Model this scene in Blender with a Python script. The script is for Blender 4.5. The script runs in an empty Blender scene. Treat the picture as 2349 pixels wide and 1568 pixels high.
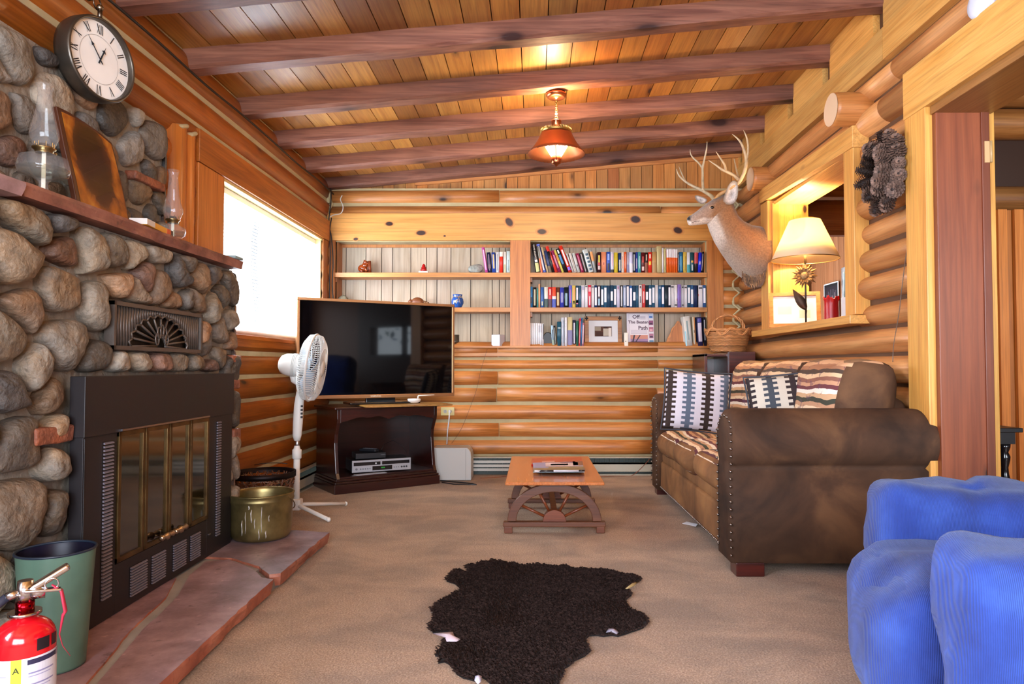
import bpy, math, random
from mathutils import Vector, Matrix, noise
random.seed(11)
S = bpy.context.scene
COL = S.collection
PI = math.pi
# ------------------------------------------------------------------ camera
FPX = 1566.0; CX = 1225.0; CY = 796.0; PITCH = math.atan(46/1566.0); CAMH = 0.88
cam_d = bpy.data.cameras.new('camera'); cam = bpy.data.objects.new('camera', cam_d); COL.objects.link(cam)
cam.location = (0, 0, CAMH); cam.rotation_euler = (PI/2 + PITCH, 0, 0)
cam_d.sensor_width = 36.0; cam_d.lens = 36.0*FPX/2349.0
cam_d.shift_x = -(CX-1174.5)/2349.0; cam_d.shift_y = (CY-784.0)/2349.0
cam_d.clip_start = 0.05; cam_d.clip_end = 200
S.camera = cam
# ------------------------------------------------------------------ world, daylight, exposure
S.view_settings.view_transform = 'Standard'; S.view_settings.look = 'None'
S.view_settings.gamma = 1.0; S.view_settings.use_curve_mapping = False
S.view_settings.exposure = 1.0
W = bpy.data.worlds.new('daylight_sky'); S.world = W; W.use_nodes = True
_bg = W.node_tree.nodes['Background']; _bg.inputs[0].default_value = (0.80, 0.90, 1.0, 1); _bg.inputs[1].default_value = 2.5
def area(name, loc, rot, sx, sy, power, col):
    l = bpy.data.lights.new(name, 'AREA'); l.shape = 'RECTANGLE'; l.size = sx; l.size_y = sy; l.energy = power; l.color = col
    o = bpy.data.objects.new(name, l); COL.objects.link(o); o.location = loc; o.rotation_euler = rot; return o
# daylight falling in through window openings; the next-room one is an addition
area('daylight_left_window', (-2.05, 4.67, 1.50), (0, -PI/2, 0), 0.95, 1.85, 70, (0.90, 0.95, 1.0))
area('daylight_near_left_window', (-2.02, 0.35, 1.45), (0, -PI/2, 0), 1.3, 1.5, 120, (0.66, 0.74, 1.0))
area('daylight_rear_window', (0.0, -1.95, 1.45), (PI/2, 0, 0), 2.8, 1.7, 175, (0.80, 0.88, 1.0))
area('added_next_room_daylight', (3.1, -2.05, 1.45), (PI/2, 0, 0), 1.6, 1.3, 55, (0.85, 0.92, 1.0))  # added unseen source, brightens the doorway side without showing in the television
def point(name, loc, power, col, r=0.03):
    l = bpy.data.lights.new(name, 'POINT'); l.energy = power; l.color = col; l.shadow_soft_size = r
    o = bpy.data.objects.new(name, l); COL.objects.link(o); o.location = loc; return o
# ------------------------------------------------------------------ picture-to-place conversion: a ray met at a known depth / plane
def _ray(px, py):
    u = (px-CX)/FPX; v = (CY-py)/FPX; c, s = math.cos(PITCH), math.sin(PITCH)
    return Vector((u, c - v*s, s + v*c))
def P(px, py, Y):
    r = _ray(px, py); return Vector((0, 0, CAMH)) + r*(Y/r.y)
def PX(px, py, X):
    r = _ray(px, py); return Vector((0, 0, CAMH)) + r*(X/r.x)
def PZ(px, py, Z):
    r = _ray(px, py); return Vector((0, 0, CAMH)) + r*((Z-CAMH)/r.z)
def hexc(h):
    h = h.lstrip('#'); o = []
    for i in (0, 2, 4):
        c = int(h[i:i+2], 16)/255.0; o.append(c/12.92 if c <= 0.04045 else ((c+0.055)/1.055)**2.4)
    return tuple(o)
def lerp(a, b, t): return a+(b-a)*t
WHITE = (1, 1, 1)
def sh(c, k): return tuple(v*k for v in c)
# ------------------------------------------------------------------ mesh builder
class MB:
    def __init__(s, M=None):
        s.v = []; s.f = []; s.c = []; s.m = []; s.s = []; s.M = M; s.vc = {}
    def add(s, vs, fs, col=WHITE, m=0, sm=False, vcol=None):
        b = len(s.v)
        for i, p in enumerate(vs):
            p = Vector(p); s.v.append(s.M @ p if s.M else p)
            if vcol: s.vc[b+i] = vcol[i]
        for f in fs:
            s.f.append(tuple(b+i for i in f)); s.c.append(col); s.m.append(m); s.s.append(sm)
        return s
    def box(s, a, b, col=WHITE, m=0):
        x0, x1 = sorted((a[0], b[0])); y0, y1 = sorted((a[1], b[1])); z0, z1 = sorted((a[2], b[2]))
        return s.add([(x0,y0,z0),(x1,y0,z0),(x1,y1,z0),(x0,y1,z0),(x0,y0,z1),(x1,y0,z1),(x1,y1,z1),(x0,y1,z1)],
                     [(0,3,2,1),(4,5,6,7),(0,1,5,4),(1,2,6,5),(2,3,7,6),(3,0,4,7)], col, m)
    def hexa(s, p8, col=WHITE, m=0):   # 4 bottom (ccw from above) + 4 top corners
        return s.add(p8, [(0,3,2,1),(4,5,6,7),(0,1,5,4),(1,2,6,5),(2,3,7,6),(3,0,4,7)], col, m)
    def tube(s, pts, r, n=10, col=WHITE, m=0, cap=True, sm=True, sq=None, closed=False):
        pts = [Vector(p) for p in pts]; k = len(pts)
        rs = r if isinstance(r, (list, tuple)) else [r]*k
        vs = []; nrm = None
        for i in range(k):
            if closed: t = pts[(i+1) % k]-pts[i-1]
            else: t = pts[min(i+1, k-1)]-pts[max(i-1, 0)]
            t.normalize()
            if nrm is None: nrm = t.cross(Vector((0,0,1)) if abs(t.z) < 0.9 else Vector((1,0,0))).normalized()
            else:
                nrm = nrm - t*nrm.dot(t)
                nrm = nrm.normalized() if nrm.length > 1e-6 else t.orthogonal().normalized()
            b = t.cross(nrm)
            for j in range(n):
                a = 2*PI*j/n; ca, sa = math.cos(a), math.sin(a)
                if sq: sa *= sq
                vs.append(pts[i] + nrm*(ca*rs[i]) + b*(sa*rs[i]))
        fs = []
        for i in range(k if closed else k-1):
            i2 = (i+1) % k
            for j in range(n): fs.append((i*n+j, i*n+(j+1)%n, i2*n+(j+1)%n, i2*n+j))
        s.add(vs, fs, col, m, sm)
        if cap and not closed:
            b = len(s.v)-len(vs)
            s.f.append(tuple(b+j for j in reversed(range(n)))); s.c.append(col); s.m.append(m); s.s.append(False)
            s.f.append(tuple(b+(k-1)*n+j for j in range(n))); s.c.append(col); s.m.append(m); s.s.append(False)
        return s
    def cyl(s, p, q, r0, r1=None, n=16, col=WHITE, m=0, cap=True, sm=True):
        return s.tube([p, q], [r0, r0 if r1 is None else r1], n, col, m, cap, sm)
    def lathe(s, prof, c=(0,0,0), n=28, col=WHITE, m=0, sm=True, M=None, sx=1, sy=1, vcolf=None, closed=False):
        vs = []; fs = []; c = Vector(c); k = len(prof); vc = [] if vcolf else None
        for (r, z) in prof:
            for j in range(n):
                a = 2*PI*j/n; p = Vector((r*math.cos(a)*sx, r*math.sin(a)*sy, z))
                if M: p = M @ p
                vs.append(c+p)
                if vcolf: vc.append(vcolf(r, z, a))
        for i in range(k-1):
            for j in range(n): fs.append((i*n+j, i*n+(j+1)%n, (i+1)*n+(j+1)%n, (i+1)*n+j))
        if closed:
            fs.append(tuple(reversed(range(n)))); fs.append(tuple((k-1)*n+j for j in range(n)))
        return s.add(vs, fs, col, m, sm, vc)
    def prism(s, poly, fr, d0, d1, col=WHITE, m=0, sm=False):
        """poly: 2D points; fr(u,v,d)->point"""
        n = len(poly)
        vs = [fr(u, v, d0) for u, v in poly]+[fr(u, v, d1) for u, v in poly]
        s.add(vs, [tuple(range(n)), tuple(reversed(range(n, 2*n)))], col, m, False)
        b = len(s.v)-2*n
        for i in range(n):
            j = (i+1) % n
            s.f.append((b+i, b+n+i, b+n+j, b+j)); s.c.append(col); s.m.append(m); s.s.append(sm)
        return s
    def ell(s, c, r, n=16, k=10, col=WHITE, m=0, R=None, nz=0, ns=10, e=1.0):
        vs = []; fs = []; c = Vector(c)
        def pw(x): return math.copysign(abs(x)**e, x)
        for i in range(k+1):
            t = -PI/2 + PI*i/k
            for j in range(n):
                a = 2*PI*j/n
                p = Vector((pw(math.cos(t))*pw(math.cos(a))*r[0], pw(math.cos(t))*pw(math.sin(a))*r[1], pw(math.sin(t))*r[2]))
                if nz: p *= 1+nz*noise.noise((p+c)*ns)
                if R: p = R @ p
                vs.append(c+p)
        for i in range(k):
            for j in range(n): fs.append((i*n+j, i*n+(j+1)%n, (i+1)*n+(j+1)%n, (i+1)*n+j))
        return s.add(vs, fs, col, m, True)
    def rbox(s, c, h, r=0.02, seg=(6,6,6), puff=(0,0,0), col=WHITE, m=0, nz=0, ns=6, R=None, cs=3, fn=None):
        """rounded soft box with puffed faces and gentle wrinkles"""
        c = Vector(c); ax = []
        for i in range(3):
            rr = min(r, h[i]*0.999); L = []
            for q in range(cs): L.append(-h[i]+rr*(1-math.cos(PI/2*q/cs))*1.0)
            for q in range(seg[i]+1): L.append(lerp(-h[i]+rr, h[i]-rr, q/seg[i]))
            for q in range(cs-1, -1, -1): L.append(h[i]-rr*(1-math.cos(PI/2*q/cs)))
            ax.append(L)
        idx = {}; vs = []
        def vert(i, j, k):
            key = (i, j, k)
            if key in idx: return idx[key]
            q = Vector((ax[0][i], ax[1][j], ax[2][k]))
            inner = Vector([max(-(h[a]-min(r,h[a]*0.999)), min(h[a]-min(r,h[a]*0.999), q[a])) for a in range(3)])
            d = q-inner
            if d.length > 1e-9: p = inner + d.normalized()*min(r, min(h)*0.999)
            else: p = q
            # keep flat faces at full size
            g = [q[a]/h[a] for a in range(3)]
            for a in range(3):
                o = [b for b in range(3) if b != a]
                p[a] += math.copysign(1, g[a])*puff[a]*(1-g[o[0]]**2)*(1-g[o[1]]**2)*abs(g[a])**4
            if nz:
                nn = d.normalized() if d.length > 1e-9 else Vector((0,0,1))
                p += nn*nz*noise.noise((p+c)*ns)
            if fn: p = fn(p, g)
            if R: p = R @ p
            idx[key] = len(vs); vs.append(c+p); return idx[key]
        fs = []; N = [len(a)-1 for a in ax]
        for a in range(3):
            o = [b for b in range(3) if b != a]
            for side in (0, N[a]):
                for i in range(N[o[0]]):
                    for j in range(N[o[1]]):
                        def K(ii, jj):
                            k = [0,0,0]; k[a] = side; k[o[0]] = ii; k[o[1]] = jj; return vert(*k)
                        q = (K(i,j), K(i+1,j), K(i+1,j+1), K(i,j+1))
                        flip = (side == 0) ^ (a == 1)
                        fs.append(q[::-1] if flip else q)
        return s.add(vs, fs, col, m, True)
    def loft(s, rings, col=WHITE, m=0, cap=True, sm=True, vcol=None):
        n = len(rings[0]); vs = [p for r in rings for p in r]; fs = []
        for i in range(len(rings)-1):
            for j in range(n): fs.append((i*n+j, i*n+(j+1)%n, (i+1)*n+(j+1)%n, (i+1)*n+j))
        if cap: fs.append(tuple(reversed(range(n)))); fs.append(tuple((len(rings)-1)*n+j for j in range(n)))
        return s.add(vs, fs, col, m, sm, vcol)
    def obj(s, name, mats, parent=None, world=False, bevel=0, sub=0, solid=0, recenter=None):
        me = bpy.data.meshes.new(name)
        off = Vector((0,0,0))
        if parent is not None and world:
            inv = ROOTM[parent.name].inverted(); vs = [inv @ p for p in s.v]
        else: vs = s.v
        if parent is None and recenter is not False:
            xs = [p.x for p in vs]; ys = [p.y for p in vs]; zs = [p.z for p in vs]
            off = Vector(((min(xs)+max(xs))/2, (min(ys)+max(ys))/2, min(zs)))
            vs = [p-off for p in vs]
        me.from_pydata([tuple(p) for p in vs], [], s.f)
        if not isinstance(mats, (list, tuple)): mats = [mats]
        for mm in mats: me.materials.append(mm)
        me.polygons.foreach_set('material_index', s.m)
        me.polygons.foreach_set('use_smooth', s.s)
        ca = me.color_attributes.new('Tint', 'FLOAT_COLOR', 'CORNER')
        buf = []
        for f, c in zip(s.f, s.c):
            for vi in f:
                cc = s.vc.get(vi, c); buf += [cc[0], cc[1], cc[2], 1.0]
        ca.data.foreach_set('color', buf)
        me.update()
        o = bpy.data.objects.new(name, me); COL.objects.link(o); o.location = off
        if parent is not None: o.parent = parent
        ROOTM[o.name] = (ROOTM[parent.name].copy() if (parent is not None) else Matrix.Translation(off))
        if bevel:
            b = o.modifiers.new('bevel', 'BEVEL'); b.width = bevel; b.segments = 2; b.limit_method = 'ANGLE'; b.angle_limit = 0.7
        if solid:
            b = o.modifiers.new('thickness', 'SOLIDIFY'); b.thickness = solid; b.offset = 0
        if sub:
            b = o.modifiers.new('subsurf', 'SUBSURF'); b.levels = sub; b.render_levels = sub
        return o
ROOTM = {}
def T(name, label, cat, loc=(0,0,0), rz=0, group=None):
    o = bpy.data.objects.new(name, None); COL.objects.link(o); o.empty_display_size = 0.1
    o.location = loc; o.rotation_euler = (0, 0, rz); o['label'] = label; o['category'] = cat
    if group: o['group'] = group
    ROOTM[o.name] = Matrix.Translation(Vector(loc)) @ Matrix.Rotation(rz, 4, 'Z')
    return o
def tag(o, label, cat, group=None, kind=None):
    o['label'] = label; o['category'] = cat
    if group: o['group'] = group
    if kind: o['kind'] = kind
    return o
def struct(o): o['kind'] = 'structure'; return o
def dup(root, loc, rz=0, label=None, group=None):
    r = root.copy(); COL.objects.link(r); r.location = loc; r.rotation_euler = (0, 0, rz)
    if label: r['label'] = label
    if group: r['group'] = group
    for ch in list(root.children):
        c = ch.copy(); COL.objects.link(c); c.parent = r
        for g in ch.children:
            d = g.copy(); COL.objects.link(d); d.parent = c
    return r
def text_geo(s, size=1.0, ext=0.0, align='CENTER', bold=0):
    cu = bpy.data.curves.new('lettering', 'FONT'); cu.body = s; cu.size = size; cu.extrude = ext; cu.offset = bold
    cu.align_x = align; cu.align_y = 'CENTER'; cu.resolution_u = 2
    o = bpy.data.objects.new('lettering', cu); COL.objects.link(o)
    dg = bpy.context.evaluated_depsgraph_get(); me = bpy.data.meshes.new_from_object(o.evaluated_get(dg))
    vs = [v.co.copy() for v in me.vertices]; fs = [tuple(p.vertices) for p in me.polygons]
    bpy.data.objects.remove(o); bpy.data.curves.remove(cu); bpy.data.meshes.remove(me)
    return vs, fs
def text_on(mb, s, size, org, ux, uy, col, m=0, ext=0.0004, align='CENTER', bold=0):
    vs, fs = text_geo(s, size, ext, align, bold); org = Vector(org); ux = Vector(ux).normalized(); uy = Vector(uy).normalized(); uz = ux.cross(uy)
    mb.add([org+ux*v.x+uy*v.y+uz*v.z for v in vs], fs, col, m)
# ------------------------------------------------------------------ materials
def newmat(name):
    m = bpy.data.materials.new(name); m.use_nodes = True; nt = m.node_tree
    return m, nt, nt.nodes['Principled BSDF'], nt.nodes.new, nt.links.new
def tint_node(nt):
    a = nt.nodes.new('ShaderNodeAttribute'); a.attribute_name = 'Tint'; return a
def mul(nt, A, B, f=1.0, mode='MULTIPLY'):
    x = nt.nodes.new('ShaderNodeMix'); x.data_type = 'RGBA'; x.blend_type = mode; x.inputs[0].default_value = f
    for so, i in ((A, 6), (B, 7)):
        if hasattr(so, 'is_output'): nt.links.new(so, x.inputs[i])
        else: x.inputs[i].default_value = (*so, 1)
    return x
def ramp(nt, fac, stops, interp='LINEAR'):
    r = nt.nodes.new('ShaderNodeValToRGB'); r.color_ramp.interpolation = interp
    el = r.color_ramp.elements
    while len(el) < len(stops): el.new(0.5)
    for e, (p, c) in zip(el, stops): e.position = p; e.color = (*c, 1) if not isinstance(c, (int, float)) else (c, c, c, 1)
    nt.links.new(fac, r.inputs[0]); return r
def plain(name, col=WHITE, rough=0.6, metal=0, bump=0, bs=60, var=0.0, vs=8, coat=0, spec=None, sheen=0, bd=0.004):
    m, nt, bs_, N, L = newmat(name)
    t = tint_node(nt); x = mul(nt, t.outputs['Color'], col)
    tc = N('ShaderNodeTexCoord'); out = x.outputs[2]
    if var:
        n = N('ShaderNodeTexNoise'); n.inputs['Scale'].default_value = vs; n.inputs['Detail'].default_value = 5; L(tc.outputs['Object'], n.inputs[0])
        r = ramp(nt, n.outputs[0], [(0.3, 1-var), (0.7, 1+var*0.6)]); y = mul(nt, out, r.outputs[0]); out = y.outputs[2]
    L(out, bs_.inputs['Base Color']); bs_.inputs['Roughness'].default_value = rough; bs_.inputs['Metallic'].default_value = metal
    if coat: bs_.inputs['Coat Weight'].default_value = coat; bs_.inputs['Coat Roughness'].default_value = 0.12
    if spec is not None: bs_.inputs['Specular IOR Level'].default_value = spec
    if sheen: bs_.inputs['Sheen Weight'].default_value = sheen; bs_.inputs['Sheen Roughness'].default_value = 0.5
    if bump:
        n = N('ShaderNodeTexNoise'); n.inputs['Scale'].default_value = bs; n.inputs['Detail'].default_value = 6; L(tc.outputs['Object'], n.inputs[0])
        b = N('ShaderNodeBump'); b.inputs['Strength'].default_value = bump; b.inputs['Distance'].default_value = bd; L(n.outputs[0], b.inputs['Height']); L(b.outputs[0], bs_.inputs['Normal'])
    return m
def wood(name, light, dark, axis='X', stretch=0.06, scale=26, knots=0.0, kcol='#2a1208', rough=0.45, bump=0.25, coat=0.15, ks=(2.2, 5.0), blot=0.25):
    m, nt, b, N, L = newmat(name); light = hexc(light); dark = hexc(dark)
    tc = N('ShaderNodeTexCoord'); t = tint_node(nt)
    off = N('ShaderNodeVectorMath'); off.operation = 'SCALE'; off.inputs['Scale'].default_value = 23.7; L(t.outputs['Color'], off.inputs[0])
    ad = N('ShaderNodeVectorMath'); ad.operation = 'ADD'; L(tc.outputs['Object'], ad.inputs[0]); L(off.outputs[0], ad.inputs[1])
    def mp(sc):
        q = N('ShaderNodeMapping'); q.inputs['Scale'].default_value = sc; L(ad.outputs[0], q.inputs[0]); return q
    i = 'XYZ'.index(axis)
    sc = [scale]*3; sc[i] = scale*stretch
    g = mp(sc); n = N('ShaderNodeTexNoise'); n.inputs['Scale'].default_value = 1.0; n.inputs['Detail'].default_value = 7; n.inputs['Roughness'].default_value = 0.62; n.inputs['Distortion'].default_value = 0.9; L(g.outputs[0], n.inputs[0])
    mid = tuple((a+c)/2 for a, c in zip(light, dark))
    r = ramp(nt, n.outputs[0], [(0.32, dark), (0.46, mid), (0.62, light)])
    sc2 = [3.0]*3; sc2[i] = 0.9
    g2 = mp(sc2); n2 = N('ShaderNodeTexNoise'); n2.inputs['Scale'].default_value = 1.0; n2.inputs['Detail'].default_value = 4; L(g2.outputs[0], n2.inputs[0])
    r2 = ramp(nt, n2.outputs[0], [(0.3, 1-blot), (0.7, 1+blot*0.5)])
    x = mul(nt, r.outputs[0], r2.outputs[0]); out = x.outputs[2]
    sc4 = [scale*5]*3; sc4[i] = scale*.12
    g4 = mp(sc4); n4 = N('ShaderNodeTexNoise'); n4.inputs['Scale'].default_value = 1.0; n4.inputs['Detail'].default_value = 3; L(g4.outputs[0], n4.inputs[0])
    r4 = ramp(nt, n4.outputs[0], [(.3, .80), (.55, 1.05)]); x4 = mul(nt, out, r4.outputs[0]); out = x4.outputs[2]
    if knots:
        sc3 = [ks[1]]*3; sc3[i] = ks[0]
        g3 = mp(sc3); vo = N('ShaderNodeTexVoronoi'); vo.inputs['Scale'].default_value = 1.0; vo.inputs['Randomness'].default_value = 1.0; L(g3.outputs[0], vo.inputs[0])
        kr = ramp(nt, vo.outputs['Distance'], [(knots*0.55, 1.0), (knots*0.9, 0.45), (knots*1.9, 0.0)])
        y = N('ShaderNodeMix'); y.data_type = 'RGBA'; L(kr.outputs[0], y.inputs[0]); L(out, y.inputs[6]); y.inputs[7].default_value = (*hexc(kcol), 1); out = y.outputs[2]
    z = mul(nt, out, t.outputs['Color'])
    L(z.outputs[2], b.inputs['Base Color']); b.inputs['Roughness'].default_value = rough
    b.inputs['Coat Weight'].default_value = coat; b.inputs['Coat Roughness'].default_value = 0.25
    bp = N('ShaderNodeBump'); bp.inputs['Strength'].default_value = bump; bp.inputs['Distance'].default_value = 0.002; L(n.outputs[0], bp.inputs['Height']); L(bp.outputs[0], b.inputs['Normal'])
    return m
def rt(lo=0.8, hi=1.15, warm=0.05):
    k = random.uniform(lo, hi); w = random.uniform(-warm, warm); return (k*(1+w), k, k*(1-w*1.5))
M_log = wood('log_pine_x', '#cc8849', '#a8652c', 'X', knots=0.11, blot=0.2, ks=(2.0, 4.5))
M_logy = wood('log_pine_y', '#cc9258', '#b4733e', 'Y', knots=0.09, blot=0.22, ks=(2.0, 4.5))
M_logdark = wood('log_stained_y', '#b0641e', '#934c10', 'Y', knots=0.09, blot=0.3, ks=(2.0, 4.5))
M_board = wood('knotty_board_x', '#dca256', '#c98a3c', 'X', stretch=0.05, scale=16, knots=0.12, ks=(1.6, 4.0), blot=0.12)
M_boardy = wood('pine_board_y', '#d2a058', '#bd853e', 'Y', knots=0.07, blot=0.15)
M_boardz = wood('pine_board_z', '#d39c50', '#c0803a', 'Z', knots=0.09, blot=0.15)
M_redz = wood('cedar_jamb_z', '#8c4826', '#703216', 'Z', knots=0.07, blot=0.15, scale=18)
M_ceil = wood('ceiling_plank', '#c48c44', '#a86c2c', 'Y', knots=0.09, blot=0.18, ks=(1.6, 5.5))
M_beam = wood('rough_beam', '#9a6650', '#6c3e30', 'X', knots=0.18, kcol='#33140e', ks=(2.0, 4.2), blot=0.3, bump=0.5, rough=0.6, coat=0.05)
M_plankz = wood('wall_plank_z', '#c88a48', '#b0702e', 'Z', knots=0.10, blot=0.15)
M_panel = wood('washed_panel', '#b9aa96', '#a5937c', 'Z', stretch=0.1, scale=14, blot=0.12, rough=0.6, coat=0, bump=0.1)
M_shelf = wood('shelf_cedar_x', '#ca8a46', '#b06e2e', 'X', knots=0.07, blot=0.12)
M_shelfz = wood('shelf_cedar_z', '#c5803e', '#a86428', 'Z', knots=0.10, blot=0.15)
M_mahog = wood('mahogany', '#3a1410', '#20090a', 'X', blot=0.3, rough=0.28, coat=0.5, bump=0.08)
M_maple = wood('varnished_maple', '#d28044', '#bc662c', 'Y', blot=0.12, rough=0.22, coat=0.6, bump=0.06)
M_walnut = wood('stained_wheel_wood', '#6a3c22', '#482414', 'X', blot=0.25, rough=0.4)
M_plain = plain('painted_matte', rough=0.75)
M_satin = plain('painted_satin', rough=0.42)
M_gloss = plain('painted_gloss', rough=0.16, coat=0.4)
M_metal = plain('tinted_metal', rough=0.28, metal=1.0)
M_oldmetal = plain('worn_metal', rough=0.5, metal=0.85, var=0.35, vs=14, bump=0.15)
M_brass = plain('tarnished_brass', rough=0.36, metal=.8, var=0.5, vs=12, bump=0.1, bs=30)
M_chink = plain('chinking', hexc('#b9ab84'), rough=0.9, bump=0.4, bs=40, var=0.12)
M_mortar = plain('mortar', hexc('#8f8577'), rough=0.95, bump=0.9, bs=35, var=0.25, vs=10, bd=0.012)
M_black = plain('black_iron', hexc('#18161a'), rough=0.5, bump=0.1, bs=150)
def glassmat(name, col=(1,1,1), fac=0.12, rough=0.02, dark=None, frost=0):
    m = bpy.data.materials.new(name); m.use_nodes = True; nt = m.node_tree; nt.nodes.clear(); N = nt.nodes.new; L = nt.links.new
    o = N('ShaderNodeOutputMaterial'); mx = N('ShaderNodeMixShader'); tr = N('ShaderNodeBsdfTransparent'); gl = N('ShaderNodeBsdfGlossy')
    tr.inputs[0].default_value = (*col, 1); gl.inputs['Roughness'].default_value = rough
    lw = N('ShaderNodeLayerWeight'); lw.inputs[0].default_value = fac
    pw_ = N('ShaderNodeMath'); pw_.operation = 'POWER'; pw_.inputs[1].default_value = 3.5; L(lw.outputs['Facing'], pw_.inputs[0]); ma = N('ShaderNodeMath'); ma.operation = 'MULTIPLY_ADD'; ma.inputs[1].default_value = min(.7, fac*4); ma.inputs[2].default_value = .03; L(pw_.outputs[0], ma.inputs[0]); lw.inputs[0].default_value = .5
    L(ma.outputs[0], mx.inputs[0]); L(tr.outputs[0], mx.inputs[1]); L(gl.outputs[0], mx.inputs[2])
    if frost:
        m2 = N('ShaderNodeMixShader'); df = N('ShaderNodeBsdfDiffuse'); df.inputs[0].default_value = (.9, .92, .95, 1); m2.inputs[0].default_value = frost; L(mx.outputs[0], m2.inputs[1]); L(df.outputs[0], m2.inputs[2]); L(m2.outputs[0], o.inputs[0])
    else: L(mx.outputs[0], o.inputs[0])
    return m
M_glass = glassmat('clear_glass', (0.97, 0.98, 0.98), 0.13, frost=.07)
M_pane = glassmat('window_glass', (0.96, 0.98, 1.0), 0.08)
def translucent(name, col, tcol, fac=0.5):
    m = bpy.data.materials.new(name); m.use_nodes = True; nt = m.node_tree; nt.nodes.clear(); N = nt.nodes.new; L = nt.links.new
    o = N('ShaderNodeOutputMaterial'); mx = N('ShaderNodeMixShader'); a = N('ShaderNodeBsdfDiffuse'); b = N('ShaderNodeBsdfTranslucent')
    a.inputs[0].default_value = (*col, 1); b.inputs[0].default_value = (*tcol, 1); mx.inputs[0].default_value = fac
    L(a.outputs[0], mx.inputs[1]); L(b.outputs[0], mx.inputs[2]); L(mx.outputs[0], o.inputs[0]); return m
def emit(name, col, s):
    m = bpy.data.materials.new(name); m.use_nodes = True; nt = m.node_tree; nt.nodes.clear()
    o = nt.nodes.new('ShaderNodeOutputMaterial'); e = nt.nodes.new('ShaderNodeEmission'); e.inputs[0].default_value = (*col, 1); e.inputs[1].default_value = s
    nt.links.new(e.outputs[0], o.inputs[0]); return m
# ================================================================== SETTING
XL, XR, YB, YR = -1.73, 1.72, 5.69, -1.9
def zc(x): return 2.445 + (x+1.73)*0.092
# ---- floor
def carpet_mat():
    m, nt, b, N, L = newmat('beige_carpet'); tc = N('ShaderNodeTexCoord')
    def nz(sc, d=4, dist=0):
        n = N('ShaderNodeTexNoise'); n.inputs['Scale'].default_value = sc; n.inputs['Detail'].default_value = d; n.inputs['Distortion'].default_value = dist; L(tc.outputs['Object'], n.inputs[0]); return n
    a = nz(170, 8); a.inputs['Roughness'].default_value = .7; r = ramp(nt, a.outputs[0], [(0.32, hexc('#745238')), (0.5, hexc('#a98868')), (0.68, hexc('#d6bb9c'))])
    q = N('ShaderNodeMapping'); q.inputs['Scale'].default_value = (1.0, 1.5, 1); q.inputs['Rotation'].default_value = (0, 0, 0.5); L(tc.outputs['Object'], q.inputs[0])
    c = N('ShaderNodeTexNoise'); c.inputs['Scale'].default_value = 2.6; c.inputs['Detail'].default_value = 7; c.inputs['Roughness'].default_value = .6; c.inputs['Distortion'].default_value = .5; L(q.outputs[0], c.inputs[0])
    r2 = ramp(nt, c.outputs[0], [(0.36, 0.70), (0.6, 1.12)])
    x = mul(nt, r.outputs[0], r2.outputs[0]); L(x.outputs[2], b.inputs['Base Color']); b.inputs['Roughness'].default_value = 0.95
    b.inputs['Sheen Weight'].default_value = 0.3; b.inputs['Specular IOR Level'].default_value = 0.1
    ad = N('ShaderNodeMath'); ad.operation = 'ADD'; L(a.outputs[0], ad.inputs[0]); L(nz(38, 4).outputs[0], ad.inputs[1])
    bp = N('ShaderNodeBump'); bp.inputs['Strength'].default_value = 0.9; bp.inputs['Distance'].default_value = 0.008; L(ad.outputs[0], bp.inputs['Height']); L(bp.outputs[0], b.inputs['Normal'])
    return m
M_carpet = carpet_mat()
mb = MB(); mb.box((-2.1, YR-0.2, -0.12), (XR+0.11, YB+0.3, 0.0)); struct(mb.obj('floor', M_carpet, recenter=False))
mb = MB(); mb.box((XR+0.11, YR-0.2, -0.12), (4.4, 8.3, -0.004), hexc('#c89a6a')); struct(mb.obj('floor_next_room', M_satin, recenter=False))
# ---- ceiling planks (run away from the camera) and the roof deck above
mb = MB(); x = -1.86; n = 0
while x < 1.95:
    w = 0.138; c = rt(0.72, 1.2, 0.08)
    if random.random() < 0.13: c = (c[0]*0.75, c[1]*0.62, c[2]*0.55)
    za, zb_ = zc(x), zc(x+w-0.005)
    mb.hexa([(x,YR,za),(x+w-.005,YR,zb_),(x+w-.005,YB+.2,zb_),(x,YB+.2,za),(x,YR,za+.02),(x+w-.005,YR,zb_+.02),(x+w-.005,YB+.2,zb_+.02),(x,YB+.2,za+.02)], c); x += w
ceil = struct(mb.obj('ceiling', M_ceil, recenter=False))
mb = MB(); mb.hexa([(-2.2,YR-.3,zc(-2.2)+.022),(2.1,YR-.3,zc(2.1)+.022),(2.1,YB+.4,zc(2.1)+.022),(-2.2,YB+.4,zc(-2.2)+.022),(-2.2,YR-.3,zc(-2.2)+.1),(2.1,YR-.3,zc(2.1)+.1),(2.1,YB+.4,zc(2.1)+.1),(-2.2,YB+.4,zc(-2.2)+.1)], hexc('#3a2415'))
struct(mb.obj('ceiling_roof_deck', M_plain, recenter=False))
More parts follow.
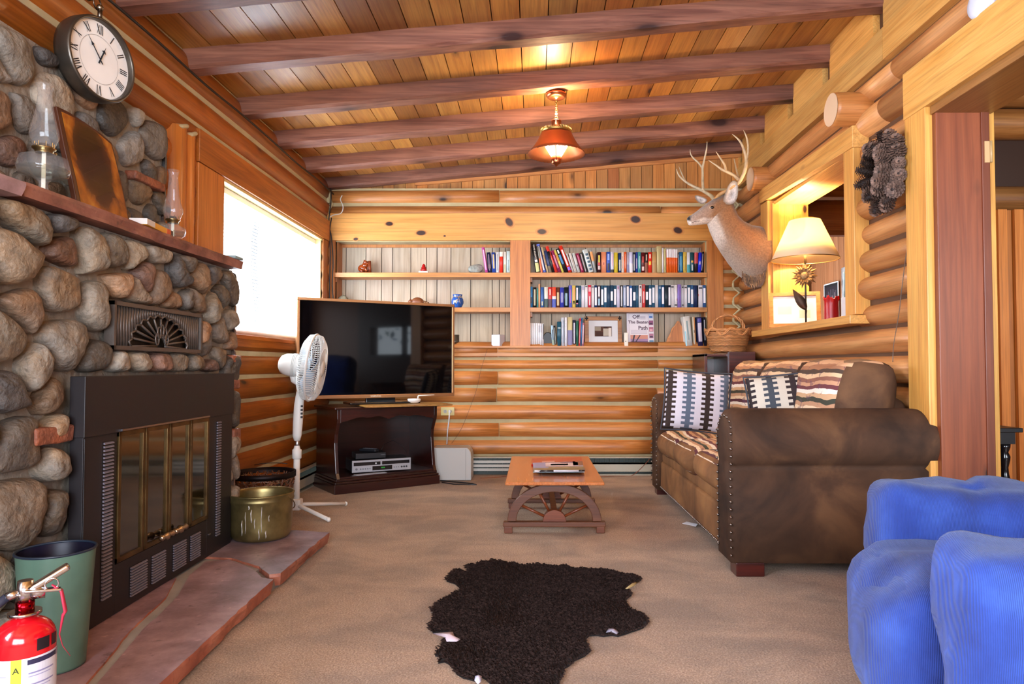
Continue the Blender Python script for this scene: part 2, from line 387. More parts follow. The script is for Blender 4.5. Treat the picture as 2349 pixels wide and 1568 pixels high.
# ---- rough beams
BY = [1.58, 2.15, 2.73, 3.315, 3.925, 4.485, 5.05, 5.60]
bn = ['second beam behind the top edge of the view', 'beam just behind the top edge of the view', 'first rough beam seen at the top left corner above the clock',
      'broad rough beam nearest the camera crossing the whole ceiling', 'rough beam that carries the copper pendant canopy', 'rough beam crossing just behind the copper pendant chain',
      'second to last rough beam before the bookshelf wall', 'last rough beam lying against the bookshelf wall']
for k, y in enumerate(BY):
    if k < 2: continue
    mb = MB(); ns = 26; rings = []; h = 0.10 if k != 7 else 0.085; w = 0.115
    x0, x1 = -1.735, 1.762
    for i in range(ns+1):
        xx = lerp(x0, x1, i/ns); z = zc(xx)+.002; f = 0.006
        def jj(a): return noise.noise(Vector((xx*3.1, y*7+a, a*3.3)))*f
        rings.append([(xx, y+jj(1), z), (xx, y+w+jj(2), z), (xx, y+w+jj(3), z-h+.02+jj(4)), (xx, y+w-.02+jj(5), z-h+jj(6)), (xx, y+.014+jj(7), z-h+jj(6)), (xx, y+jj(8), z-h+.014+jj(9))])
    mb.loft(rings, rt(0.85, 1.1, 0.06), sm=False)
    tag(mb.obj('ceiling_beam', M_beam, recenter=None), bn[k].replace('rough beam', 'rough reddish brown ceiling beam') if 'rough' in bn[k] else bn[k], 'beam', 'reddish brown beams under the plank ceiling')
# ---- log walls
def logrow(mb, axis, u0, u1, zc_, depth_c, rz, rd, col, n=20, seg=0.35, plane_sign=1, m=0, sd=0):
    """one horizontal log; axis 'X' or 'Y'; depth_c is the coordinate of its centre across the wall"""
    k = max(2, int(abs(u1-u0)/seg)+1); rings = []
    for i in range(k+1):
        u = lerp(u0, u1, i/k); f = 1+0.05*noise.noise(Vector((u*1.3+sd, zc_*5, 2.2))); dz = 0.006*noise.noise(Vector((u*0.9, zc_*9+sd, 7.7)))
        if i in (0, k): f *= 0.97
        ring = []
        for j in range(n):
            a = 2*PI*j/n; d = depth_c+math.cos(a)*rd*f; z = zc_+dz+math.sin(a)*rz*min(f, 1.02)
            ring.append((u, d, z) if axis == 'X' else (d, u, z))
        rings.append(ring)
    mb.loft(rings if axis == 'Y' else [r[::-1] for r in rings], col, m)
def spans(u0, u1, z, holes):
    out = [(u0, u1)]
    for a, b, c, d in holes:
        if c < z < d:
            nw = []
            for s, e in out:
                if b <= s or a >= e: nw.append((s, e))
                else:
                    if a > s: nw.append((s, a))
                    if b < e: nw.append((b, e))
            out = nw
    return out
def holed_slab(mb, axis, d0, d1, u0, u1, z0, z1, holes, col=WHITE, m=0):
    us = sorted(set([u0, u1]+[v for h in holes for v in h[:2] if u0 < v < u1])); zs = sorted(set([z0, z1]+[v for h in holes for v in h[2:] if z0 < v < z1]))
    for a, b in zip(us, us[1:]):
        for c, d in zip(zs, zs[1:]):
            um, zm = (a+b)/2, (c+d)/2
            if any(h[0] < um < h[1] and h[2] < zm < h[3] for h in holes): continue
            if axis == 'X': mb.box((a, d0, c), (b, d1, d), col, m)
            else: mb.box((d0, a, c), (d1, b, d), col, m)
# left wall
HL = [(3.70, 5.47, 1.07, 1.93), (-0.40, 1.10, 0.80, 2.10)]
mb = MB()
ch = [-0.05, 0.10, 0.245, 0.39, 0.535, 0.68, 0.825, 0.965, 1.11, 1.255, 1.40, 1.545, 1.69, 1.835, 1.98, 2.12, 2.275, 2.45]
for i, (a, b) in enumerate(zip(ch, ch[1:])):
    z = (a+b)/2
    for s, e in spans(YR, YB+.05, z, HL):
        logrow(mb, 'Y', s, e, z, -1.762, (b-a)/2-.002, 0.062, rt(0.8, 1.1, .05), sd=i)
holed_slab(mb, 'Y', -1.90, XL, YR-.2, YB+.25, -0.05, 2.46, HL, WHITE, 1)
struct(mb.obj('wall_left', [M_logdark, M_chink], recenter=False))
# back wall
HB = [(-1.66, 1.44, 1.04, 1.93)]
mb = MB()
ch = [0.0, 0.146, 0.290, 0.435, 0.579, 0.722, 0.860, 0.952, 1.10, 1.246, 1.39, 1.536, 1.68, 1.825, 1.97, 2.11, 2.243, 2.375]
for i, (a, b) in enumerate(zip(ch, ch[1:])):
    z = (a+b)/2; js = []
    for s, e in spans(-1.74, 1.78, z, HB):
        pts = [s]
        if e-s > 2: pts += [[-0.30, 1.03], [1.06], [-0.29], [1.04, 1.3], [-0.31, 1.02], [-0.30], [1.03]][i % 7]
        pts.append(e)
        for p, q in zip(pts, pts[1:]): logrow(mb, 'X', p+.003, q-.003, z, YB+0.028, (b-a)/2-.004, 0.060, rt(0.88, 1.12, .05), sd=i*3+p)
holed_slab(mb, 'X', YB, YB+.24, -1.95, 2.1, -0.05, 2.38, HB, WHITE, 1)
mb.box((-1.95, YB+.235, -.05), (2.1, YB+.30, 2.9), hexc('#30221a'), 1)
# vertical planks filling the gable
x = -1.75
while x < 1.80:
    c = rt(.75, 1.15, .1)
    if random.random() < .15: c = tuple(v*k for v, k in zip(c, (.8, .6, .5)))
    mb.box((x, YB+.03, 2.36), (x+.091, YB+.05, zc(x)+.03), c, 2); x += .095
mb.box((-1.75, YB+.05, 2.36), (1.8, YB+.07, 2.85), hexc('#2a1a10'), 1)
mb.hexa([(0.0-1.0, YB+.005, zc(-1.)-.105), (1.75, YB+.005, zc(1.75)-.115), (1.75, YB+.03, zc(1.75)-.115), (-1.0, YB+.03, zc(-1.)-.105), (-1.0, YB+.005, zc(-1.)-.07), (1.75, YB+.005, zc(1.75)-.07), (1.75, YB+.03, zc(1.75)-.07), (-1.0, YB+.03, zc(-1.)-.07)], WHITE, 0)
struct(mb.obj('wall_back', [M_log, M_chink, M_plankz], recenter=False))
# right wall
PT = (3.66, 4.86, 1.15, 2.06)     # pass-through opening
DO = (0.6, 2.93, -1, 2.0)         # doorway
HR = [PT, DO]
mb = MB()
ch = [-0.04, .10, .24, .38, .52, .66, .80, .94, 1.08, 1.22, 1.36, 1.50, 1.64, 1.78, 1.92, 2.07, 2.235, 2.385]
for i, (a, b) in enumerate(zip(ch, ch[1:])):
    z = (a+b)/2; off = 0.012*((i % 3)-1)
    hh = [(PT[0]-.02, PT[1]+.02, PT[2]-.06, PT[3]+.0), DO]
    for s, e in spans(YR, YB+.05, z, hh):
        pts = [s] + ([3.22+.1*(i % 2)] if (e-s > 4.5 and i > 13) else []) + [e]
        for p, q in zip(pts, pts[1:]):
            logrow(mb, 'Y', p, q, z, XR+.080+off, (b-a)/2-.0015, 0.105, rt(.9, 1.15, .04), n=26, sd=i*5+p)
holed_slab(mb, 'Y', XR+.03, XR+.19, YR-.2, YB+.25, -0.05, 2.40, HR, hexc('#5a3a20'), 1)
# flat boards above the logs
for a, b, c in ((-1.9, 3.30, rt(1, 1.15)), (3.303, 5.75, rt(.95, 1.1))):
    mb.box((XR-.012, a, 2.385), (XR+.03, b, 2.545), c, 2)
ys = [-1.9]+[y for y in BY]+[5.8]
for k in range(len(ys)-1): mb.box((XR+.005, ys[k]+(.11 if k else 0), 2.545), (XR+.04, ys[k+1]+.01, 2.80), rt(1.0, 1.2), 2)
mb.box((XR+.04, -2.1, 2.385), (XR+.2, 5.95, 2.85), hexc('#5a3a20'), 1)
# round ends of cross logs coming through the wall
for (cy, cz, r, L_) in ((3.56, 2.235, .088, .115), (4.98, 2.262, .088, .09), (3.10, 1.99, .078, .0)):
    if L_: mb.tube([(XR+.1, cy, cz), (XR-.04, cy, cz), (XR-.04-L_+.02, cy, cz), (XR-.04-L_, cy, cz)], [r, r*1.0, r, r*.97], 28, rt(.95, 1.0), 3)
    if L_: mb.lathe([(0.0, 0), (r*.96, 0)], (XR-.042-L_, cy, cz), 28, hexc('#d2b493'), 4, M=Matrix.Rotation(-PI/2, 4, 'Y'))
struct(mb.obj('wall_right', [M_logy, M_plain, M_boardy, M_log, M_plain], recenter=False))
# zig-zag of chinking where the back wall meets the round logs
mb = MB(); pts = []
for i, (a, b) in enumerate(zip(ch, ch[1:])):
    pts.append((XR-.008, YB-.022, a)); pts.append((XR-.062, YB-.022, (a+b)/2-.025)); pts.append((XR-.062, YB-.022, (a+b)/2+.025))
mb.tube(pts, .011, 8); 
mb.box((XL, YB-.03, 2.25), (XL+.022, YB-.005, 2.45)); mb.tube([(XL+.015, YB-.04, 2.44), (XL+.02, YB-.03, 2.33), (XL+.035, YB-.03, 2.26), (XL+.045, YB-.03, 2.24), (XL+.01, YB-.05, 2.16)], .011, 8)
struct(mb.obj('trim_1', M_chink, recenter=False))
# near walls behind the camera
mb = MB()
RW = [(-1.35, 1.35, .62, 2.05)]
holed_slab(mb, 'X', YR-.2, YR, -2.0, 2.1, -.05, 2.9, RW, hexc('#8a5a34'))
struct(mb.obj('wall_rear', M_satin, recenter=False))
mb = MB()
for a, b, c, d in ((-1.35, -1.28, .62, 2.05), (1.28, 1.35, .62, 2.05), (-.04, .04, .62, 2.05)): mb.box((a, YR-.12, c), (b, YR-.02, d), hexc('#c08a50'))
for c, d in ((.62, .69), (1.98, 2.05)): mb.box((-1.28, YR-.12, c), (1.28, YR-.02, d), hexc('#c08a50'))
struct(mb.obj('window_3', M_satin, recenter=False))
# ---- left window
mb = MB()
mb.box((XL-.13, 3.70, 1.045), (XL+.035, 5.47, 1.07), rt(1, 1.1), 0)       # stool
mb.box((XL+.005, 3.40, 1.0), (XL+.03, 5.52, 1.045), rt(.9, 1), 0)
mb.box((XL+.0, 3.415, 1.07), (XL+.04, 3.70, 1.915), rt(1.25, 1.3), 1)      # left casing
mb.box((XL+.0, 5.47, 1.07), (XL+.035, 5.585, 1.915), rt(1.1, 1.2), 1)
mb.box((XL+.0, 3.41, 1.918), (XL+.045, 5.60, 2.085), rt(1.2, 1.3), 0)      # head board
lc = tuple(v*1.0 for v in hexc('#d8c48a'))
mb.box((XL-.12, 3.70, 1.90), (XL+.03, 5.47, 1.918), lc, 2); mb.box((XL-.12, 5.445, 1.07), (XL+.02, 5.47, 1.90), lc, 2); mb.box((XL-.12, 3.70, 1.07), (XL-.02, 3.715, 1.90), lc, 2)
mb.box((XL-.11, 4.57, 1.07), (XL-.085, 4.60, 1.90), WHITE, 2)
# rounded upright half logs beside the casing, capped with chinking
for y, r in ((3.235, .062), (3.345, .05)):
    mb.tube([(XL+.0, y, 1.30), (XL+.0, y, 2.03)], r, 18, rt(1.2, 1.3), 1)
    mb.tube([(XL+.0, y-r, 2.02), (XL+r*.9, y-r*.3, 2.025), (XL+r*.95, y+r*.3, 2.04), (XL+.01, y+r, 2.035)], .011, 8, WHITE, 3)
struct(mb.obj('window_1', [M_logdark, wood('stained_casing_z', '#b8702e', '#a05c1e', 'Z', knots=.06, blot=.1), M_satin, M_chink], recenter=False, bevel=.002))
mb = MB(); mb.box((XL-.10, 3.70, 1.07), (XL-.096, 5.47, 1.90)); struct(mb.obj('window_1_glass', M_pane, recenter=False))
# venetian blind
M_slat = translucent('blind_slat', (.95, .95, .95), (.97, .98, 1.0), .8)
rb = T('venetian_blind', 'white venetian blind with thin slats hanging in the bright left window', 'blind', (XL-.04, 4.585, 1.07))
mb = MB(); mb.box((XL-.065, 3.72, 1.865), (XL-.02, 5.445, 1.898)); mb.obj('head_rail', M_satin, rb, True)
mb = MB(); mb.box((XL-.055, 3.72, 1.078), (XL-.028, 5.445, 1.09)); mb.obj('bottom_rail', M_satin, rb, True)
mb = MB(); z = 1.10
while z < 1.86:
    a = 0.85; hw = .0125; dz = math.sin(a)*hw; dx = math.cos(a)*hw
    mb.add([(XL-.042-dx, 3.72, z+dz), (XL-.042+dx, 3.72, z-dz), (XL-.042+dx, 5.445, z-dz), (XL-.042-dx, 5.445, z+dz)], [(0,1,2,3)]); z += .0215
tag(mb.obj('slats', M_slat, rb, True), None or 'thin white slats', 'x'); rb.children[-1].pop('category', None) if False else None
for o in rb.children:
    if 'category' in o: del o['category']
for yy in (3.98, 5.18):
    mb = MB(); mb.cyl((XL-.042, yy, 1.08), (XL-.042, yy, 1.87), .0012, n=5); mb.obj('ladder_cord', M_satin, rb, True)
# outdoors: dark trunks beyond the left window (seen as dashes between slats) on bright snow-lit ground
for k, (x, y, r) in enumerate(((-4.50, 11.0, .055), (-4.06, 12.05, .05))):
    tr = T('tree_trunk', ('nearer' if k == 0 else 'farther')+' slim dark tree trunk outside, glimpsed between the blind slats', 'tree', (x, y, -.6))
    mb = MB(); mb.tube([(x+.05*math.sin(i*2), y, -.6+i*.6) for i in range(8)], [r*(1.1-.04*i) for i in range(8)], 12, hexc('#16202a')); mb.obj('trunk', M_plain, tr, True)
# ---- pass-through casing
mb = MB(); X0 = XR-.048; y0, y1, z0, z1 = PT
mb.box((X0, y1, 1.155), (XR+.10, y1+.15, 2.075), rt(1, 1.1), 1)             # far stile
mb.box((X0, y0-.115, 1.155), (XR+.10, y0, 2.05), (1.1, 1.15, 1.15), 1)      # near stile
mb.hexa([(X0-.008, y0-.125, 2.03), (XR+.10, y0-.125, 2.03), (XR+.10, y1+.15, 2.085), (X0-.008, y1+.15, 2.085), (X0-.008, y0-.125, 2.145), (XR+.10, y0-.125, 2.145), (XR+.10, y1+.15, 2.185), (X0-.008, y1+.15, 2.185)], rt(1, 1.1), 0)
mb.box((XR-.005, y0, 2.04), (XR+.24, y1, 2.065), (1.25, 1.2, 1.1), 0)
mb.box((XR-.005, y1-.014, 1.155), (XR+.24, y1+.02, 2.06), (1.25, 1.2, 1.1), 1); mb.box((XR-.005, y0-.02, 1.155), (XR+.24, y0+.012, 2.06), (1.1, 1.1, 1.1), 1)
mb.box((XR-.02, y1-.022, 1.155), (XR+.03, y1, 2.05), (.8, .7, .6), 1)
mb.box((X0-.045, y0-.15, 1.105), (XR+.26, y1+.24, 1.15), rt(.95, 1.05), 0)   # sill
struct(mb.obj('window_2', [M_boardy, M_boardz], recenter=False, bevel=.003))
# ---- doorway casing
mb = MB(); dy = DO[1]; X0 = XR-.052
mb.box((X0, dy-.045, 0), (XR+.06, dy+.115, 2.0), (1.25, 1.3, 1.2), 0)           # pale casing board
mb.box((X0+.03, dy-.075, 0), (XR+.19, dy-.045, 2.0), (1, 1, 1), 1)             # red cedar jamb, faces the opening
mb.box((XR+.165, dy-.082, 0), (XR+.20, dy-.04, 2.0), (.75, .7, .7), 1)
mb.box((XR+.20, dy-.06, 0), (XR+.235, dy+.02, 2.05), (1.2, 1.25, 1.1), 0)
mb.box((X0-.005, .5, 1.99), (XR+.08, dy+.115, 2.20), (1.2, 1.2, 1.1), 2)          # header
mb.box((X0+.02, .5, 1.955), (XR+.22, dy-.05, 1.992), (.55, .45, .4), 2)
struct(mb.obj('door_1', [M_boardz, M_redz, M_boardy], recenter=False, bevel=.003))
mb = MB(); h = T('door_hinge', 'small pale hinge leaf high on the doorway edge of the cedar jamb', 'hinge', (XR+.19, dy-.09, 1.72))
mb.box((XR+.175, dy-.086, 1.74), (XR+.20, dy-.082, 1.83), hexc('#c9a070')); mb.obj('leaf', M_satin, h, True)
mb = MB(); mb.cyl((XR+.20, dy-.088, 1.74), (XR+.20, dy-.088, 1.83), .005, n=8, col=hexc('#b89868')); mb.obj('knuckle', M_satin, h, True)
# ---- rooms beyond
mb = MB()
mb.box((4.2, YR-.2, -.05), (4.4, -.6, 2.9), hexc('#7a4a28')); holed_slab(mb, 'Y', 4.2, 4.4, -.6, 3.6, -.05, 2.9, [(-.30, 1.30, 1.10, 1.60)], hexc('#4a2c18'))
holed_slab(mb, 'X', YR-.2, YR, XR+.385, 4.4, -.05, 2.9, [(2.3, 3.9, .8, 2.1)], hexc('#7a4a28'))  # opening in this unseen rear wall is added to let the light in
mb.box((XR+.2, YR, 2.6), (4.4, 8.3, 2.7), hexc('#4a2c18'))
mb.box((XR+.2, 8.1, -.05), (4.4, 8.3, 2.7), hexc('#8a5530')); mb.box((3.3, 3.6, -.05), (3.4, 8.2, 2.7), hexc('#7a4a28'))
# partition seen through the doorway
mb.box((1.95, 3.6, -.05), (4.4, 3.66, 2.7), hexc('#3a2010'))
struct(mb.obj('wall_next_room', M_satin, recenter=False))
mb = MB()
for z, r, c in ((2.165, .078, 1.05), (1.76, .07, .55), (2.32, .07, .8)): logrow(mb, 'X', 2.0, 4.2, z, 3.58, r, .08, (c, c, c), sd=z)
struct(mb.obj('trim_2', M_log, recenter=False))
mb = MB(); x = 2.28; cs = [1.0, 1.15, .7, 1.1, .55, .55, .5, .9, .8, 1, .9]
for i in range(10):
    w = [.10, .05, .035, .05, .12, .12, .1, .12, .12, .12][i]; c = cs[i]
    mb.box((x, 3.50-.02*(i % 2), 0), (x+w-.004, 3.56, 1.69), (c*1.1, c*.8, c*.5)); x += w
struct(mb.obj('trim_3', M_plankz, recenter=False))
mb = MB(); y = 3.68
while y < 8: mb.box((3.26, y, 0), (3.3, y+.115, 2.6), rt(.85, 1.1, .03)); y += .12
struct(mb.obj('trim_4', wood('pink_fir_plank_z', '#d08a5c', '#b87044', 'Z', knots=.04, blot=.1), recenter=False))
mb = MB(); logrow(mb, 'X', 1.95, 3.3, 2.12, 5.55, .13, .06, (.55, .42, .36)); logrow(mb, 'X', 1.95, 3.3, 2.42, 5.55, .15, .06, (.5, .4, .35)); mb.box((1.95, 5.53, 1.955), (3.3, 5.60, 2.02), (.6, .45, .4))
struct(mb.obj('trim_5', M_log, recenter=False))
mb = MB()
for a, b, c, d in ((-.30, 1.30, 1.07, 1.11), (-.30, 1.30, 1.59, 1.63)): mb.box((4.18, a, c), (4.25, b, d), hexc('#2a1a14'))
mb.box((4.18, .47, 1.08), (4.25, .55, 1.62), hexc('#2a1a14')); struct(mb.obj('window_4', M_satin, recenter=False))
tf = T('leafy_tree', 'bluish green leafy tree outside the far window, mirrored in the television', 'tree', (6.6, .2, -.6)); rnd = random.Random(12)
mb = MB(); mb.tube([(6.6, .2, -.6), (6.65, .25, 1.0), (6.6, .1, 2.6), (6.7, .2, 4.0)], [.12, .10, .08, .03], 10, hexc('#2c3038'))
for k in range(9):
    a = rnd.uniform(0, 6.28); z = rnd.uniform(.6, 3); mb.cyl((6.62, .2, z), (6.62+.9*math.cos(a), .2+1.1*math.sin(a), z+.7), .035, .01, 6, hexc('#2c3038'))
mb.obj('trunk', M_plain, tf, True)
mb = MB()
for k in range(2600):
    c = Vector((6.6+rnd.gauss(0, .5), .2+rnd.gauss(0, .9), 1.6+rnd.gauss(0, .9))); u = Vector((rnd.uniform(-1, 1), rnd.uniform(-1, 1), rnd.uniform(-1, 1))).normalized(); v = u.orthogonal().normalized(); L_ = rnd.uniform(.05, .10)
    mb.add([c-u*L_, c+v*L_*.35, c+u*L_, c-v*L_*.35], [(0, 1, 2, 3)], sh(hexc(rnd.choice(('#5a7a6a', '#4a6a8a', '#7a98a8', '#38505a'))), rnd.uniform(.6, 1.5)))
mb.obj('foliage', M_plain, tf, True)
# ---- baseboard heaters
def heater(name, label, fr, u0, u1, broken=None, h=.145):
    r = T(name, label, 'heater', tuple(fr((u0+u1)/2, 0, 0)))
    c = hexc('#b9b6a6'); dk = hexc('#39453f')
    mb = MB()
    def B(a, b, d0, d1, z0, z1, col, mm=mb):
        p = [fr(a, d0, z0), fr(b, d0, z0), fr(b, d1, z0), fr(a, d1, z0), fr(a, d0, z1), fr(b, d0, z1), fr(b, d1, z1), fr(a, d1, z1)]; mm.hexa(p, col)
    B(u0, u1, 0, .012, .0, h, dk); B(u0, u1, 0, .058, h-.006, h, c); mb.obj('back_plate', M_satin, r, True)
    a0, a1 = (u0, u1) if not broken else broken
    m2 = MB(); B(a0, a1, .055, .062, .03, h-.042, c, m2); B(a0, a1, .05, .062, h-.055, h-.042, c, m2); B(a0, a1, .02, .062, .0, .008, c, m2); m2.obj('front_cover', M_satin, r, True)
    m2 = MB(); k = int(abs(u1-u0)/.04)
    for i in range(k): B(lerp(u0, u1, i/k), lerp(u0, u1, i/k)+.0015, .015, .05, .02, h-.012, hexc('#5f6f66'), m2)
    m2.obj('fins', M_satin, r, True)
    if broken:
        m2 = MB()
        for z in (.035, .066, .098): B(u0, broken[0], .05, .06, z, z+.022, hexc('#c9ccc6'), m2)
        m2.obj('louver', M_satin, r, True)
    return r
heater('baseboard_heater', 'long pale baseboard heater on the floor under the bookshelf wall', lambda u, d, z: Vector((u, YB-.035-d, z)), -.50, 1.70, (-.05, 1.70))
heater('baseboard_heater', 'dusty baseboard heater on the left wall behind the standing fan', lambda u, d, z: Vector((XL+.035+d, u, z)), 3.85, 5.55)
# ================================================================== STONE FIREPLACE
def clip(poly, p, n):
    out = []
    for i in range(len(poly)):
        a, b = poly[i], poly[(i+1) % len(poly)]
        da = (a[0]-p[0])*n[0]+(a[1]-p[1])*n[1]; db = (b[0]-p[0])*n[0]+(b[1]-p[1])*n[1]
        if da <= 0: out.append(a)
        if (da < 0 < db) or (db < 0 < da):
            t = da/(da-db); out.append((a[0]+(b[0]-a[0])*t, a[1]+(b[1]-a[1])*t))
    return out
STONE = ['#8a8379', '#7b766f', '#9b9283', '#6b6660', '#a08c74', '#8d7f6c', '#74706c', '#a8a196', '#5d5a58', '#927a62', '#b0a898', '#80796e', '#8f6a58', '#a4805f']
def stones(mb, fr, u0, u1, v0, v1, size, seed, holes=(), h=(.03, .055), m=0, gap=.014):
    rnd = random.Random(seed); pts = []; tries = 0; aspect = []
    while tries < 9000:
        tries += 1; p = (rnd.uniform(u0, u1), rnd.uniform(v0, v1)); rr = size*rnd.choice((.72, .9, 1.0, 1.15, 1.45))
        if any(a < p[0] < b and c < p[1] < d for a, b, c, d in holes): continue
        if all(math.hypot(p[0]-q[0], p[1]-q[1]) > (rr+q[2])*.5 for q in pts): pts.append((p[0], p[1], rr))
    for i, p in enumerate(pts):
        cell = [(u0, v0), (u1, v0), (u1, v1), (u0, v1)]
        for j, q in enumerate(pts):
            if i == j: continue
            dx, dy = q[0]-p[0], q[1]-p[1]; d = math.hypot(dx, dy)
            if d > size*3.2: continue
            w = .5+.25*(p[2]-q[2])/d; w = max(.3, min(.7, w))
            cell = clip(cell, (p[0]+dx*w, p[1]+dy*w), (dx/d, dy/d))
            if len(cell) < 3: break
        if len(cell) < 3: continue
        for a, b, c, d in holes:
            # push the cell out of a hole by clipping along the nearest side
            s_ = min(((p[0]-a), (-1, 0), (a, 0)), key=lambda t: 0) if False else None
            if p[0] <= a: cell = clip(cell, (a-.004, 0), (1, 0)) if c-.02 < p[1] < d+.02 else cell
            elif p[0] >= b: cell = clip(cell, (b+.004, 0), (-1, 0)) if c-.02 < p[1] < d+.02 else cell
            if p[1] <= c: cell = clip(cell, (0, c-.004), (0, 1)) if a-.02 < p[0] < b+.02 else cell
            elif p[1] >= d: cell = clip(cell, (0, d+.004), (0, -1)) if a-.02 < p[0] < b+.02 else cell
            if len(cell) < 3: break
        if len(cell) < 3: continue
        cx = sum(a for a, _ in cell)/len(cell); cy = sum(b for _, b in cell)/len(cell)
        rad = sum(math.hypot(a-cx, b-cy) for a, b in cell)/len(cell)
        k = max(.5, 1-gap/rad); cell = [(cx+(a-cx)*k, cy+(b-cy)*k) for a, b in cell]
        for _ in range(3):
            nc = []
            for a, b in zip(cell, cell[1:]+cell[:1]):
                nc.append((a[0]*.78+b[0]*.22, a[1]*.78+b[1]*.22)); nc.append((a[0]*.22+b[0]*.78, a[1]*.22+b[1]*.78))
            cell = nc
        H = rnd.uniform(*h)*min(1.25, .6+rad/size*.9); sd = rnd.uniform(0, 90); c = hexc(rnd.choice(STONE)); g = rnd.uniform(.55, 1.0); c = tuple(lerp(x, sum(c)/3, .22)*g for x in c)
        if rnd.random() < .5: c = tuple(a*b for a, b in zip(c, (1.06, 1, .9)))
        flat = rnd.random() < .75
        prof = [(1.0, -.4), (1.0, .10), (.965, .42), (.88, .72), (.74, .90), (.5, .98), (.25, 1.0)] if flat else [(1.0, -.4), (.99, .15), (.95, .42), (.86, .68), (.70, .88), (.48, 1.0), (.24, 1.05)]
        vs = []; n = len(cell)
        for s_, d_ in prof:
            for a, b in cell:
                u = cx+(a-cx)*s_; v = cy+(b-cy)*s_
                d = d_*H + (H*.34*noise.noise(Vector((u*11+sd, v*11, sd))) + H*.12*noise.noise(Vector((u*38, v*38, sd))) if d_ > 0 else 0)
                vs.append(fr(u, v, d))
        vs.append(fr(cx, cy, H*1.06)); fs = []
        for r_ in range(len(prof)-1):
            for j in range(n): fs.append((r_*n+j, r_*n+(j+1) % n, (r_+1)*n+(j+1) % n, (r_+1)*n+j))
        L_ = len(prof)-1
        for j in range(n): fs.append((L_*n+j, L_*n+(j+1) % n, len(vs)-1))
        mb.add(vs, fs, c, m, True)
def stone_mat():
    m, nt, b, N, L = newmat('river_stone'); t = tint_node(nt); tc = N('ShaderNodeTexCoord')
    n = N('ShaderNodeTexNoise'); n.inputs['Scale'].default_value = 20; n.inputs['Detail'].default_value = 9; n.inputs['Roughness'].default_value = .75; L(tc.outputs['Object'], n.inputs[0])
    r = ramp(nt, n.outputs[0], [(.3, (.38, .37, .38)), (.5, (.86, .84, .82)), (.72, (1.3, 1.25, 1.18))])
    x = mul(nt, t.outputs['Color'], r.outputs[0])
    n3 = N('ShaderNodeTexNoise'); n3.inputs['Scale'].default_value = 5; n3.inputs['Detail'].default_value = 3; L(tc.outputs['Object'], n3.inputs[0])
    r3 = ramp(nt, n3.outputs[0], [(.52, WHITE), (.68, (1.12, .9, .68))]); y = mul(nt, x.outputs[2], r3.outputs[0])
    L(y.outputs[2], b.inputs['Base Color']); b.inputs['Roughness'].default_value = .55
    n2 = N('ShaderNodeTexNoise'); n2.inputs['Scale'].default_value = 55; n2.inputs['Detail'].default_value = 7; L(tc.outputs['Object'], n2.inputs[0])
    bp = N('ShaderNodeBump'); bp.inputs['Strength'].default_value = 1.0; bp.inputs['Distance'].default_value = .009; L(n2.outputs[0], bp.inputs['Height']); L(bp.outputs[0], b.inputs['Normal'])
    return m
M_stone = stone_mat()
def slate_mat(name, a, b_, c_, ed=False):
    m, nt, b, N, L = newmat(name); tc = N('ShaderNodeTexCoord'); t = tint_node(nt)
    n = N('ShaderNodeTexNoise'); n.inputs['Scale'].default_value = 6; n.inputs['Detail'].default_value = 8; n.inputs['Roughness'].default_value = .65; L(tc.outputs['Object'], n.inputs[0])
    r = ramp(nt, n.outputs[0], [(.3, hexc(a)), (.5, hexc(b_)), (.7, hexc(c_))])
    v = N('ShaderNodeTexNoise'); v.inputs['Scale'].default_value = 28; v.inputs['Detail'].default_value = 3; L(tc.outputs['Object'], v.inputs[0])
    r2 = ramp(nt, v.outputs[0], [(.27, .55), (.36, 1.0), (.66, 1.0), (.74, 1.5)]); x = mul(nt, r.outputs[0], r2.outputs[0]); y = mul(nt, x.outputs[2], t.outputs['Color'])
    L(y.outputs[2], b.inputs['Base Color']); b.inputs['Roughness'].default_value = .5
    bp = N('ShaderNodeBump'); bp.inputs['Strength'].default_value = .6; bp.inputs['Distance'].default_value = .005; L(n.outputs[0], bp.inputs['Height']); L(bp.outputs[0], b.inputs['Normal'])
    return m
M_flag = slate_mat('flagstone', '#655456', '#877378', '#a8959a')
M_flagedge = slate_mat('broken_flagstone_edge', '#7c4230', '#a5644c', '#c08a70')
fp = T('stone_fireplace', 'river stone fireplace with sandstone mantel and flagstone hearth on the left wall', 'fireplace', (-1.55, 2.2, 0))
def xf(y): return -1.455 - .012*(y-2.0)          # mortar face of the lower chimney breast
def frL(u, v, d): return Vector((xf(u)+d, u, v))
def frU(u, v, d): return Vector((-1.655+d, u, v))
def frS(u, v, d): return Vector((u, 3.315+d, v))
def frS2(u, v, d): return Vector((u, 3.01+d, v))
INS = (2.10, 3.22, .0, .85); VENT = (2.30, 2.905, .950, 1.10)
mb = MB()
mb.box((-1.76, 1.0, 0), (-1.47, 3.315, 1.35), WHITE, 1); mb.box((-1.76, 1.0, 1.3), (-1.655, 3.01, 1.955), WHITE, 1)
stones(mb, frL, 1.0, 3.34, .05, 1.35, .125, 5, (INS, VENT), (.028, .05))
stones(mb, frU, 1.0, 3.03, 1.40, 1.955, .12, 8, (), (.02, .036))
stones(mb, frS, -1.74, -1.44, .0, 1.35, .12, 3, (), (.015, .03)); stones(mb, frS2, -1.74, -1.63, 1.4, 1.95, .1, 4, (), (.012, .02))
for y, z, w, h in ((2.02, .68, .16, .05), (1.95, .30, .14, .05), (3.28, .92, .10, .035), (3.27, .80, .09, .045), (2.85, 1.66, .22, .035), (3.29, .55, .08, .07)):
    f = frL if z < 1.3 else frU
    mb.rbox(f(y, z, .012), (.035, w/2, h/2), .008, (2, 5, 2), col=hexc('#96604c'), m=0, nz=.003, ns=14)
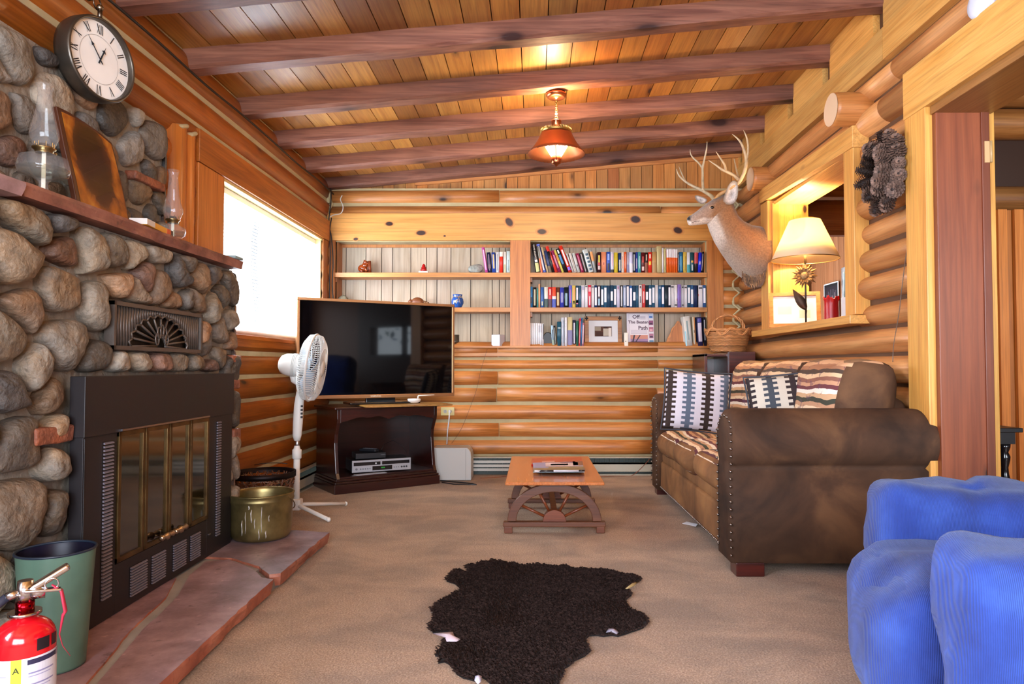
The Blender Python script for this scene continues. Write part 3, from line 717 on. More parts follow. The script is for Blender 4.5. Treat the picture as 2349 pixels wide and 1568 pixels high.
mb.obj('stonework', [M_stone, M_mortar], fp, True)
def ragged(name, top, z0, z1, parent, mats, col=WHITE, amp=.012, seg=.03, seed=0, notch=None, under=.015):
    """stone slab with chipped edges; top = outline (x,y) counter-clockwise"""
    pts = []
    for i in range(len(top)):
        a, b = Vector(top[i]), Vector(top[(i+1) % len(top)]); k = max(1, int((b-a).length/seg))
        for j in range(k): pts.append(a+(b-a)*j/k)
    n = len(pts); c = sum(pts, Vector((0, 0)))/n; vs = []; L_ = 5
    for l in range(L_):
        z = lerp(z1, z0, l/(L_-1))
        for i, p in enumerate(pts):
            d = (p-c).normalized(); q = amp*noise.noise(Vector((p.x*14+seed, p.y*14, z*30)))+amp*.6*noise.noise(Vector((p.x*45, p.y*45+seed, z*70)))
            if l == 0: q -= .004
            q -= under*l/(L_-1)
            vs.append((p.x+d.x*q, p.y+d.y*q, z+(.0015*noise.noise(Vector((p.x*9, p.y*9, 0))) if l == 0 else 0)))
    m = MB(); m.add(vs, [tuple(range(n))], col, 0); b = len(m.v)-len(vs)
    for l in range(L_-1):
        for i in range(n): m.f.append((b+l*n+i, b+(l+1)*n+i, b+(l+1)*n+(i+1) % n, b+l*n+(i+1) % n)); m.c.append(col); m.m.append(1); m.s.append(False)
    m.f.append(tuple(b+(L_-1)*n+i for i in reversed(range(n)))); m.c.append(col); m.m.append(1); m.s.append(False)
    return m.obj(name, mats, parent, True)
def tri(name, mats): return mats
# mantel slabs
ragged('mantel', [(-1.66, 1.86), (-1.405, 1.86), (-1.40, 2.3), (-1.412, 2.8), (-1.408, 3.30), (-1.64, 3.32)], 1.352, 1.392, fp, [M_flag, slate_mat('mantel_edge', '#54342c', '#8a5a4c', '#a27262')], (1, .95, .95), .010, .035, 3)
ragged('mantel', [(-1.66, 1.0), (-1.385, 1.0), (-1.388, 1.86), (-1.66, 1.86)], 1.345, 1.385, fp, [M_flag, M_flag], (1.4, 1.25, 1.2), .004, .035, 9)
# hearth
mb = MB(); mb.box((-1.5, 1.0, 0), (-1.03, 3.38, .040), hexc('#8d877f')); mb.box((-1.5, 1.0, .0), (-1.13, 3.3, .052), hexc('#9a958d')); mb.obj('hearth_base', plain('hearth_mortar', rough=.9, bump=.6, bs=40, var=.2), fp, True)
ragged('hearth_slab', [(-1.5, 3.47), (-1.47, 2.98), (-1.30, 2.955), (-1.13, 2.83), (-1.045, 2.72), (-1.005, 2.735), (-1.012, 3.41), (-1.2, 3.465)], .012, .062, fp, [M_flag, M_flagedge], (.92, .88, .9), .007, .03, 1)
ragged('hearth_slab', [(-1.30, 2.94), (-1.385, 2.90), (-1.36, 2.72), (-1.28, 2.48), (-1.225, 2.16), (-1.165, 1.93), (-1.115, 1.72), (-.965, 1.70), (-.985, 2.2), (-1.005, 2.66), (-1.06, 2.69), (-1.13, 2.79)], .012, .062, fp, [M_flag, M_flagedge], (1.1, .95, .9), .007, .03, 2)
ragged('hearth_slab', [(-1.43, 2.55), (-1.5, 1.75), (-1.15, 1.74), (-1.195, 1.93), (-1.26, 2.16), (-1.315, 2.47), (-1.40, 2.70)], .012, .060, fp, [M_flag, M_flagedge], (1.15, .98, 1.0), .006, .03, 4)
ragged('hearth_slab', [(-1.5, 1.0), (-.955, 1.0), (-.96, 1.68), (-1.11, 1.70), (-1.5, 1.72)], .012, .060, fp, [M_flag, M_flagedge], (1.1, .9, .9), .006, .03, 5)
# ---- cast iron warm-air vent
mb = MB(); V0, V1, Z0, Z1 = 2.290, 2.915, .940, 1.105
def fv(u, v, d): return Vector((xf(u)+.035+d, u, v))
def vb(m_, u0, u1, v0, v1, d0, d1, col=WHITE, m=0):
    m_.hexa([fv(u0, v0, d0), fv(u1, v0, d0), fv(u1, v0, d1), fv(u0, v0, d1), fv(u0, v1, d0), fv(u1, v1, d0), fv(u1, v1, d1), fv(u0, v1, d1)][0:8], col, m)
iron = hexc('#6a625c'); vb(mb, V0+.01, V1-.01, Z0+.01, Z1-.01, -.02, -.008, hexc('#0a0908'))
for a, b, c, d in ((V0, V1, Z0, Z0+.014), (V0, V1, Z1-.014, Z1), (V0, V0+.012, Z0, Z1), (V1-.012, V1, Z0, Z1)): vb(mb, a, b, c, d, -.02, .014, iron)
uc, r1, r2 = (V0+V1)/2, .205, .118
u = V0+.026
while u < V1-.02:
    t = 1-((u-uc)/r1)**2; zb0 = Z0+.014+(r2*math.sqrt(t) if t > 0 else 0)
    if zb0 < Z1-.02: mb.tube([fv(u, zb0, 0), fv(u, Z1-.012, 0)], .0055, 8, iron)
    u += .0165
arc = [fv(uc+r1*math.cos(a*PI/36), Z0+.014+r2*math.sin(a*PI/36), .0) for a in range(37)]; 
for k in range(13):
    a = PI*k/12; mb.tube([fv(uc+.03*math.cos(a), Z0+.02+.03*math.sin(a), .004), fv(uc+r1*math.cos(a)*.98, Z0+.014+r2*math.sin(a), .002)], .0042, 6, iron)
for k in range(12):
    a0, a1 = PI*k/12, PI*(k+1)/12; am = (a0+a1)/2
    mb.tube([fv(uc+r1*.95*math.cos(a0), Z0+.014+r2*.95*math.sin(a0), .003), fv(uc+r1*1.03*math.cos(am), Z0+.014+r2*1.05*math.sin(am), .003), fv(uc+r1*.95*math.cos(a1), Z0+.014+r2*.95*math.sin(a1), .003)], .0045, 6, iron)
for k in range(5):
    a = PI*(k+.5)/5; cu, cv = uc+.035*math.cos(a), Z0+.03+.05*math.sin(a)
    mb.tube([fv(cu+.012*math.cos(t*PI/5), cv+.022*math.sin(t*PI/5), .008) for t in range(10)], .003, 6, iron, closed=True)
mb.obj('warm_air_vent', plain('cast_iron', rough=.45, metal=.6, bump=.2, bs=90), fp, True)
# ---- steel fireplace insert with glass doors
fi = T('fireplace_insert', 'black steel fireplace insert with brass edged glass doors and louvres', 'fireplace insert', (-1.40, 2.65, .062))
y0, y1 = 2.105, 3.215; xa, xb = -1.385, -1.418
def fi_(u, v, d): t = (u-y0)/(y1-y0); return Vector((lerp(xa, xb, t)+d, u, v))
def ib(m_, u0, u1, v0, v1, d0, d1, col=WHITE, m=0):
    m_.hexa([fi_(u0, v0, d0), fi_(u1, v0, d0), fi_(u1, v0, d1), fi_(u0, v0, d1), fi_(u0, v1, d0), fi_(u1, v1, d0), fi_(u1, v1, d1), fi_(u0, v1, d1)], col, m)
M_steel = plain('dark_steel', hexc('#1d191c'), rough=.5, bump=.05, bs=400)
D0, D1, DZ0, DZ1 = 2.285, 2.965, .225, .668
mb = MB()
ib(mb, y0, D0, .062, .665, -.042, 0); ib(mb, D1, y1, .062, .665, -.042, 0); ib(mb, D0, D1, .062, DZ0, -.042, 0); ib(mb, D0, D1, DZ0, DZ1, -.042, -.036, hexc('#303030'))
ib(mb, y0+.003, y0+.006, .062, .66, .0, .003); mb.obj('surround', M_steel, fi, True, bevel=.0015)
mb = MB(); ib(mb, y0-.004, y1+.004, .663, .852, -.042, .006); mb.obj('hood_panel', M_steel, fi, True, bevel=.002)
br = hexc('#6a5230')
for k in range(4):
    a = lerp(D0, D1, k/4)+.002; b = lerp(D0, D1, (k+1)/4)-.002; z0, z1 = DZ0+.004, DZ1-.004; m1 = MB(); w = .017
    tilt = .010*(1 if k % 2 else -1); 
    for q in ((a, a+w, z0, z1), (b-w, b, z0, z1), (a, b, z0, z0+.016), (a, b, z1-.016, z1)): ib(m1, *q, -.012, .006, br)
    d = m1.obj('glass_door', M_brass, fi, True, bevel=.001)
    m1 = MB(); ib(m1, a+w*.8, b-w*.8, z0+.014, z1-.014, -.004, -.001, hexc('#0c0a0a')); g = m1.obj('door_glass', M_gloss, d, False) if False else None
    m2 = MB(); m2.v = [ROOTM[fi.name].inverted() @ p for p in m1.v]; m2.f, m2.c, m2.m, m2.s = m1.f, m1.c, m1.m, m1.s
    M_fglass = bpy.data.materials.get('smoked_fire_glass') or plain('smoked_fire_glass', hexc('#b0a090'), rough=.05, coat=1.0)
    gd = m2.obj('door_glass', M_fglass, d)
    gd.location = (0, 0, 0)
    if k in (1, 2):
        m1 = MB(); z = .252; ys = (D0+.24, D0+.335) if k == 1 else (D0+.345, D0+.44)
        o = lambda u, v, dd: ROOTM[fi.name].inverted() @ fi_(u, v, dd)
        prof = [(0, .003), (.006, .009), (.014, .005), (.03, .007), (.04, .012), (.05, .007), (.07, .005), (.085, .009), (.095, .004)]
        m1.tube([o(ys[0]+t, z, .028) for t, _ in prof], [r*1.35 for _, r in prof], 10, hexc('#c8b8a0'))
        m1.tube([o(ys[0]+.045, z, .0), o(ys[0]+.045, z, .028)], .004, 8, hexc('#b09a78')); hd = m1.obj('door_handle', M_metal, d); hd.location = (0, 0, 0)
for u0, u1, v0, v1, hz, n in ((2.205, 2.262, .13, .64, 1, 44), (3.045, 3.09, .13, .64, 1, 44), (2.372, 2.482, .088, .192, 1, 11), (2.512, 2.612, .088, .192, 1, 11), (2.668, 2.775, .088, .192, 1, 11), (2.81, 2.90, .088, .192, 1, 11)):
    m1 = MB(); ib(m1, u0, u1, v0, v1, -.002, .001, hexc('#0a090c')); lo = .45 if n == 44 else 0
    for k in range(n):
        z = lerp(v0, v1, (k+.5)/n); hh = (v1-v0)/n*.30; dk = hexc('#7c7884')
        m1.hexa([fi_(u0+.003, z-hh, .0), fi_(u1-.003, z-hh, .0), fi_(u1-.003, z-hh, .007), fi_(u0+.003, z-hh, .007), fi_(u0+.003, z+hh, .0), fi_(u1-.003, z+hh, .0), fi_(u1-.003, z+hh*.2, .006), fi_(u0+.003, z+hh*.2, .006)], dk)
    m1.obj('louver', plain('steel_louvre', rough=.4, metal=.3) if not bpy.data.materials.get('steel_louvre') else bpy.data.materials['steel_louvre'], fi, True)
mb = MB(); ib(mb, D0+.01, D1-.01, DZ1-.002, DZ1+.004, .004, .012, hexc('#9a96a0')); mb.obj('upper_rail', M_metal, fi, True); mb = MB(); ib(mb, 2.975, 2.99, .155, .160, 0, .006, hexc('#c0bcc8')); mb.obj('damper_knob', M_metal, fi, True)
# ================================================================== things on and by the fireplace
# wall clock
cx_, cy_, cz_ = -1.565, 2.425, 1.985
ck = T('wall_clock', 'round white faced wall clock in a dark metal case hanging from a hook', 'clock', (cx_, cy_, cz_-.165))
Rk = Matrix.Scale(.90, 4) @ Matrix.Rotation(math.radians(-11), 4, 'Z') @ Matrix.Rotation(PI/2, 4, 'Y')      # local z -> +x (faces the room)
mb = MB(); mb.lathe([(0, -.05), (.160, -.05), (.165, -.03), (.165, .015), (.162, .022), (.156, .024), (.152, .018), (.150, .0)], (cx_, cy_, cz_), 56, hexc('#5d574f'), 0, M=Rk); mb.obj('case', plain('aged_pewter', rough=.35, metal=.8, var=.2), ck, True)
mb = MB(); mb.lathe([(0, .0), (.150, .0)], (cx_, cy_, cz_), 48, hexc('#f4f4f0'), 0, M=Rk); mb.obj('dial', plain('clock_paper', rough=.6, var=.06), ck, True)
Zk = (Rk @ Vector((0, 0, 1))); Zk.normalize(); up = Vector((0, 0, 1)); rt_ = up.cross(Zk).normalized()        # rt_ = to the right when facing the dial
def kp(a, r, d=.003):
    r *= .90; return Vector((cx_, cy_, cz_)) + rt_*(r*math.sin(a)) + up*(r*math.cos(a)) + Zk*d
mb = MB(); bk = hexc('#1c1a20')
def stroke(p, q, w, d=.002): # thin dial bar
    n_ = (q-p).normalized().cross(Zk)*w/2; mb.add([p-n_, q-n_, q+n_, p+n_], [(0, 1, 2, 3)], bk)
nums = ['XII', 'I', 'II', 'III', 'IV', 'V', 'VI', 'VII', 'VIII', 'IX', 'X', 'XI']
for i, s_ in enumerate(nums):
    a = i*PI/6; er = (kp(a, 1, 0)-kp(a, 0, 0)).normalized(); et = er.cross(Zk)*-1
    et = (kp(a+PI/2, 1, 0)-kp(a+PI/2, 0, 0)).normalized(); c = kp(a, .122, .002)
    if s_ == 'IV': s_ = 'IIII'
    ws = {'I': .007, 'V': .016, 'X': .015}; tot = sum(ws[ch_] for ch_ in s_); x_ = -tot/2; H_ = .017
    for ch_ in s_:
        w_ = ws[ch_]; a0 = c+et*(x_+w_/2)
        if ch_ == 'I': stroke(a0-er*H_, a0+er*H_, .0032)
        elif ch_ == 'V': stroke(a0-et*w_*.38+er*H_, a0-er*H_, .0036); stroke(a0+et*w_*.38+er*H_, a0-er*H_, .0016)
        else: stroke(a0-et*w_*.38+er*H_, a0+et*w_*.38-er*H_, .0036); stroke(a0+et*w_*.38+er*H_, a0-et*w_*.38-er*H_, .0016)
        x_ += w_
for r_ in (.094,): 
    for i in range(72): stroke(kp(i*PI/36, r_, .0018), kp((i+1)*PI/36, r_, .0018), .0008)
mb.obj('numerals', M_plain, ck, True)
for nm, a, L_, w_ in (('hour_hand', math.radians(24), .065, .009), ('minute_hand', math.radians(321), .095, .006)):
    mb = MB(); p = kp(a, -.018, .006); q = kp(a, L_, .006); n_ = (q-p).normalized().cross(Zk)
    mid = kp(a, L_*.6, .006)
    mb.add([p-n_*w_*.3, mid-n_*w_*.25, mid-n_*w_, kp(a, L_*.75, .006)-n_*.001, q, kp(a, L_*.75, .006)+n_*.001, mid+n_*w_, mid+n_*w_*.25, p+n_*w_*.3], [tuple(range(9))], hexc('#12202c')); mb.obj(nm, M_plain, ck, True, solid=.0015)
mb = MB(); mb.tube([Vector((cx_+.0, cy_, cz_+.147)), Vector((cx_+.0, cy_, cz_+.185))], .008, 10, hexc('#6a6258')); mb.ell((cx_, cy_, cz_+.19), (.012, .012, .012), col=hexc('#8a8070'))
mb.tube([Vector((cx_-.01, cy_+.022*math.sin(t*PI/6), cz_+.205+.022*math.cos(t*PI/6))) for t in range(12)], .003, 6, hexc('#6a6258'), closed=True); mb.obj('hanging_ring', M_metal, ck, True)
mb = MB(); mb.tube([(-1.71, cy_-.005, cz_+.25), (-1.63, cy_-.005, cz_+.255), (-1.595, cy_-.002, cz_+.24), (-1.59, cy_, cz_+.222), (-1.61, cy_, cz_+.217)], .004, 8, hexc('#8a7a5c')); tag(mb.obj('wall_hook', M_metal), 'small curved brass hook holding up the round clock', 'hook')
# oil lamps
def oil_lamp(x, y, z, H, label, fat, pedestal):
    r = T('oil_lamp', label, 'oil lamp', (x, y, z)); k = H/.33; o = Vector((x, y, z))
    if pedestal: pf = [(.0, 0), (.042, 0), (.040, .006), (.016, .014), (.012, .035), (.018, .045), (.03, .052), (.068, .062), (.074, .08), (.066, .112), (.03, .125), (.020, .13)]; bz = .13
    else: pf = [(.0, 0), (.030, 0), (.030, .006), (.026, .012), (.030, .02), (.044, .034), (.048, .05), (.042, .068), (.022, .08), (.018, .092)]; bz = .092
    mb = MB(); mb.lathe([(a*k*fat, b*k) for a, b in pf], o, 36); mb.obj('font_bowl', M_glass, r, True)
    mb = MB(); lv = pf[6:10] if pedestal else pf[5:8]
    lz = [(0, lv[0][1]*k+.002)]+[(a*k*fat-.003, b*k) for a, b in lv[:-1]]+[(0, lv[-2][1]*k)]
    mb.lathe(lz, o, 28, hexc('#b9b9a4') if pedestal else hexc('#c9c7b0')); mb.obj('lamp_oil', glassmat('lamp_oil', (.80, .80, .72), .35) if not bpy.data.materials.get('lamp_oil') else bpy.data.materials['lamp_oil'], r, True)
    mb = MB(); mb.lathe([(.022*k, bz*k-.004), (.024*k, bz*k+.004), (.030*k, bz*k+.008), (.031*k, bz*k+.012), (.018*k, bz*k+.014), (.014*k, bz*k+.024), (.0, bz*k+.026)], o, 24, hexc('#a89468')); mb.tube([o+Vector((.0, .028*k, bz*k+.008)), o+Vector((0, .045*k, bz*k+.008))], .003, 6, hexc('#a89468')); mb.ell(o+Vector((0, .048*k, bz*k+.008)), (.006, .002, .006), 10, 6, hexc('#a89468'))
    for q in range(8):
        a = q*PI/4; mb.box(o+Vector((.024*k*math.cos(a)-.001, .024*k*math.sin(a)-.001, bz*k+.01)), o+Vector((.024*k*math.cos(a)+.001, .024*k*math.sin(a)+.001, bz*k+.028)), hexc('#a89468'))
    mb.obj('burner', M_metal, r, True)
    mb = MB(); mb.box(o+Vector((-.006, -.001, .015*k)), o+Vector((.006, .001, bz*k+.018)), hexc('#efe9d8')); mb.obj('wick', M_plain, r, True)
    mb = MB(); top = .33-bz
    cp = [(.024, .012), (.028, .02), (.038, .045), (.037, .062), (.030, .09), (.022, .13), (.018, top-.03), (.020, top-.012), (.024, top)]
    mb.lathe([(a*k*(1.0 if pedestal else 1.08), (bz+b)*k) for a, b in cp], o, 36); mb.obj('chimney_glass', M_glass, r, True)
oil_lamp(-1.47, 2.03, 1.393, .335, 'larger clear glass oil lamp with a wide cloudy font left of the plaque', .92, True)
oil_lamp(-1.49, 2.80, 1.393, .30, 'smaller clear glass oil lamp with a round bowl near the window end of mantel', 1.15, False)
# decoupage plaque with a plain dark figure
def plaque():
    m, nt, b, N, L = newmat('amber_print'); tc = N('ShaderNodeTexCoord'); mp = N('ShaderNodeMapping'); L(tc.outputs['Object'], mp.inputs[0])
    n = N('ShaderNodeTexNoise'); n.inputs['Scale'].default_value = 9; n.inputs['Detail'].default_value = 5; n.inputs['Distortion'].default_value = .6; L(mp.outputs[0], n.inputs[0])
    g = N('ShaderNodeTexGradient'); g.gradient_type = 'SPHERICAL'; m2 = N('ShaderNodeMapping'); m2.inputs['Location'].default_value = (0, .03, -1.05); m2.inputs['Scale'].default_value = (2, 8.5, 5.2); L(tc.outputs['Object'], m2.inputs[0]); L(m2.outputs[0], g.inputs[0])
    a = N('ShaderNodeMath'); a.operation = 'MULTIPLY_ADD'; a.inputs[1].default_value = 1.3; L(g.outputs[1], a.inputs[0]); L(n.outputs[0], a.inputs[2])
    r = ramp(nt, a.outputs[0], [(.38, hexc('#c8862a')), (.55, hexc('#a35f18')), (.75, hexc('#4a260e')), (.95, hexc('#26130a'))])
    L(r.outputs[0], b.inputs['Base Color']); b.inputs['Roughness'].default_value = .25; b.inputs['Coat Weight'].default_value = .5; return m
pq = T('picture_plaque', 'amber and dark brown varnished wood plaque leaning on the stones above the mantel', 'plaque', (-1.505, 2.36, 1.393), math.radians(0))
Rp = Matrix.Rotation(math.radians(-13), 4, 'Y')
pw, ph = .145, .345
out = [(-pw+.0, 0), (-pw*.6, .004), (pw*.2, -.0), (pw, .003), (pw+.004, ph*.4), (pw-.001, ph*.8), (pw-.006, ph*.93), (pw*.55, ph*.975), (0, ph*1.0), (-pw*.6, ph*1.02), (-pw, ph*1.01), (-pw-.003, ph*.6), (-pw+.002, ph*.3)]
mb = MB(); mb.prism([(a, b) for a, b in out], lambda u, v, d: Rp @ Vector((d, u, v)), 0, .018, hexc('#4a2412')); mb.obj('board', M_satin, pq, bevel=.003)
mb = MB(); mb.prism([(a*.90+.004, b*.94+.008) for a, b in out], lambda u, v, d: Rp @ Vector((.0185+d, u, v)), 0, .001); mb.obj('print', plaque(), pq)
# match box and small slate on the mantel
mb = MB(); R = Matrix.Rotation(math.radians(8), 4, 'Z'); mb.M = Matrix.Translation((-1.44, 2.56, 1.394)) @ R
mb.box((-.03, -.12, 0), (.03, .12, .022), hexc('#e0a52a')); mb.box((-.0305, -.121, .001), (.0305, -.05, .0225), hexc('#d8d4d0')); mb.box((-.031, .06, .001), (.031, .10, .0225), hexc('#d0541e')); mb.box((-.0305, .085, -.0), (.0305, .121, .0224), hexc('#2a1a14'))
tag(mb.obj('match_box', M_satin, bevel=.001), 'long yellow box of fireplace matches lying flat on the mantel', 'match box')
mb = MB(); mb.rbox((-1.46, 3.235, 1.399), (.06, .045, .007), .006, (3, 3, 1), col=hexc('#8fa6a8'), nz=.003, ns=20); tag(mb.obj('tile_coaster', M_satin), 'pale blue grey flat stone piece on the window end of the mantel', 'stone piece')
# green metal bin
gb = T('metal_bin', 'tall green enamel bin with a dark rim standing by the insert', 'bin', (-1.318, 1.90, .062)); o = Vector((-1.318, 1.90, .062))
mb = MB(); mb.lathe([(0, .0), (.074, .0), (.074, .006), (.093, .316)], o, 44, hexc('#5a7a6a')); mb.lathe([(.0915, .316), (.072, .01), (0, .008)], o, 44, hexc('#141024'))
mb.obj('body', plain('chipped_green_enamel', rough=.35, metal=.1, var=.3, vs=7), gb, True)
mb = MB(); mb.tube([o+Vector((0.0935*math.cos(a*PI/24), 0.0935*math.sin(a*PI/24), .316)) for a in range(48)], .0035, 8, hexc('#1e2a3a'), closed=True); mb.obj('rim', M_satin, gb, True)
# fire extinguisher
ex = T('fire_extinguisher', 'red fire extinguisher with white label and chrome valve at the hearth corner', 'fire extinguisher', (-1.066, 1.445, .062)); o = Vector((-1.066, 1.445, .062)); r = .056
body = [(0, 0), (r*.9, 0), (r, .012), (r, .262), (r*.985, .275), (r*.93, .292), (r*.82, .308), (r*.66, .321), (r*.48, .330), (r*.34, .334), (r*.30, .350), (0, .350)]
body = [(a, b if b < .228 else .228+(b-.228)*.64) for a, b in body]; mb = MB(); mb.lathe(body, o, 48, hexc('#c8101c')); mb.obj('cylinder', M_gloss, ex, True)
view = math.atan2(-1.445, 1.066)
def la(m_, a0, a1, z0, z1, col, d=.0008, n=10):
    vs = []; 
    for i in range(n+1):
        a = view+math.radians(lerp(a0, a1, i/n)); vs += [o+Vector(((r+d)*math.cos(a), (r+d)*math.sin(a), z0)), o+Vector(((r+d)*math.cos(a), (r+d)*math.sin(a), z1))]
    m_.add(vs, [(2*i, 2*i+2, 2*i+3, 2*i+1) for i in range(n)], col)
mb = MB(); la(mb, -95, 95, .055, .228, hexc('#d5d5e0'), n=30); la(mb, -22, -4, .055, .228, hexc('#cfd83a'), .0012); la(mb, 6, 70, .214, .224, hexc('#2c2a4a'), .0012); la(mb, 70, 90, .212, .226, hexc('#9a98a8'), .0012)
la(mb, 22, 48, .238, .262, hexc('#1c1018'), .0008); la(mb, 54, 72, .238, .262, hexc('#2c1018'), .0008)
for k, z in enumerate((.195, .172, .148, .125, .102)):
    la(mb, 8, 60, z, z+.003, hexc('#8a88b0'), .0012); la(mb, 8, 52, z-.006, z-.004, hexc('#a09ec0'), .0012); la(mb, -85, -30, z, z+.002, hexc('#9a9ac8'), .0012)
la(mb, 34, 38, .158, .165, hexc('#b02030'), .0014); la(mb, 14, 32, .07, .095, hexc('#3a3860'), .0013); la(mb, 16, 30, .073, .092, hexc('#d5d5e0'), .0016); la(mb, 20, 26, .074, .090, hexc('#3a3860'), .0019); la(mb, 46, 58, .072, .097, hexc('#3a3860'), .0013)
for k, ch_ in enumerate('ABC'):
    a = view+math.radians(-13); p = o+Vector(((r+.0018)*math.cos(a), (r+.0018)*math.sin(a), .206-k*.035)); text_on(mb, ch_, .017, p, (-math.sin(a), math.cos(a), 0), (0, 0, 1), hexc('#2a3020'))
mb.obj('label', M_satin, ex, True)
M_chrome = plain('chrome', hexc('#c8c8cc'), rough=.18, metal=1.0)
e = Matrix.Rotation(view, 4, 'Z'); 
def ev(x, y, z): return o + e @ Vector((x, y, z-.043 if z > .33 else z))
mb = MB(); mb.cyl(ev(0, 0, .345), ev(0, 0, .352), .030, n=28, col=hexc('#e8e4dc')); mb.cyl(ev(0, 0, .35), ev(0, 0, .372), .017, n=20, col=hexc('#b81420')); mb.cyl(ev(0, 0, .37), ev(0, 0, .415), .016, .014, n=20)
mb.cyl(ev(0, .010, .388), ev(0, .034, .388), .015, n=20); mb.cyl(ev(0, -.01, .39), ev(0, -.032, .386), .009, n=14); mb.obj('valve', M_chrome, ex, True)
mb = MB(); mb.rbox(ev(.012, .03, .392), (.009, .032, .003), .002, (2, 2, 1), R=(e @ Matrix.Rotation(math.radians(-6), 4, 'X')).to_3x3()); mb.obj('carry_handle', M_chrome, ex, True)
mb = MB(); mb.rbox(ev(.0, .032, .408), (.013, .050, .007), .005, (2, 2, 1), R=(e @ Matrix.Rotation(math.radians(30), 4, 'X')).to_3x3(), col=(1, .95, .88)); mb.obj('lever', M_chrome, ex, True)
mb = MB(); mb.tube([ev(.0, -.03, .386), ev(0, -.05, .37), ev(0, -.068, .32), ev(0, -.074, .22), ev(0, -.072, .10)], .009, 10, hexc('#2a3040')); mb.obj('hose', M_satin, ex, True)
mb = MB(); mb.tube([ev(.01, .045, .40), ev(.012, .062, .385), ev(.012, .070, .34), ev(.012, .066, .29), ev(.012, .060, .25), ev(.012, .066, .225), ev(.012, .080, .20)], [.004, .010, .011, .009, .004, .002, .0015], 8, hexc('#b82a44'), sq=.35); mb.obj('pull_tag', M_satin, ex, True)
mb = MB(); mb.tube([ev(.012+.0*t, .045+.012*math.cos(t*PI/6), .402+.012*math.sin(t*PI/6)) for t in range(12)], .0015, 6, closed=True); mb.obj('safety_pin', M_chrome, ex, True)
# brass pot
bp_ = T('brass_pot', 'tarnished brass pot with white drips standing on the hearth', 'pot', (-1.315, 3.315, .062)); o = Vector((-1.315, 3.315, .062))
mb = MB(); mb.lathe([(0, 0), (.105, 0), (.125, .006), (.136, .022), (.140, .06), (.143, .17), (.149, .185), (.1495, .19), (.147, .196), (.149, .208), (.152, .214), (.150, .219), (.146, .217), (.143, .205), (.140, .19), (.137, .06), (.125, .02), (0, .012)], o, 56, hexc('#8a7a4e')); mb.obj('bowl', M_brass, bp_, True)
mb = MB(); rnd = random.Random(4)
for a_, z1, L_, w in ((-68, .175, .12, .006), (-86, .16, .06, .010), (-80, .12, .05, .006), (-97, .15, .10, .005), (-104, .11, .07, .008), (-72, .07, .05, .007), (-55, .13, .03, .006), (-60, .06, .035, .008), (-90, .18, .02, .012)):
    a = math.radians(a_); p = []
    for t in range(5): aa = a+.010*math.sin(t*1.7+a_); z = z1-L_*t/4; p.append(o+Vector(((.1412+.001*(z>.1))*math.cos(aa), .1415*math.sin(aa), z)))
    mb.tube(p, [w*.3, w, w*.6, w*.9, w*.3], 6, hexc('#c2c0bc'), sq=.25)
mb.obj('drip_stains', plain('white_drips', rough=.4), bp_, True)
mb = MB(); mb.tube([o+Vector((.153*math.cos(t*PI/16-.25)*1, .153*math.sin(t*PI/16-.25)*.98, .20-.10*math.sin(t*PI/16))) for t in range(17)], .0025, 8, hexc('#9a8a70')); 
mb.obj('bail_handle', M_metal, bp_, True)
# wicker waste basket
wb = T('wicker_basket', 'dark woven twig basket with an iron rim behind the brass pot', 'basket', (-1.495, 3.80, 0)); o = Vector((-1.495, 3.80, 0.0))
mb = MB(); rnd = random.Random(2)
for k in range(70):
    a = 2*PI*k/70; s_ = 1 if k % 2 else -1; p = []
    for t in range(13):
        z = .015+.27*t/12; rr = lerp(.115, .160, t/12)+.004*math.sin(t*2.4+k); aa = a+s_*.10*math.sin(t*1.3+k*.8)+rnd.uniform(-.02, .02); p.append(o+Vector((rr*math.cos(aa), rr*math.sin(aa), z)))
    mb.tube(p, .0036, 5, rt(.6, 1.3, .05) if False else sh(hexc('#5c3218'), rnd.uniform(.6, 1.5)))
for z in [.02+.022*i for i in range(12)]:
    rr = lerp(.115, .160, z/.28); mb.tube([o+Vector(((rr+.004*math.sin(a*1.7))*math.cos(a*PI/20), (rr+.004*math.sin(a*1.7))*math.sin(a*PI/20), z+.008*math.sin(a*.9+z*40))) for a in range(40)], .0035, 5, sh(hexc('#54301a'), rnd.uniform(.6, 1.5)), closed=True)
mb.lathe([(0, .01), (.112, .012)], o, 24, hexc('#2a160c'))
mb.obj('woven_body', M_satin, wb, True)
mb = MB(); mb.lathe([(.160, .275), (.168, .275), (.168, .305), (.160, .305), (.160, .275)], o, 44, hexc('#241c1c')); mb.obj('rim_band', M_oldmetal, wb, True)
mb = MB(); mb.tube([o+Vector((.155*math.cos(t*PI/12), .05+.10*math.sin(t*PI/12)*.6+.04, .30+.03*math.sin(t*PI/12))) for t in range(4, 10)], .0025, 6, hexc('#4a3c34')); mb.obj('wire_handle', M_oldmetal, wb, True)
# ================================================================== BUILT-IN BOOKSHELF
bs = T('built_in_bookshelf', 'built in bookshelf recessed in the log wall with grey washed panel back', 'bookshelf', (-.1, 5.75, 1.04))
FY = YB-.035; BKY = 5.835
mb = MB(); x = -1.66; k = 0; ws = [.05, .17, .135, .095, .155, .135, .09, .12, .17, .185, .06]
while x < 1.44:
    w = ws[k % len(ws)]; g = random.uniform(.88, 1.12); c = (g*random.uniform(.97, 1.03), g, g*random.uniform(.95, 1.02))
    mb.box((x, BKY, 1.045), (min(x+w-.006, 1.45), BKY+.012, 1.935), c, 0); x += w; k += 1
mb.box((-1.68, BKY+.010, 1.04), (1.46, BKY+.02, 1.94), hexc('#2a2018'), 1)
mb.obj('back_panel', [M_panel, M_plain], bs, True)
mb = MB(); mb.box((-1.722, FY-.006, 1.935), (1.60, YB+.02, 2.163), WHITE)
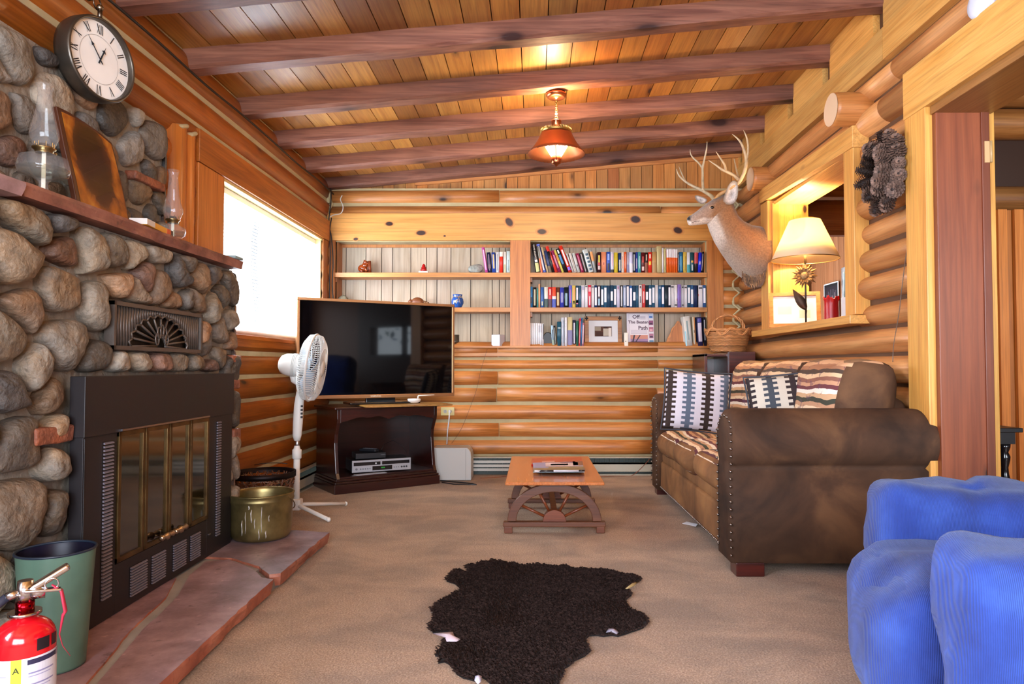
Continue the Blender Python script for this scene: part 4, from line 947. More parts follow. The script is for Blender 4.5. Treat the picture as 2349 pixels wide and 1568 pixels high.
mb.obj('header_board', M_board, bs, True, bevel=.003)
mb = MB(); rnd = random.Random(5)
for px, py, rx, rz in ((893, 513, 9, 5), (966, 534, 12, 6), (1168, 509, 9, 11), (1243, 531, 12, 7), (1458, 503, 12, 9), (1555, 528, 11, 9), (816, 548, 6, 4), (1020, 541, 3, 2)):
    p = P(px, py, FY-.007); kx, kz = rx/275, rz/275; R = rnd.uniform(-.6, .6)
    def E(s_, d_): return [(p.x+kx*s_*math.cos(a)*math.cos(R)-kz*s_*math.sin(a)*math.sin(R), FY-d_, p.z+kz*s_*math.sin(a)*math.cos(R)+kx*s_*.3*math.cos(a)*math.sin(R)) for a in [2*PI*t/18 for t in range(18)]]
    for s_, d_, c in ((1.7, .0064, '#c98c48'), (1.25, .0067, '#9a5c2c'), (1.0, .0071, '#38201a')): mb.add(E(s_*.85, d_), [tuple(range(18))], hexc(c))
    mb.obj('knot', bpy.data.materials.get('knot_wood') or plain('knot_wood', rough=.4), bs, True); mb = MB()
mb = MB()
mb.box((-1.722, FY, 1.045), (-1.66, YB+.03, 1.935), WHITE, 0); mb.obj('side_post', M_shelfz, bs, True, bevel=.002)
mb = MB(); mb.box((1.442, FY, 1.045), (1.575, YB+.03, 1.935)); mb.obj('side_post', M_shelfz, bs, True, bevel=.002)
mb = MB(); mb.box((-.198, FY, 1.055), (-.030, YB+.03, 1.937), (1.05, 1, 1)); mb.box((-.190, YB, 1.055), (-.038, BKY, 1.937)); mb.obj('divider_post', M_shelfz, bs, True, bevel=.002)
mb = MB(); mb.box((-1.722, FY-.012, 1.040), (1.60, BKY, 1.056), (1.05, 1, 1)); mb.obj('ledge', M_shelf, bs, True, bevel=.002)
mb = MB(); mb.box((-1.60, FY+.008, .972), (1.54, YB+.01, 1.040), (.95, .95, .95)); mb.obj('apron_board', M_shelf, bs, True)
mb = MB(); mb.box((-1.68, BKY-.015, 1.905), (1.46, BKY, 1.935), (.9, .85, .8)); mb.box((-1.66, YB+.03, 1.04), (-1.645, BKY, 1.93), (.8, .75, .7)); mb.box((1.43, YB+.03, 1.04), (1.445, BKY, 1.93), (1., .95, .9)); mb.obj('inner_moulding', M_shelfz, bs, True)
SH = {}
for nm, z in (('top', 1.667), ('middle', 1.377)):
    for a, b in ((-1.665, -.194), (-.032, 1.438)):
        mb = MB(); mb.box((a, FY+.0, z-.038), (b, BKY, z)); mb.obj('shelf', M_shelf, bs, True, bevel=.002)
        m2 = MB(); m2.box((a, YB-.0, z-.075), (a+.018, BKY, z-.038), (.7, .65, .6)); m2.obj('shelf_cleat', M_shelfz, bs, True)
ZT, ZM, ZB = 1.667, 1.377, 1.056
# ------------------------------------------------------------------ books: one object each
BN = {}
def book(name, x0, x1, z0, h, lean, col, bands, label, group, cat='book', y0=None, depth=.105, text=None, tcol='#f0ece0', tape=False):
    """x0,x1 foot on the shelf front; lean = sideways offset of the top"""
    y0 = FY+.006+random.uniform(0, .014) if y0 is None else y0
    w = (x1-x0)-.0012; th = math.atan2(lean, h); H = h
    M = Matrix.Translation((x0+(.0006), y0, z0)) @ Matrix.Rotation(th, 4, 'Y')
    if lean > 0: M = Matrix.Translation((x1-.0006, y0, z0+.0004)) @ Matrix.Rotation(th, 4, 'Y') @ Matrix.Translation((-w*math.cos(0), 0, 0))
    elif lean < 0: M = Matrix.Translation((x0+.0006, y0, z0+.0004)) @ Matrix.Rotation(th, 4, 'Y')
    mb = MB(M); w = w*math.cos(th); c = hexc(col); t = .0016 if not tape else w*.5
    pg = hexc('#e6dcc4')
    # spine (rounded a little), covers, page block
    n = 5; rings = []
    for z in (0, H):
        rings.append([(w*i/n, -.0025*math.sin(PI*i/n) if not tape else 0, z) for i in range(n+1)]+[(w, .004, z), (0, .004, z)])
    mb.loft(rings[::-1], c, 0)
    mb.box((0, .003, 0), (t, depth, H), c); mb.box((w-t, .003, 0), (w, depth, H), c)
    if not tape: mb.box((t, .004, .0015), (w-t, depth-.002, H-.0025), pg)
    else: mb.box((0, .003, 0), (w, depth, H), c)
    for (a, b, l, r_, bc) in bands:
        d = -.0030 if not tape else -.0006
        q = [(w*lerp(l, r_, i/3), d-.0006 if tape else -.0031*math.sin(PI*lerp(l, r_, i/3))-.0003, 0) for i in range(4)]
        for i in range(3): mb.add([(q[i][0], q[i][1], H*a), (q[i+1][0], q[i+1][1], H*a), (q[i+1][0], q[i+1][1], H*b), (q[i][0], q[i][1], H*b)], [(0, 1, 2, 3)], hexc(bc))
    if text: text_on(mb, text[0], text[1], (w*.5, -.0036, H*text[2]), (0, 0, -1), (1, 0, 0), hexc(tcol), ext=.0002)
    o = mb.obj(name, M_satin); tag(o, label, cat, group); return o
S_ = 275.0
def zx(zx_, org, sc): return (org+zx_/sc-CX)/FPX*FY
def row(items, org, sc, zbase, ybase, group, where, kind):
    prev = None
    for i, it in enumerate(items):
        xa, xb, ty, tl, col, bands, desc = it[:7]; text = it[7] if len(it) > 7 else None
        x0, x1 = zx(xa, org, sc), zx(xb, org, sc); h = (ybase-ty)/sc/FPX*FY; lean = (tl/sc)/FPX*FY
        k = 'vhs_tape' if 'tape' in desc else kind
        ordn = ['first', 'second', 'third', 'fourth', 'fifth', 'sixth', 'seventh', 'eighth', 'ninth', 'tenth'][i] if i < 10 else (str(i+1)+('st' if (i+1) % 10 == 1 and i+1 != 11 else 'nd' if (i+1) % 10 == 2 and i+1 != 12 else 'rd' if (i+1) % 10 == 3 and i+1 != 13 else 'th'))
        lab = desc+', '+ordn+' on '+where
        book(k, x0, x1, zbase, h, lean, col, bands, lab, group, 'video tape' if k == 'vhs_tape' else 'book', depth=.105, text=text, tape=(k == 'vhs_tape'))
W_ = '#e6e6ea'
def lab(a, b, c=W_, l=.14, r=.86): return (a, b, l, r, c)
A = []
A += [(165, 222, 155, -62, '#15161a', [(.02, .33, .1, .9, '#c8cc8a'), (.36, .44, .2, .8, '#e8e8e8')], 'black hardback with large white lettering leaning', ('DAVID BALDACCI', .016, .70)),
 (226, 254, 190, -48, '#8a8c84', [(.0, .55, 0, 1, '#d0622c')], 'thin grey and orange paperback leaning'),
 (256, 300, 150, -88, '#2a3a78', [(.08, .92, .2, .7, '#dfe2ea'), (.0, .09, 0, 1, '#3550b0'), (.95, 1, 0, 1, '#4a6ad0')], 'tall white spined blue paperback leaning'),
 (304, 330, 190, -78, '#c8b690', [(.3, .7, .2, .8, '#9a6a4a')], 'thin tan paperback leaning'),
 (334, 374, 236, -68, '#2c3e6a', [(.0, .3, 0, 1, '#6a5a40')], 'navy blue paperback with brown foot leaning'),
 (376, 410, 245, -70, '#1c1c20', [], 'plain black book leaning'),
 (411, 453, 170, -132, '#d83a2e', [(.3, .7, .35, .6, '#f08068')], 'bright red book leaning steeply'),
 (455, 498, 230, -105, '#8a2a52', [(.2, .8, .3, .6, '#c080a0')], 'maroon paperback leaning'),
 (500, 533, 220, -115, '#e8dc6a', [(.5, .8, .2, .8, '#d88a30')], 'thin yellow paperback leaning'),
 (535, 583, 205, -125, '#16181e', [(.35, .75, .2, .8, '#2c7ab8'), (.8, .95, .3, .7, '#e8e8e8')], 'black paperback with blue title leaning'),
 (588, 636, 162, -138, '#d8321f', [(.25, .85, .28, .72, '#f4e4e0'), (.08, .2, .1, .9, '#7a5ad0')], 'tall red book with white title leaning'),
 (638, 662, 265, -92, '#c4c2c0', [], 'thin grey white paperback leaning'),
 (664, 700, 265, -82, '#cfcbc4', [(.2, .8, .4, .6, '#9a9690')], 'light grey paperback leaning'),
 (703, 742, 265, -76, '#c2c8c4', [(.3, .4, .3, .8, '#5a5a5c')], 'pale silver paperback leaning'),
 (750, 795, 270, -78, '#962a4c', [(.1, .9, .35, .6, '#c88098')], 'crimson paperback leaning'),
 (797, 835, 262, -74, '#3c4a44', [(.05, .95, .3, .65, '#b09aa0')], 'dark green grey paperback leaning'),
 (848, 915, 222, -84, '#cdd6d4', [(.08+.16*i, .18+.16*i, .3, .85, '#28506a') for i in range(5)], 'thick white book with five blue squares leaning'),
 (918, 952, 228, -66, '#9aa0a0', [(.5, .92, 0, 1, '#d8904c')], 'orange and grey paperback leaning'),
 (956, 1005, 262, 0, '#3a1a22', [(.5, .85, .3, .7, '#e0d040'), (.35, .5, .2, .8, '#c8302a'), (.15, .33, .2, .8, '#c8b8b8')], 'black and red paperback with yellow title'),
 (1008, 1075, 258, 0, '#e8946c', [(.38, .5, .4, .6, '#a84a3a')], 'wide salmon coloured book'),
 (1078, 1126, 258, 0, '#2f56b4', [(.1, .45, .2, .8, '#20242e'), (.6, .9, .25, .75, '#8aa8e0')], 'blue paperback with black foot'),
 (1129, 1171, 258, 0, '#d8dce6', [(.3, .9, .35, .65, '#c89ab0'), (.0, .15, 0, 1, '#20242a')], 'white paperback with pink title'),
 (1174, 1223, 265, 0, '#dcc83c', [(.2, .8, .45, .6, '#a8941c')], 'yellow paperback')]
off = 1232
Bx = [(0, 35, 268, 0, '#1f3a6c', [(.1, .65, .2, .8, '#b8c0b8')], 'navy paperback with grey title'),
 (37, 73, 262, 0, '#e4dcd0', [(.2, .8, .35, .6, '#c88060')], 'cream paperback'), (74, 103, 258, 0, '#e0561e', [(.2, .9, .4, .6, '#f0c0a0')], 'thin orange paperback'),
 (105, 138, 260, 0, '#b0acb8', [(.0, .4, 0, 1, '#8a8aa8')], 'grey lavender paperback'), (139, 183, 262, 0, '#c8ccec', [(.0, .45, 0, 1, '#dfe0e8')], 'pale lavender paperback'),
 (184, 220, 264, 0, '#262a34', [(.1, .9, .3, .7, '#a8aab0')], 'charcoal paperback with white title'), (221, 248, 260, 0, '#2a40a4', [(.2, .7, .3, .7, '#c0a8c0')], 'thin royal blue paperback'),
 (250, 290, 260, 0, '#4a9aa0', [(.2, .8, .35, .65, '#a8d0d0')], 'teal paperback'), (292, 340, 264, 0, '#5c1418', [(.1, .3, .2, .8, '#e0c8c0'), (.5, .8, .3, .7, '#c04038')], 'dark red paperback with white emblem'),
 (342, 383, 264, 0, '#2c1a18', [(.0, .5, 0, 1, '#8a4a2c'), (.6, .9, .3, .7, '#b8a890')], 'dark brown and copper paperback'), (385, 432, 260, 0, '#d8301e', [(.38, .55, .2, .8, '#e8c83c'), (.7, .9, .3, .7, '#f0d0c0')], 'red paperback with yellow patch'),
 (434, 494, 258, 0, '#b8925c', [(0, .5, .02, .98, '#ae8852')], 'kraft paper covered book'), (496, 560, 185, 0, '#c4b584', [(.1, .9, .3, .7, '#a89860')], 'tall thick beige hardback'),
 (562, 583, 208, 0, '#e8e8ea', [(.1, .9, .6, .9, '#c0b0d0')], 'thin tall white book'), (585, 618, 212, 0, '#ccc48a', [(.1, .9, .4, .6, '#8a8a5a')], 'tall straw yellow book')]
for k, (a, b) in enumerate(((620, 651), (654, 682), (683, 710), (711, 737), (738, 766))): Bx.append((a, b, 222, 0, '#e8641e', [(.64, 1, 0, 1, '#e2e0e0')], 'orange book with white top'+(' standing slightly apart' if k == 0 else ' in a matching row')))
Bx += [(768, 786, 262, 0, '#5a5a5c', [(.1, .9, .3, .7, '#b0b0b0')], 'thin dark grey paperback'), (788, 835, 258, 0, '#2a6a94', [(.1, .8, .25, .75, '#4a90b0')], 'steel blue paperback'),
 (838, 883, 260, 0, '#d8b850', [(.1, .8, .4, .6, '#8a6a20')], 'mustard paperback'), (885, 928, 262, 0, '#dfe4ea', [(.0, .4, 0, 1, '#3c9aa4')], 'white paperback with teal foot'),
 (930, 974, 264, 0, '#164a54', [(.5, .6, .2, .8, '#d8a83c'), (.1, .4, .3, .7, '#c0c8c8')], 'dark teal paperback'), (976, 1022, 266, 6, '#22181a', [(.45, 1, 0, 1, '#b83a3c')], 'red topped black paperback'),
 (1024, 1066, 266, 14, '#1c2cd0', [(.4, .55, .3, .7, '#b8b8c0')], 'vivid blue paperback leaning right'), (1068, 1092, 254, 22, '#14141a', [(.1, .9, .1, .4, '#b8a8b8')], 'thin black paperback leaning right')]
A += [(a+off, b+off, c, d, e, f, g) for a, b, c, d, e, f, g in Bx]
row(A, 1200, 5.6, ZT, 527, 'paperbacks on the top right shelf', 'the top right shelf', 'paperback')
V = '#34607e'; V2 = '#2a4a66'
Bm = [(90, 124, 705, 0, '#3a86c0', [(.2, .5, .2, .8, '#1c3040')], 'sky blue paperback'), (127, 172, 715, 0, '#1e1c1c', [(.1, .9, .25, .75, '#b0a88a')], 'black paperback with cream title'), (175, 195, 725, 0, '#4a9a94', [], 'thin teal book'),
 (197, 221, 672, 0, '#e8a878', [], 'thin tall peach book'), (225, 268, 713, 0, '#3a64a4', [(.1, .3, .3, .7, '#c0c0a0')], 'mid blue paperback'), (272, 321, 710, 0, '#e0ddd0', [(.0, .42, 0, 1, '#2c4440')], 'cream paperback with dark green foot'),
 (324, 371, 710, 0, '#c8383a', [(.0, .4, 0, 1, '#4a2a3a'), (.6, .9, .3, .7, '#f0b0a8')], 'red paperback with plum foot'), (374, 424, 710, 0, '#e0523c', [(.0, .4, 0, 1, '#3a4ca8'), (.4, .55, 0, 1, '#e0d8d8')], 'red and blue paperback'),
 (427, 473, 713, 0, '#6a3c2c', [(.1, .75, .2, .8, '#c8b07c')], 'brown paperback with gold picture'), (476, 527, 716, 0, '#3c44b0', [(.25, .75, .2, .8, '#8a88b8')], 'indigo paperback'), (529, 585, 712, 0, '#182428', [(.1, .7, .25, .75, '#7aa0b0')], 'black and teal paperback'),
 (588, 632, 687, 0, '#6a70d0', [(.2, .8, .4, .6, '#c8508a')], 'periwinkle blue tape box'), (634, 677, 690, 0, '#e0c860', [(.2, .9, .3, .7, '#d88a50'), (.15, .3, .3, .7, '#30343a')], 'yellow tape box'),
 (680, 713, 692, 0, V2, [(.2, .9, .15, .85, '#d8d4dc'), (.15, .35, .15, .85, '#d06a88')], 'dark tape with torn white label'), (715, 749, 692, 0, V, [], 'bare slate blue tape'), (752, 796, 688, 0, '#dcdce4', [(.8, .95, .2, .8, '#a098b8')], 'white tape box'),
 (798, 834, 688, 0, '#e0e2e6', [(.92, .97, .1, .9, '#4a4a50')], 'white tape box with black tip'), (837, 878, 684, 0, '#d83a50', [(.7, .9, .1, .9, '#f0a0a8'), (.1, .5, .3, .7, '#f4c8cc')], 'pink and red tape box'), (880, 917, 690, 0, '#e4e6ea', [(.9, .96, .1, .9, '#5a5a60')], 'plain white tape box'),
 (919, 956, 688, 0, '#1e3a6a', [lab(.1, .9)], 'navy tape with long white label'), (958, 1000, 690, 0, '#38303c', [(.5, .95, .25, .75, '#e0d8e0'), (.1, .4, .2, .8, '#8ab0c8')], 'black tape box with tall white title'),
 (1002, 1040, 688, 0, V, [lab(.12, .82)], 'slate tape with white label'), (1042, 1082, 690, 0, V, [lab(.24, .9)], 'slate tape with high white label'), (1084, 1123, 690, 0, V2, [], 'bare dark slate tape'), (1125, 1165, 688, 0, V2, [(.3, .72, .1, .8, W_)], 'dark tape with torn white patch'),
 (1167, 1205, 690, 0, V, [lab(.12, .84)], 'blue slate tape with white label'), (1207, 1249, 686, 0, '#d0d0e8', [(.82, .95, .3, .7, '#a86a8a')], 'lilac white tape box')]
Bb = [(20, 55, 690, 0, '#1e2026', [(.05, .95, .25, .75, '#c8ccd0')], 'black tape box with white title'), (57, 98, 690, 0, '#7c90b4', [(.1, .9, .25, .75, '#c0c8d8')], 'grey blue tape box'), (100, 138, 685, 0, '#22406c', [lab(.08, .94)], 'navy edged white tape'), (141, 180, 690, 0, '#3c70b4', [lab(.05, .88)], 'bright blue tape with white label'),
 (182, 220, 692, 0, V2, [(.32, .70, .1, .9, W_)], 'dark slate tape with square white patch'), (221, 256, 690, 0, V, [(.88, .92, .3, .5, '#10141a')], 'unlabelled slate tape'), (258, 301, 684, 0, '#e2dee0', [(.85, .95, .3, .7, '#3a2a2c'), (.2, .5, .3, .7, '#6a6068')], 'white tape box with small black pictures'),
 (303, 346, 676, 0, '#e04a4a', [(.82, .97, .2, .8, '#8a4a50'), (.2, .7, .35, .65, '#f8c8c8')], 'coral red tape box'), (348, 384, 686, 0, '#26343e', [(.35, .7, .1, .9, W_)], 'charcoal tape with white patch'), (386, 427, 684, 0, V, [lab(.12, .84)], 'slate blue tape with white label'), (429, 468, 684, 0, V, [lab(.20, .88)], 'lighter slate tape with white label'),
 (470, 511, 682, 0, '#e6e6e8', [], 'plain cream white tape box'), (513, 552, 690, 0, '#2c5c84', [(.85, .95, .2, .8, '#a0b0c0')], 'deep blue tape'), (554, 593, 682, 0, '#305e8c', [lab(.16, .9)], 'blue tape with broad white label'), (597, 636, 686, 0, '#20323e', [], 'bare charcoal tape'),
 (638, 674, 686, 0, '#242c44', [lab(.1, .9)], 'midnight tape with white label'), (677, 718, 682, 0, '#e2e2e6', [(.88, .94, .1, .9, '#30303a')], 'white tape box with black band'), (719, 759, 682, 0, '#e6e4e4', [(.08, .14, .1, .9, '#2c2c30'), (.3, .4, .8, .95, '#b03040')], 'white tape box with black foot band'),
 (761, 807, 677, 0, '#9078c8', [(.2, .9, .4, .6, '#7058a8')], 'purple tape box'), (809, 846, 690, 0, '#b8b8c0', [(.88, .95, .2, .8, '#1c1c22'), (.08, .14, .2, .8, '#30303a')], 'grey white tape box with black bands'), (848, 887, 684, 0, '#e0e0e4', [(.86, .92, .1, .9, '#282830')], 'pale tape box with thin black band'),
 (889, 929, 682, 0, V, [lab(.2, .88)], 'slate tape with clean white label'), (930, 971, 682, 0, '#3a6494', [lab(.16, .80)], 'denim blue tape with white label'), (973, 1016, 688, 0, '#1c3058', [], 'bare navy tape'), (1030, 1087, 684, 0, '#dedee4', [(.84, .9, .1, .9, '#303038'), (.5, .6, .02, .12, '#c03040')], 'wide white double tape box'), (1089, 1129, 684, 0, '#3c6296', [lab(.2, .86)], 'blue tape with white label at the post')]
Bm += [(a+off, b+off, c, d, e, f, g) for a, b, c, d, e, f, g in Bb]
Bm = [(a, b, c, d, e, f, (g if 'tape' in g or 'book' in g or 'paperback' in g else g)) for a, b, c, d, e, f, g in Bm]
row(Bm, 1200, 5.6, ZM, 975, 'tapes and paperbacks on the middle right shelf', 'the middle right shelf', 'paperback')
C_ = [(80, 107, 1178, 0, '#e4e6ea', [(.3, .9, .4, .6, '#c0c4cc')], 'white slim volume nearest the divider'), (108, 134, 1178, 0, '#e8eaee', [(.3, .9, .45, .6, '#ccd0d8')], 'white slim volume in a matching set'), (135, 162, 1178, 0, '#e4e6ea', [(.4, .9, .4, .6, '#c8ccd4')], 'white slim volume in a matching set'),
 (163, 190, 1178, 0, '#e2e6ea', [(.3, .8, .4, .6, '#ccd0d8')], 'white slim volume in a matching set'), (191, 215, 1180, 0, '#e6e8ec', [(.6, .9, .4, .7, '#6a6a78')], 'white slim volume with dark title'), (216, 241, 1182, 0, '#e2e4ea', [(.6, .9, .4, .7, '#5a6a9a')], 'white slim volume with blue title'), (243, 266, 1185, 0, '#dcdce0', [(.3, .98, .5, .9, '#22242a')], 'white slim volume with black edge')]
row(C_, 1200, 5.6, ZB, 1475, 'white slim volumes on the bottom right shelf', 'the bottom right shelf', 'slim_volume')
D_ = [(374, 408, 1210, -18, '#a8c8dc', [(.3, .8, .3, .7, '#3a4a5a'), (.0, .3, 0, 1, '#8aa090')], 'pale blue paperback'), (410, 436, 1212, -20, '#202224', [(.1, .9, .3, .7, '#8a8a80')], 'thin black paperback leaning'), (440, 490, 1160, 0, '#1e5468', [(.72, .76, .1, .9, '#b8c4c0')], 'dark teal hardback'),
 (493, 534, 1108, 0, '#c0c8d4', [(.1, .9, .5, .9, '#8a94a8')], 'tall silver grey book'), (537, 568, 1104, 0, '#e2e4ea', [(.2, .8, .3, .5, '#b0b8cc')], 'tall white book'), (571, 636, 1100, 0, '#ccc090', [(.0, .55, 0, 1, '#7a74a0')], 'wide beige and purple tall book'),
 (638, 680, 1140, 0, '#2c2c44', [(.1, .9, .3, .7, '#c8c8d4')], 'dark violet book with white title'), (683, 712, 1150, 0, '#2c6a58', [], 'thin green book'), (714, 735, 1118, 12, '#c83040', [(.1, .9, .4, .6, '#f0d0d0')], 'tall thin red book'), (737, 752, 1112, 16, '#3a80b4', [], 'very thin blue book'), (754, 782, 1175, 10, '#b8788a', [(.1, .9, .3, .7, '#d8d0d8')], 'short pinkish grey book')]
row(D_, 1200, 5.6, ZB, 1475, 'mixed books on the bottom right shelf', 'bottom right shelf mixed row', 'hardback')
E_ = [(862, 952, 1098, -34, '#dcdcd4', [(.2, .85, .35, .6, '#8aa0a0'), (.0, .5, 0, .2, '#9ad0dc')], 'thick white book leaning away from the wedge'), (968, 1003, 1100, -20, '#e4dcc4', [(.0, 1, .5, .95, '#c88a50'), (.45, .55, .3, .7, '#4a4a50')], 'cream and orange book leaning'),
 (1020, 1086, 1105, -18, '#2c2c58', [(.15, .8, .15, .85, '#cfc8d8'), (.82, .95, .15, .85, '#4a4aa0')], 'navy book with big white label'), (1098, 1134, 1105, -14, '#1a2030', [(.2, .9, .3, .6, '#a8a8a8')], 'black book at the end post')]
row(E_, 1420, 5.6, ZB, 1478, 'books at the right end of the bottom shelf', 'the group by the basket', 'hardback')
F_ = [(1424, 1449, 560, -32, '#c04a9a', [(.1, .9, .3, .7, '#e0b8e0')], 'tall pink magazine leaning'), (1450, 1482, 605, -14, '#232850', [(.1, .9, .3, .6, '#6a5a6a'), (.2, .4, .2, .8, '#9a7a6a')], 'navy paperback leaning'), (1486, 1519, 605, -8, '#2a4aa4', [(.2, .9, .3, .7, '#c8b070')], 'royal blue paperback with gold title'),
 (1521, 1549, 603, 0, '#d8dce4', [(.1, .9, .4, .6, '#5a6070')], 'white paperback'), (1551, 1581, 602, 0, '#d83020', [(.78, 1, 0, 1, '#e4dcd0')], 'red paperback with white top'), (1583, 1611, 600, 0, '#dcdcd4', [(.0, .4, .2, .8, '#c0c098')], 'off white paperback'), (1613, 1644, 593, 0, '#c4dce0', [(.1, .6, .4, .6, '#7a98a0')], 'pale aqua paperback')]
row(F_, 740, 3.825, ZT, 785, 'paperbacks on the top left shelf', 'the top left shelf', 'paperback')
# ------------------------------------------------------------------ shelf ornaments
def SX(px): return (px-CX)/FPX*(YB+.03)
# bear carving with a smaller animal against it
x = SX(833)
be = T('bear_carving', 'reddish brown carved bear sitting by a tree stump on the top left shelf', 'carving', (x, YB+.04, ZT)); o = Vector((x, YB+.04, ZT)); c = hexc('#8a3c18')
mb = MB(); mb.rbox(o+Vector((0, 0, .006)), (.056, .03, .006), .004, (4, 3, 1), col=c); mb.obj('plinth', M_gloss, be, True)
mb = MB(); mb.ell(o+Vector((-.012, 0, .045)), (.04, .026, .034), 20, 12, c, nz=.06); mb.ell(o+Vector((.006, 0, .068)), (.03, .022, .026), 16, 10, c, R=Matrix.Rotation(-.5, 3, 'Y')); mb.ell(o+Vector((.012, -.004, .095)), (.020, .017, .017), 16, 10, c); mb.ell(o+Vector((.028, -.006, .088)), (.012, .009, .008), 12, 8, c)
for s_ in (-1, 1): mb.ell(o+Vector((.004, s_*.012, .11)), (.006, .004, .007), 8, 6, c)
mb.tube([o+Vector((.0, -.018, .055)), o+Vector((.022, -.026, .035)), o+Vector((.03, -.028, .014))], [.012, .010, .010], 8, c); mb.tube([o+Vector((-.03, -.02, .035)), o+Vector((-.012, -.030, .018)), o+Vector((.0, -.03, .014))], [.016, .011, .009], 8, c)
mb.obj('bear_body', M_gloss, be, True)
mb = MB(); mb.tube([o+Vector((.044, .004, .01)), o+Vector((.046, .004, .05)), o+Vector((.043, .004, .108))], [.017, .013, .014], 10, tuple(v*.8 for v in c)); mb.obj('stump', M_satin, be, True)
x = SX(971.5); o = Vector((x, YB+.02, ZT)); rf = T('stacked_figurine', 'small red glazed figurine on a white block on the top left shelf', 'figurine', o)
mb = MB(); mb.rbox(o+Vector((0, 0, .009)), (.04, .022, .009), .003, (3, 2, 1), col=hexc('#dcd8d0')); mb.obj('block', M_satin, rf, True)
mb = MB(); mb.lathe([(0, .018), (.026, .018), (.027, .03), (.022, .04), (.019, .043), (.021, .05), (.016, .056), (.014, .059), (.015, .066), (.009, .072), (.008, .078), (0, .082)], o, 20, hexc('#a81a1c')); mb.obj('figure', M_gloss, rf, True)
def rock(name, px, y, zb_, rx, ry, rz, col, label, sd, flat=.9, cat='rock'):
    x = (px-CX)/FPX*y; mb = MB(); mb.ell((x, y, zb_+rz*.9), (rx, ry, rz), 22, 14, hexc(col), nz=.35, ns=14+sd*3, e=.8)
    zm = min(p.z for p in mb.v)
    for p in mb.v:
        if p.z < zb_+.004: p.z = zb_
    m_ = bpy.data.materials.get('speckled_rock') or plain('speckled_rock', rough=.75, var=.35, vs=60, bump=.6, bs=70); return tag(mb.obj(name, m_), label, cat)
rock('rock', 1092, YB+.02, ZT, .063, .04, .038, '#9aa09a', 'grey angular rock beside the books on the top left shelf', 1)
rock('rock', 784.5, YB+.03, ZM, .045, .04, .052, '#8a8672', 'rough mossy grey rock on the middle shelf above the television corner', 2)
x = SX(957); o = Vector((x, YB+.03, ZM)); rc = T('raccoon_carving', 'small brown carved animal with a ringed tail peeking over the television', 'carving', o); c = hexc('#7a4424')
mb = MB(); mb.ell(o+Vector((.0, 0, .045)), (.055, .03, .046), 20, 12, c); mb.ell(o+Vector((-.055, -.004, .052)), (.024, .02, .018), 14, 8, c)
for s_ in (-1, 1): mb.ell(o+Vector((-.058, s_*.012, .072)), (.005, .004, .006), 8, 6, c)
mb.obj('body', M_satin, rc, True)
mb = MB()
for k in range(6): mb.ell(o+Vector((.045+.009*k, 0, .052-.002*k)), (.007, .015-.001*k, .015-.001*k), 10, 8, hexc('#6a3a20' if k % 2 else '#b08858'))
mb.obj('ringed_tail', M_satin, rc, True)
x = SX(1050); o = Vector((x, YB+.0, ZM)); jr = T('blue_jar', 'small blue glazed jar with a twine bow on the middle left shelf', 'jar', o)
mb = MB(); mb.lathe([(0, 0), (.032, 0), (.036, .008), (.0505, .035), (.052, .05), (.048, .072), (.038, .085), (.036, .092), (.041, .107), (.0415, .11), (.038, .108), (.033, .093), (.045, .06), (.03, .01), (0, .01)], o, 36, hexc('#2a5aac')); mb.obj('pot_body', M_gloss, jr, True)
mb = MB()
for q, (ax_, az) in enumerate(((.0, .0),)):
    pts = [(-.026, .055), (-.024, .042), (-.028, .030), (-.020, .030), (-.017, .040), (-.006, .040), (-.003, .030), (.001, .030), (.0, .045), (.004, .056), (.010, .064), (.004, .066), (-.002, .060), (-.016, .058)]
    mb.add([o+Vector((a-.004, -math.sqrt(max(0, .0535**2-(a-.004)**2))-.0005, b)) for a, b in pts], [tuple(range(len(pts)))], hexc('#c8bca0'))
mb.obj('painted_animal', M_satin, jr, True)
mb = MB(); tw = hexc('#b8a47c'); mb.tube([o+Vector((.040*math.cos(a*PI/14), .040*math.sin(a*PI/14), .088)) for a in range(28)], .002, 6, tw, closed=True)
for s_ in (-1, 1): mb.tube([o+Vector((.014, -.042, .088)), o+Vector((.014+s_*.016, -.058, .098)), o+Vector((.014+s_*.024, -.056, .080)), o+Vector((.014, -.044, .086))], .0016, 5, tw); mb.tube([o+Vector((.014, -.044, .086)), o+Vector((.014+s_*.01, -.057, .05)), o+Vector((.014+s_*.016, -.060, .03))], .0016, 5, tw)
mb.obj('twine_bow', M_plain, jr, True)
x = SX(1043); o = Vector((x, YB+.02, ZB)); mg = T('glass_mug', 'small glass mug half hidden by the television on the ledge', 'mug', o)
mb = MB(); mb.lathe([(0, 0), (.036, 0), (.040, .006), (.041, .095), (.039, .096), (.036, .008), (0, .012)], o, 32); mb.obj('cup', glassmat('grey_glass', (.62, .62, .62), .3), mg, True)
mb = MB(); mb.tube([o+Vector((-.039, -.01, .075)), o+Vector((-.062, -.02, .07)), o+Vector((-.064, -.02, .04)), o+Vector((-.040, -.01, .028))], .005, 8); mb.obj('mug_handle', M_glass, mg, True)
x = SX(1143); mb = MB(Matrix.Translation((x, YB+.0, ZB)) @ Matrix.Rotation(math.radians(-28), 4, 'Z')); mb.box((-.04, -.04, 0), (.04, .04, .093), hexc('#c6c9d2')); mb.box((-.036, -.036, .0935), (.036, .036, .095), hexc('#b8bac4'))
tag(mb.obj('white_cube_box', M_satin, bevel=.002), 'small white cube shaped device box on the ledge left of the divider', 'box')
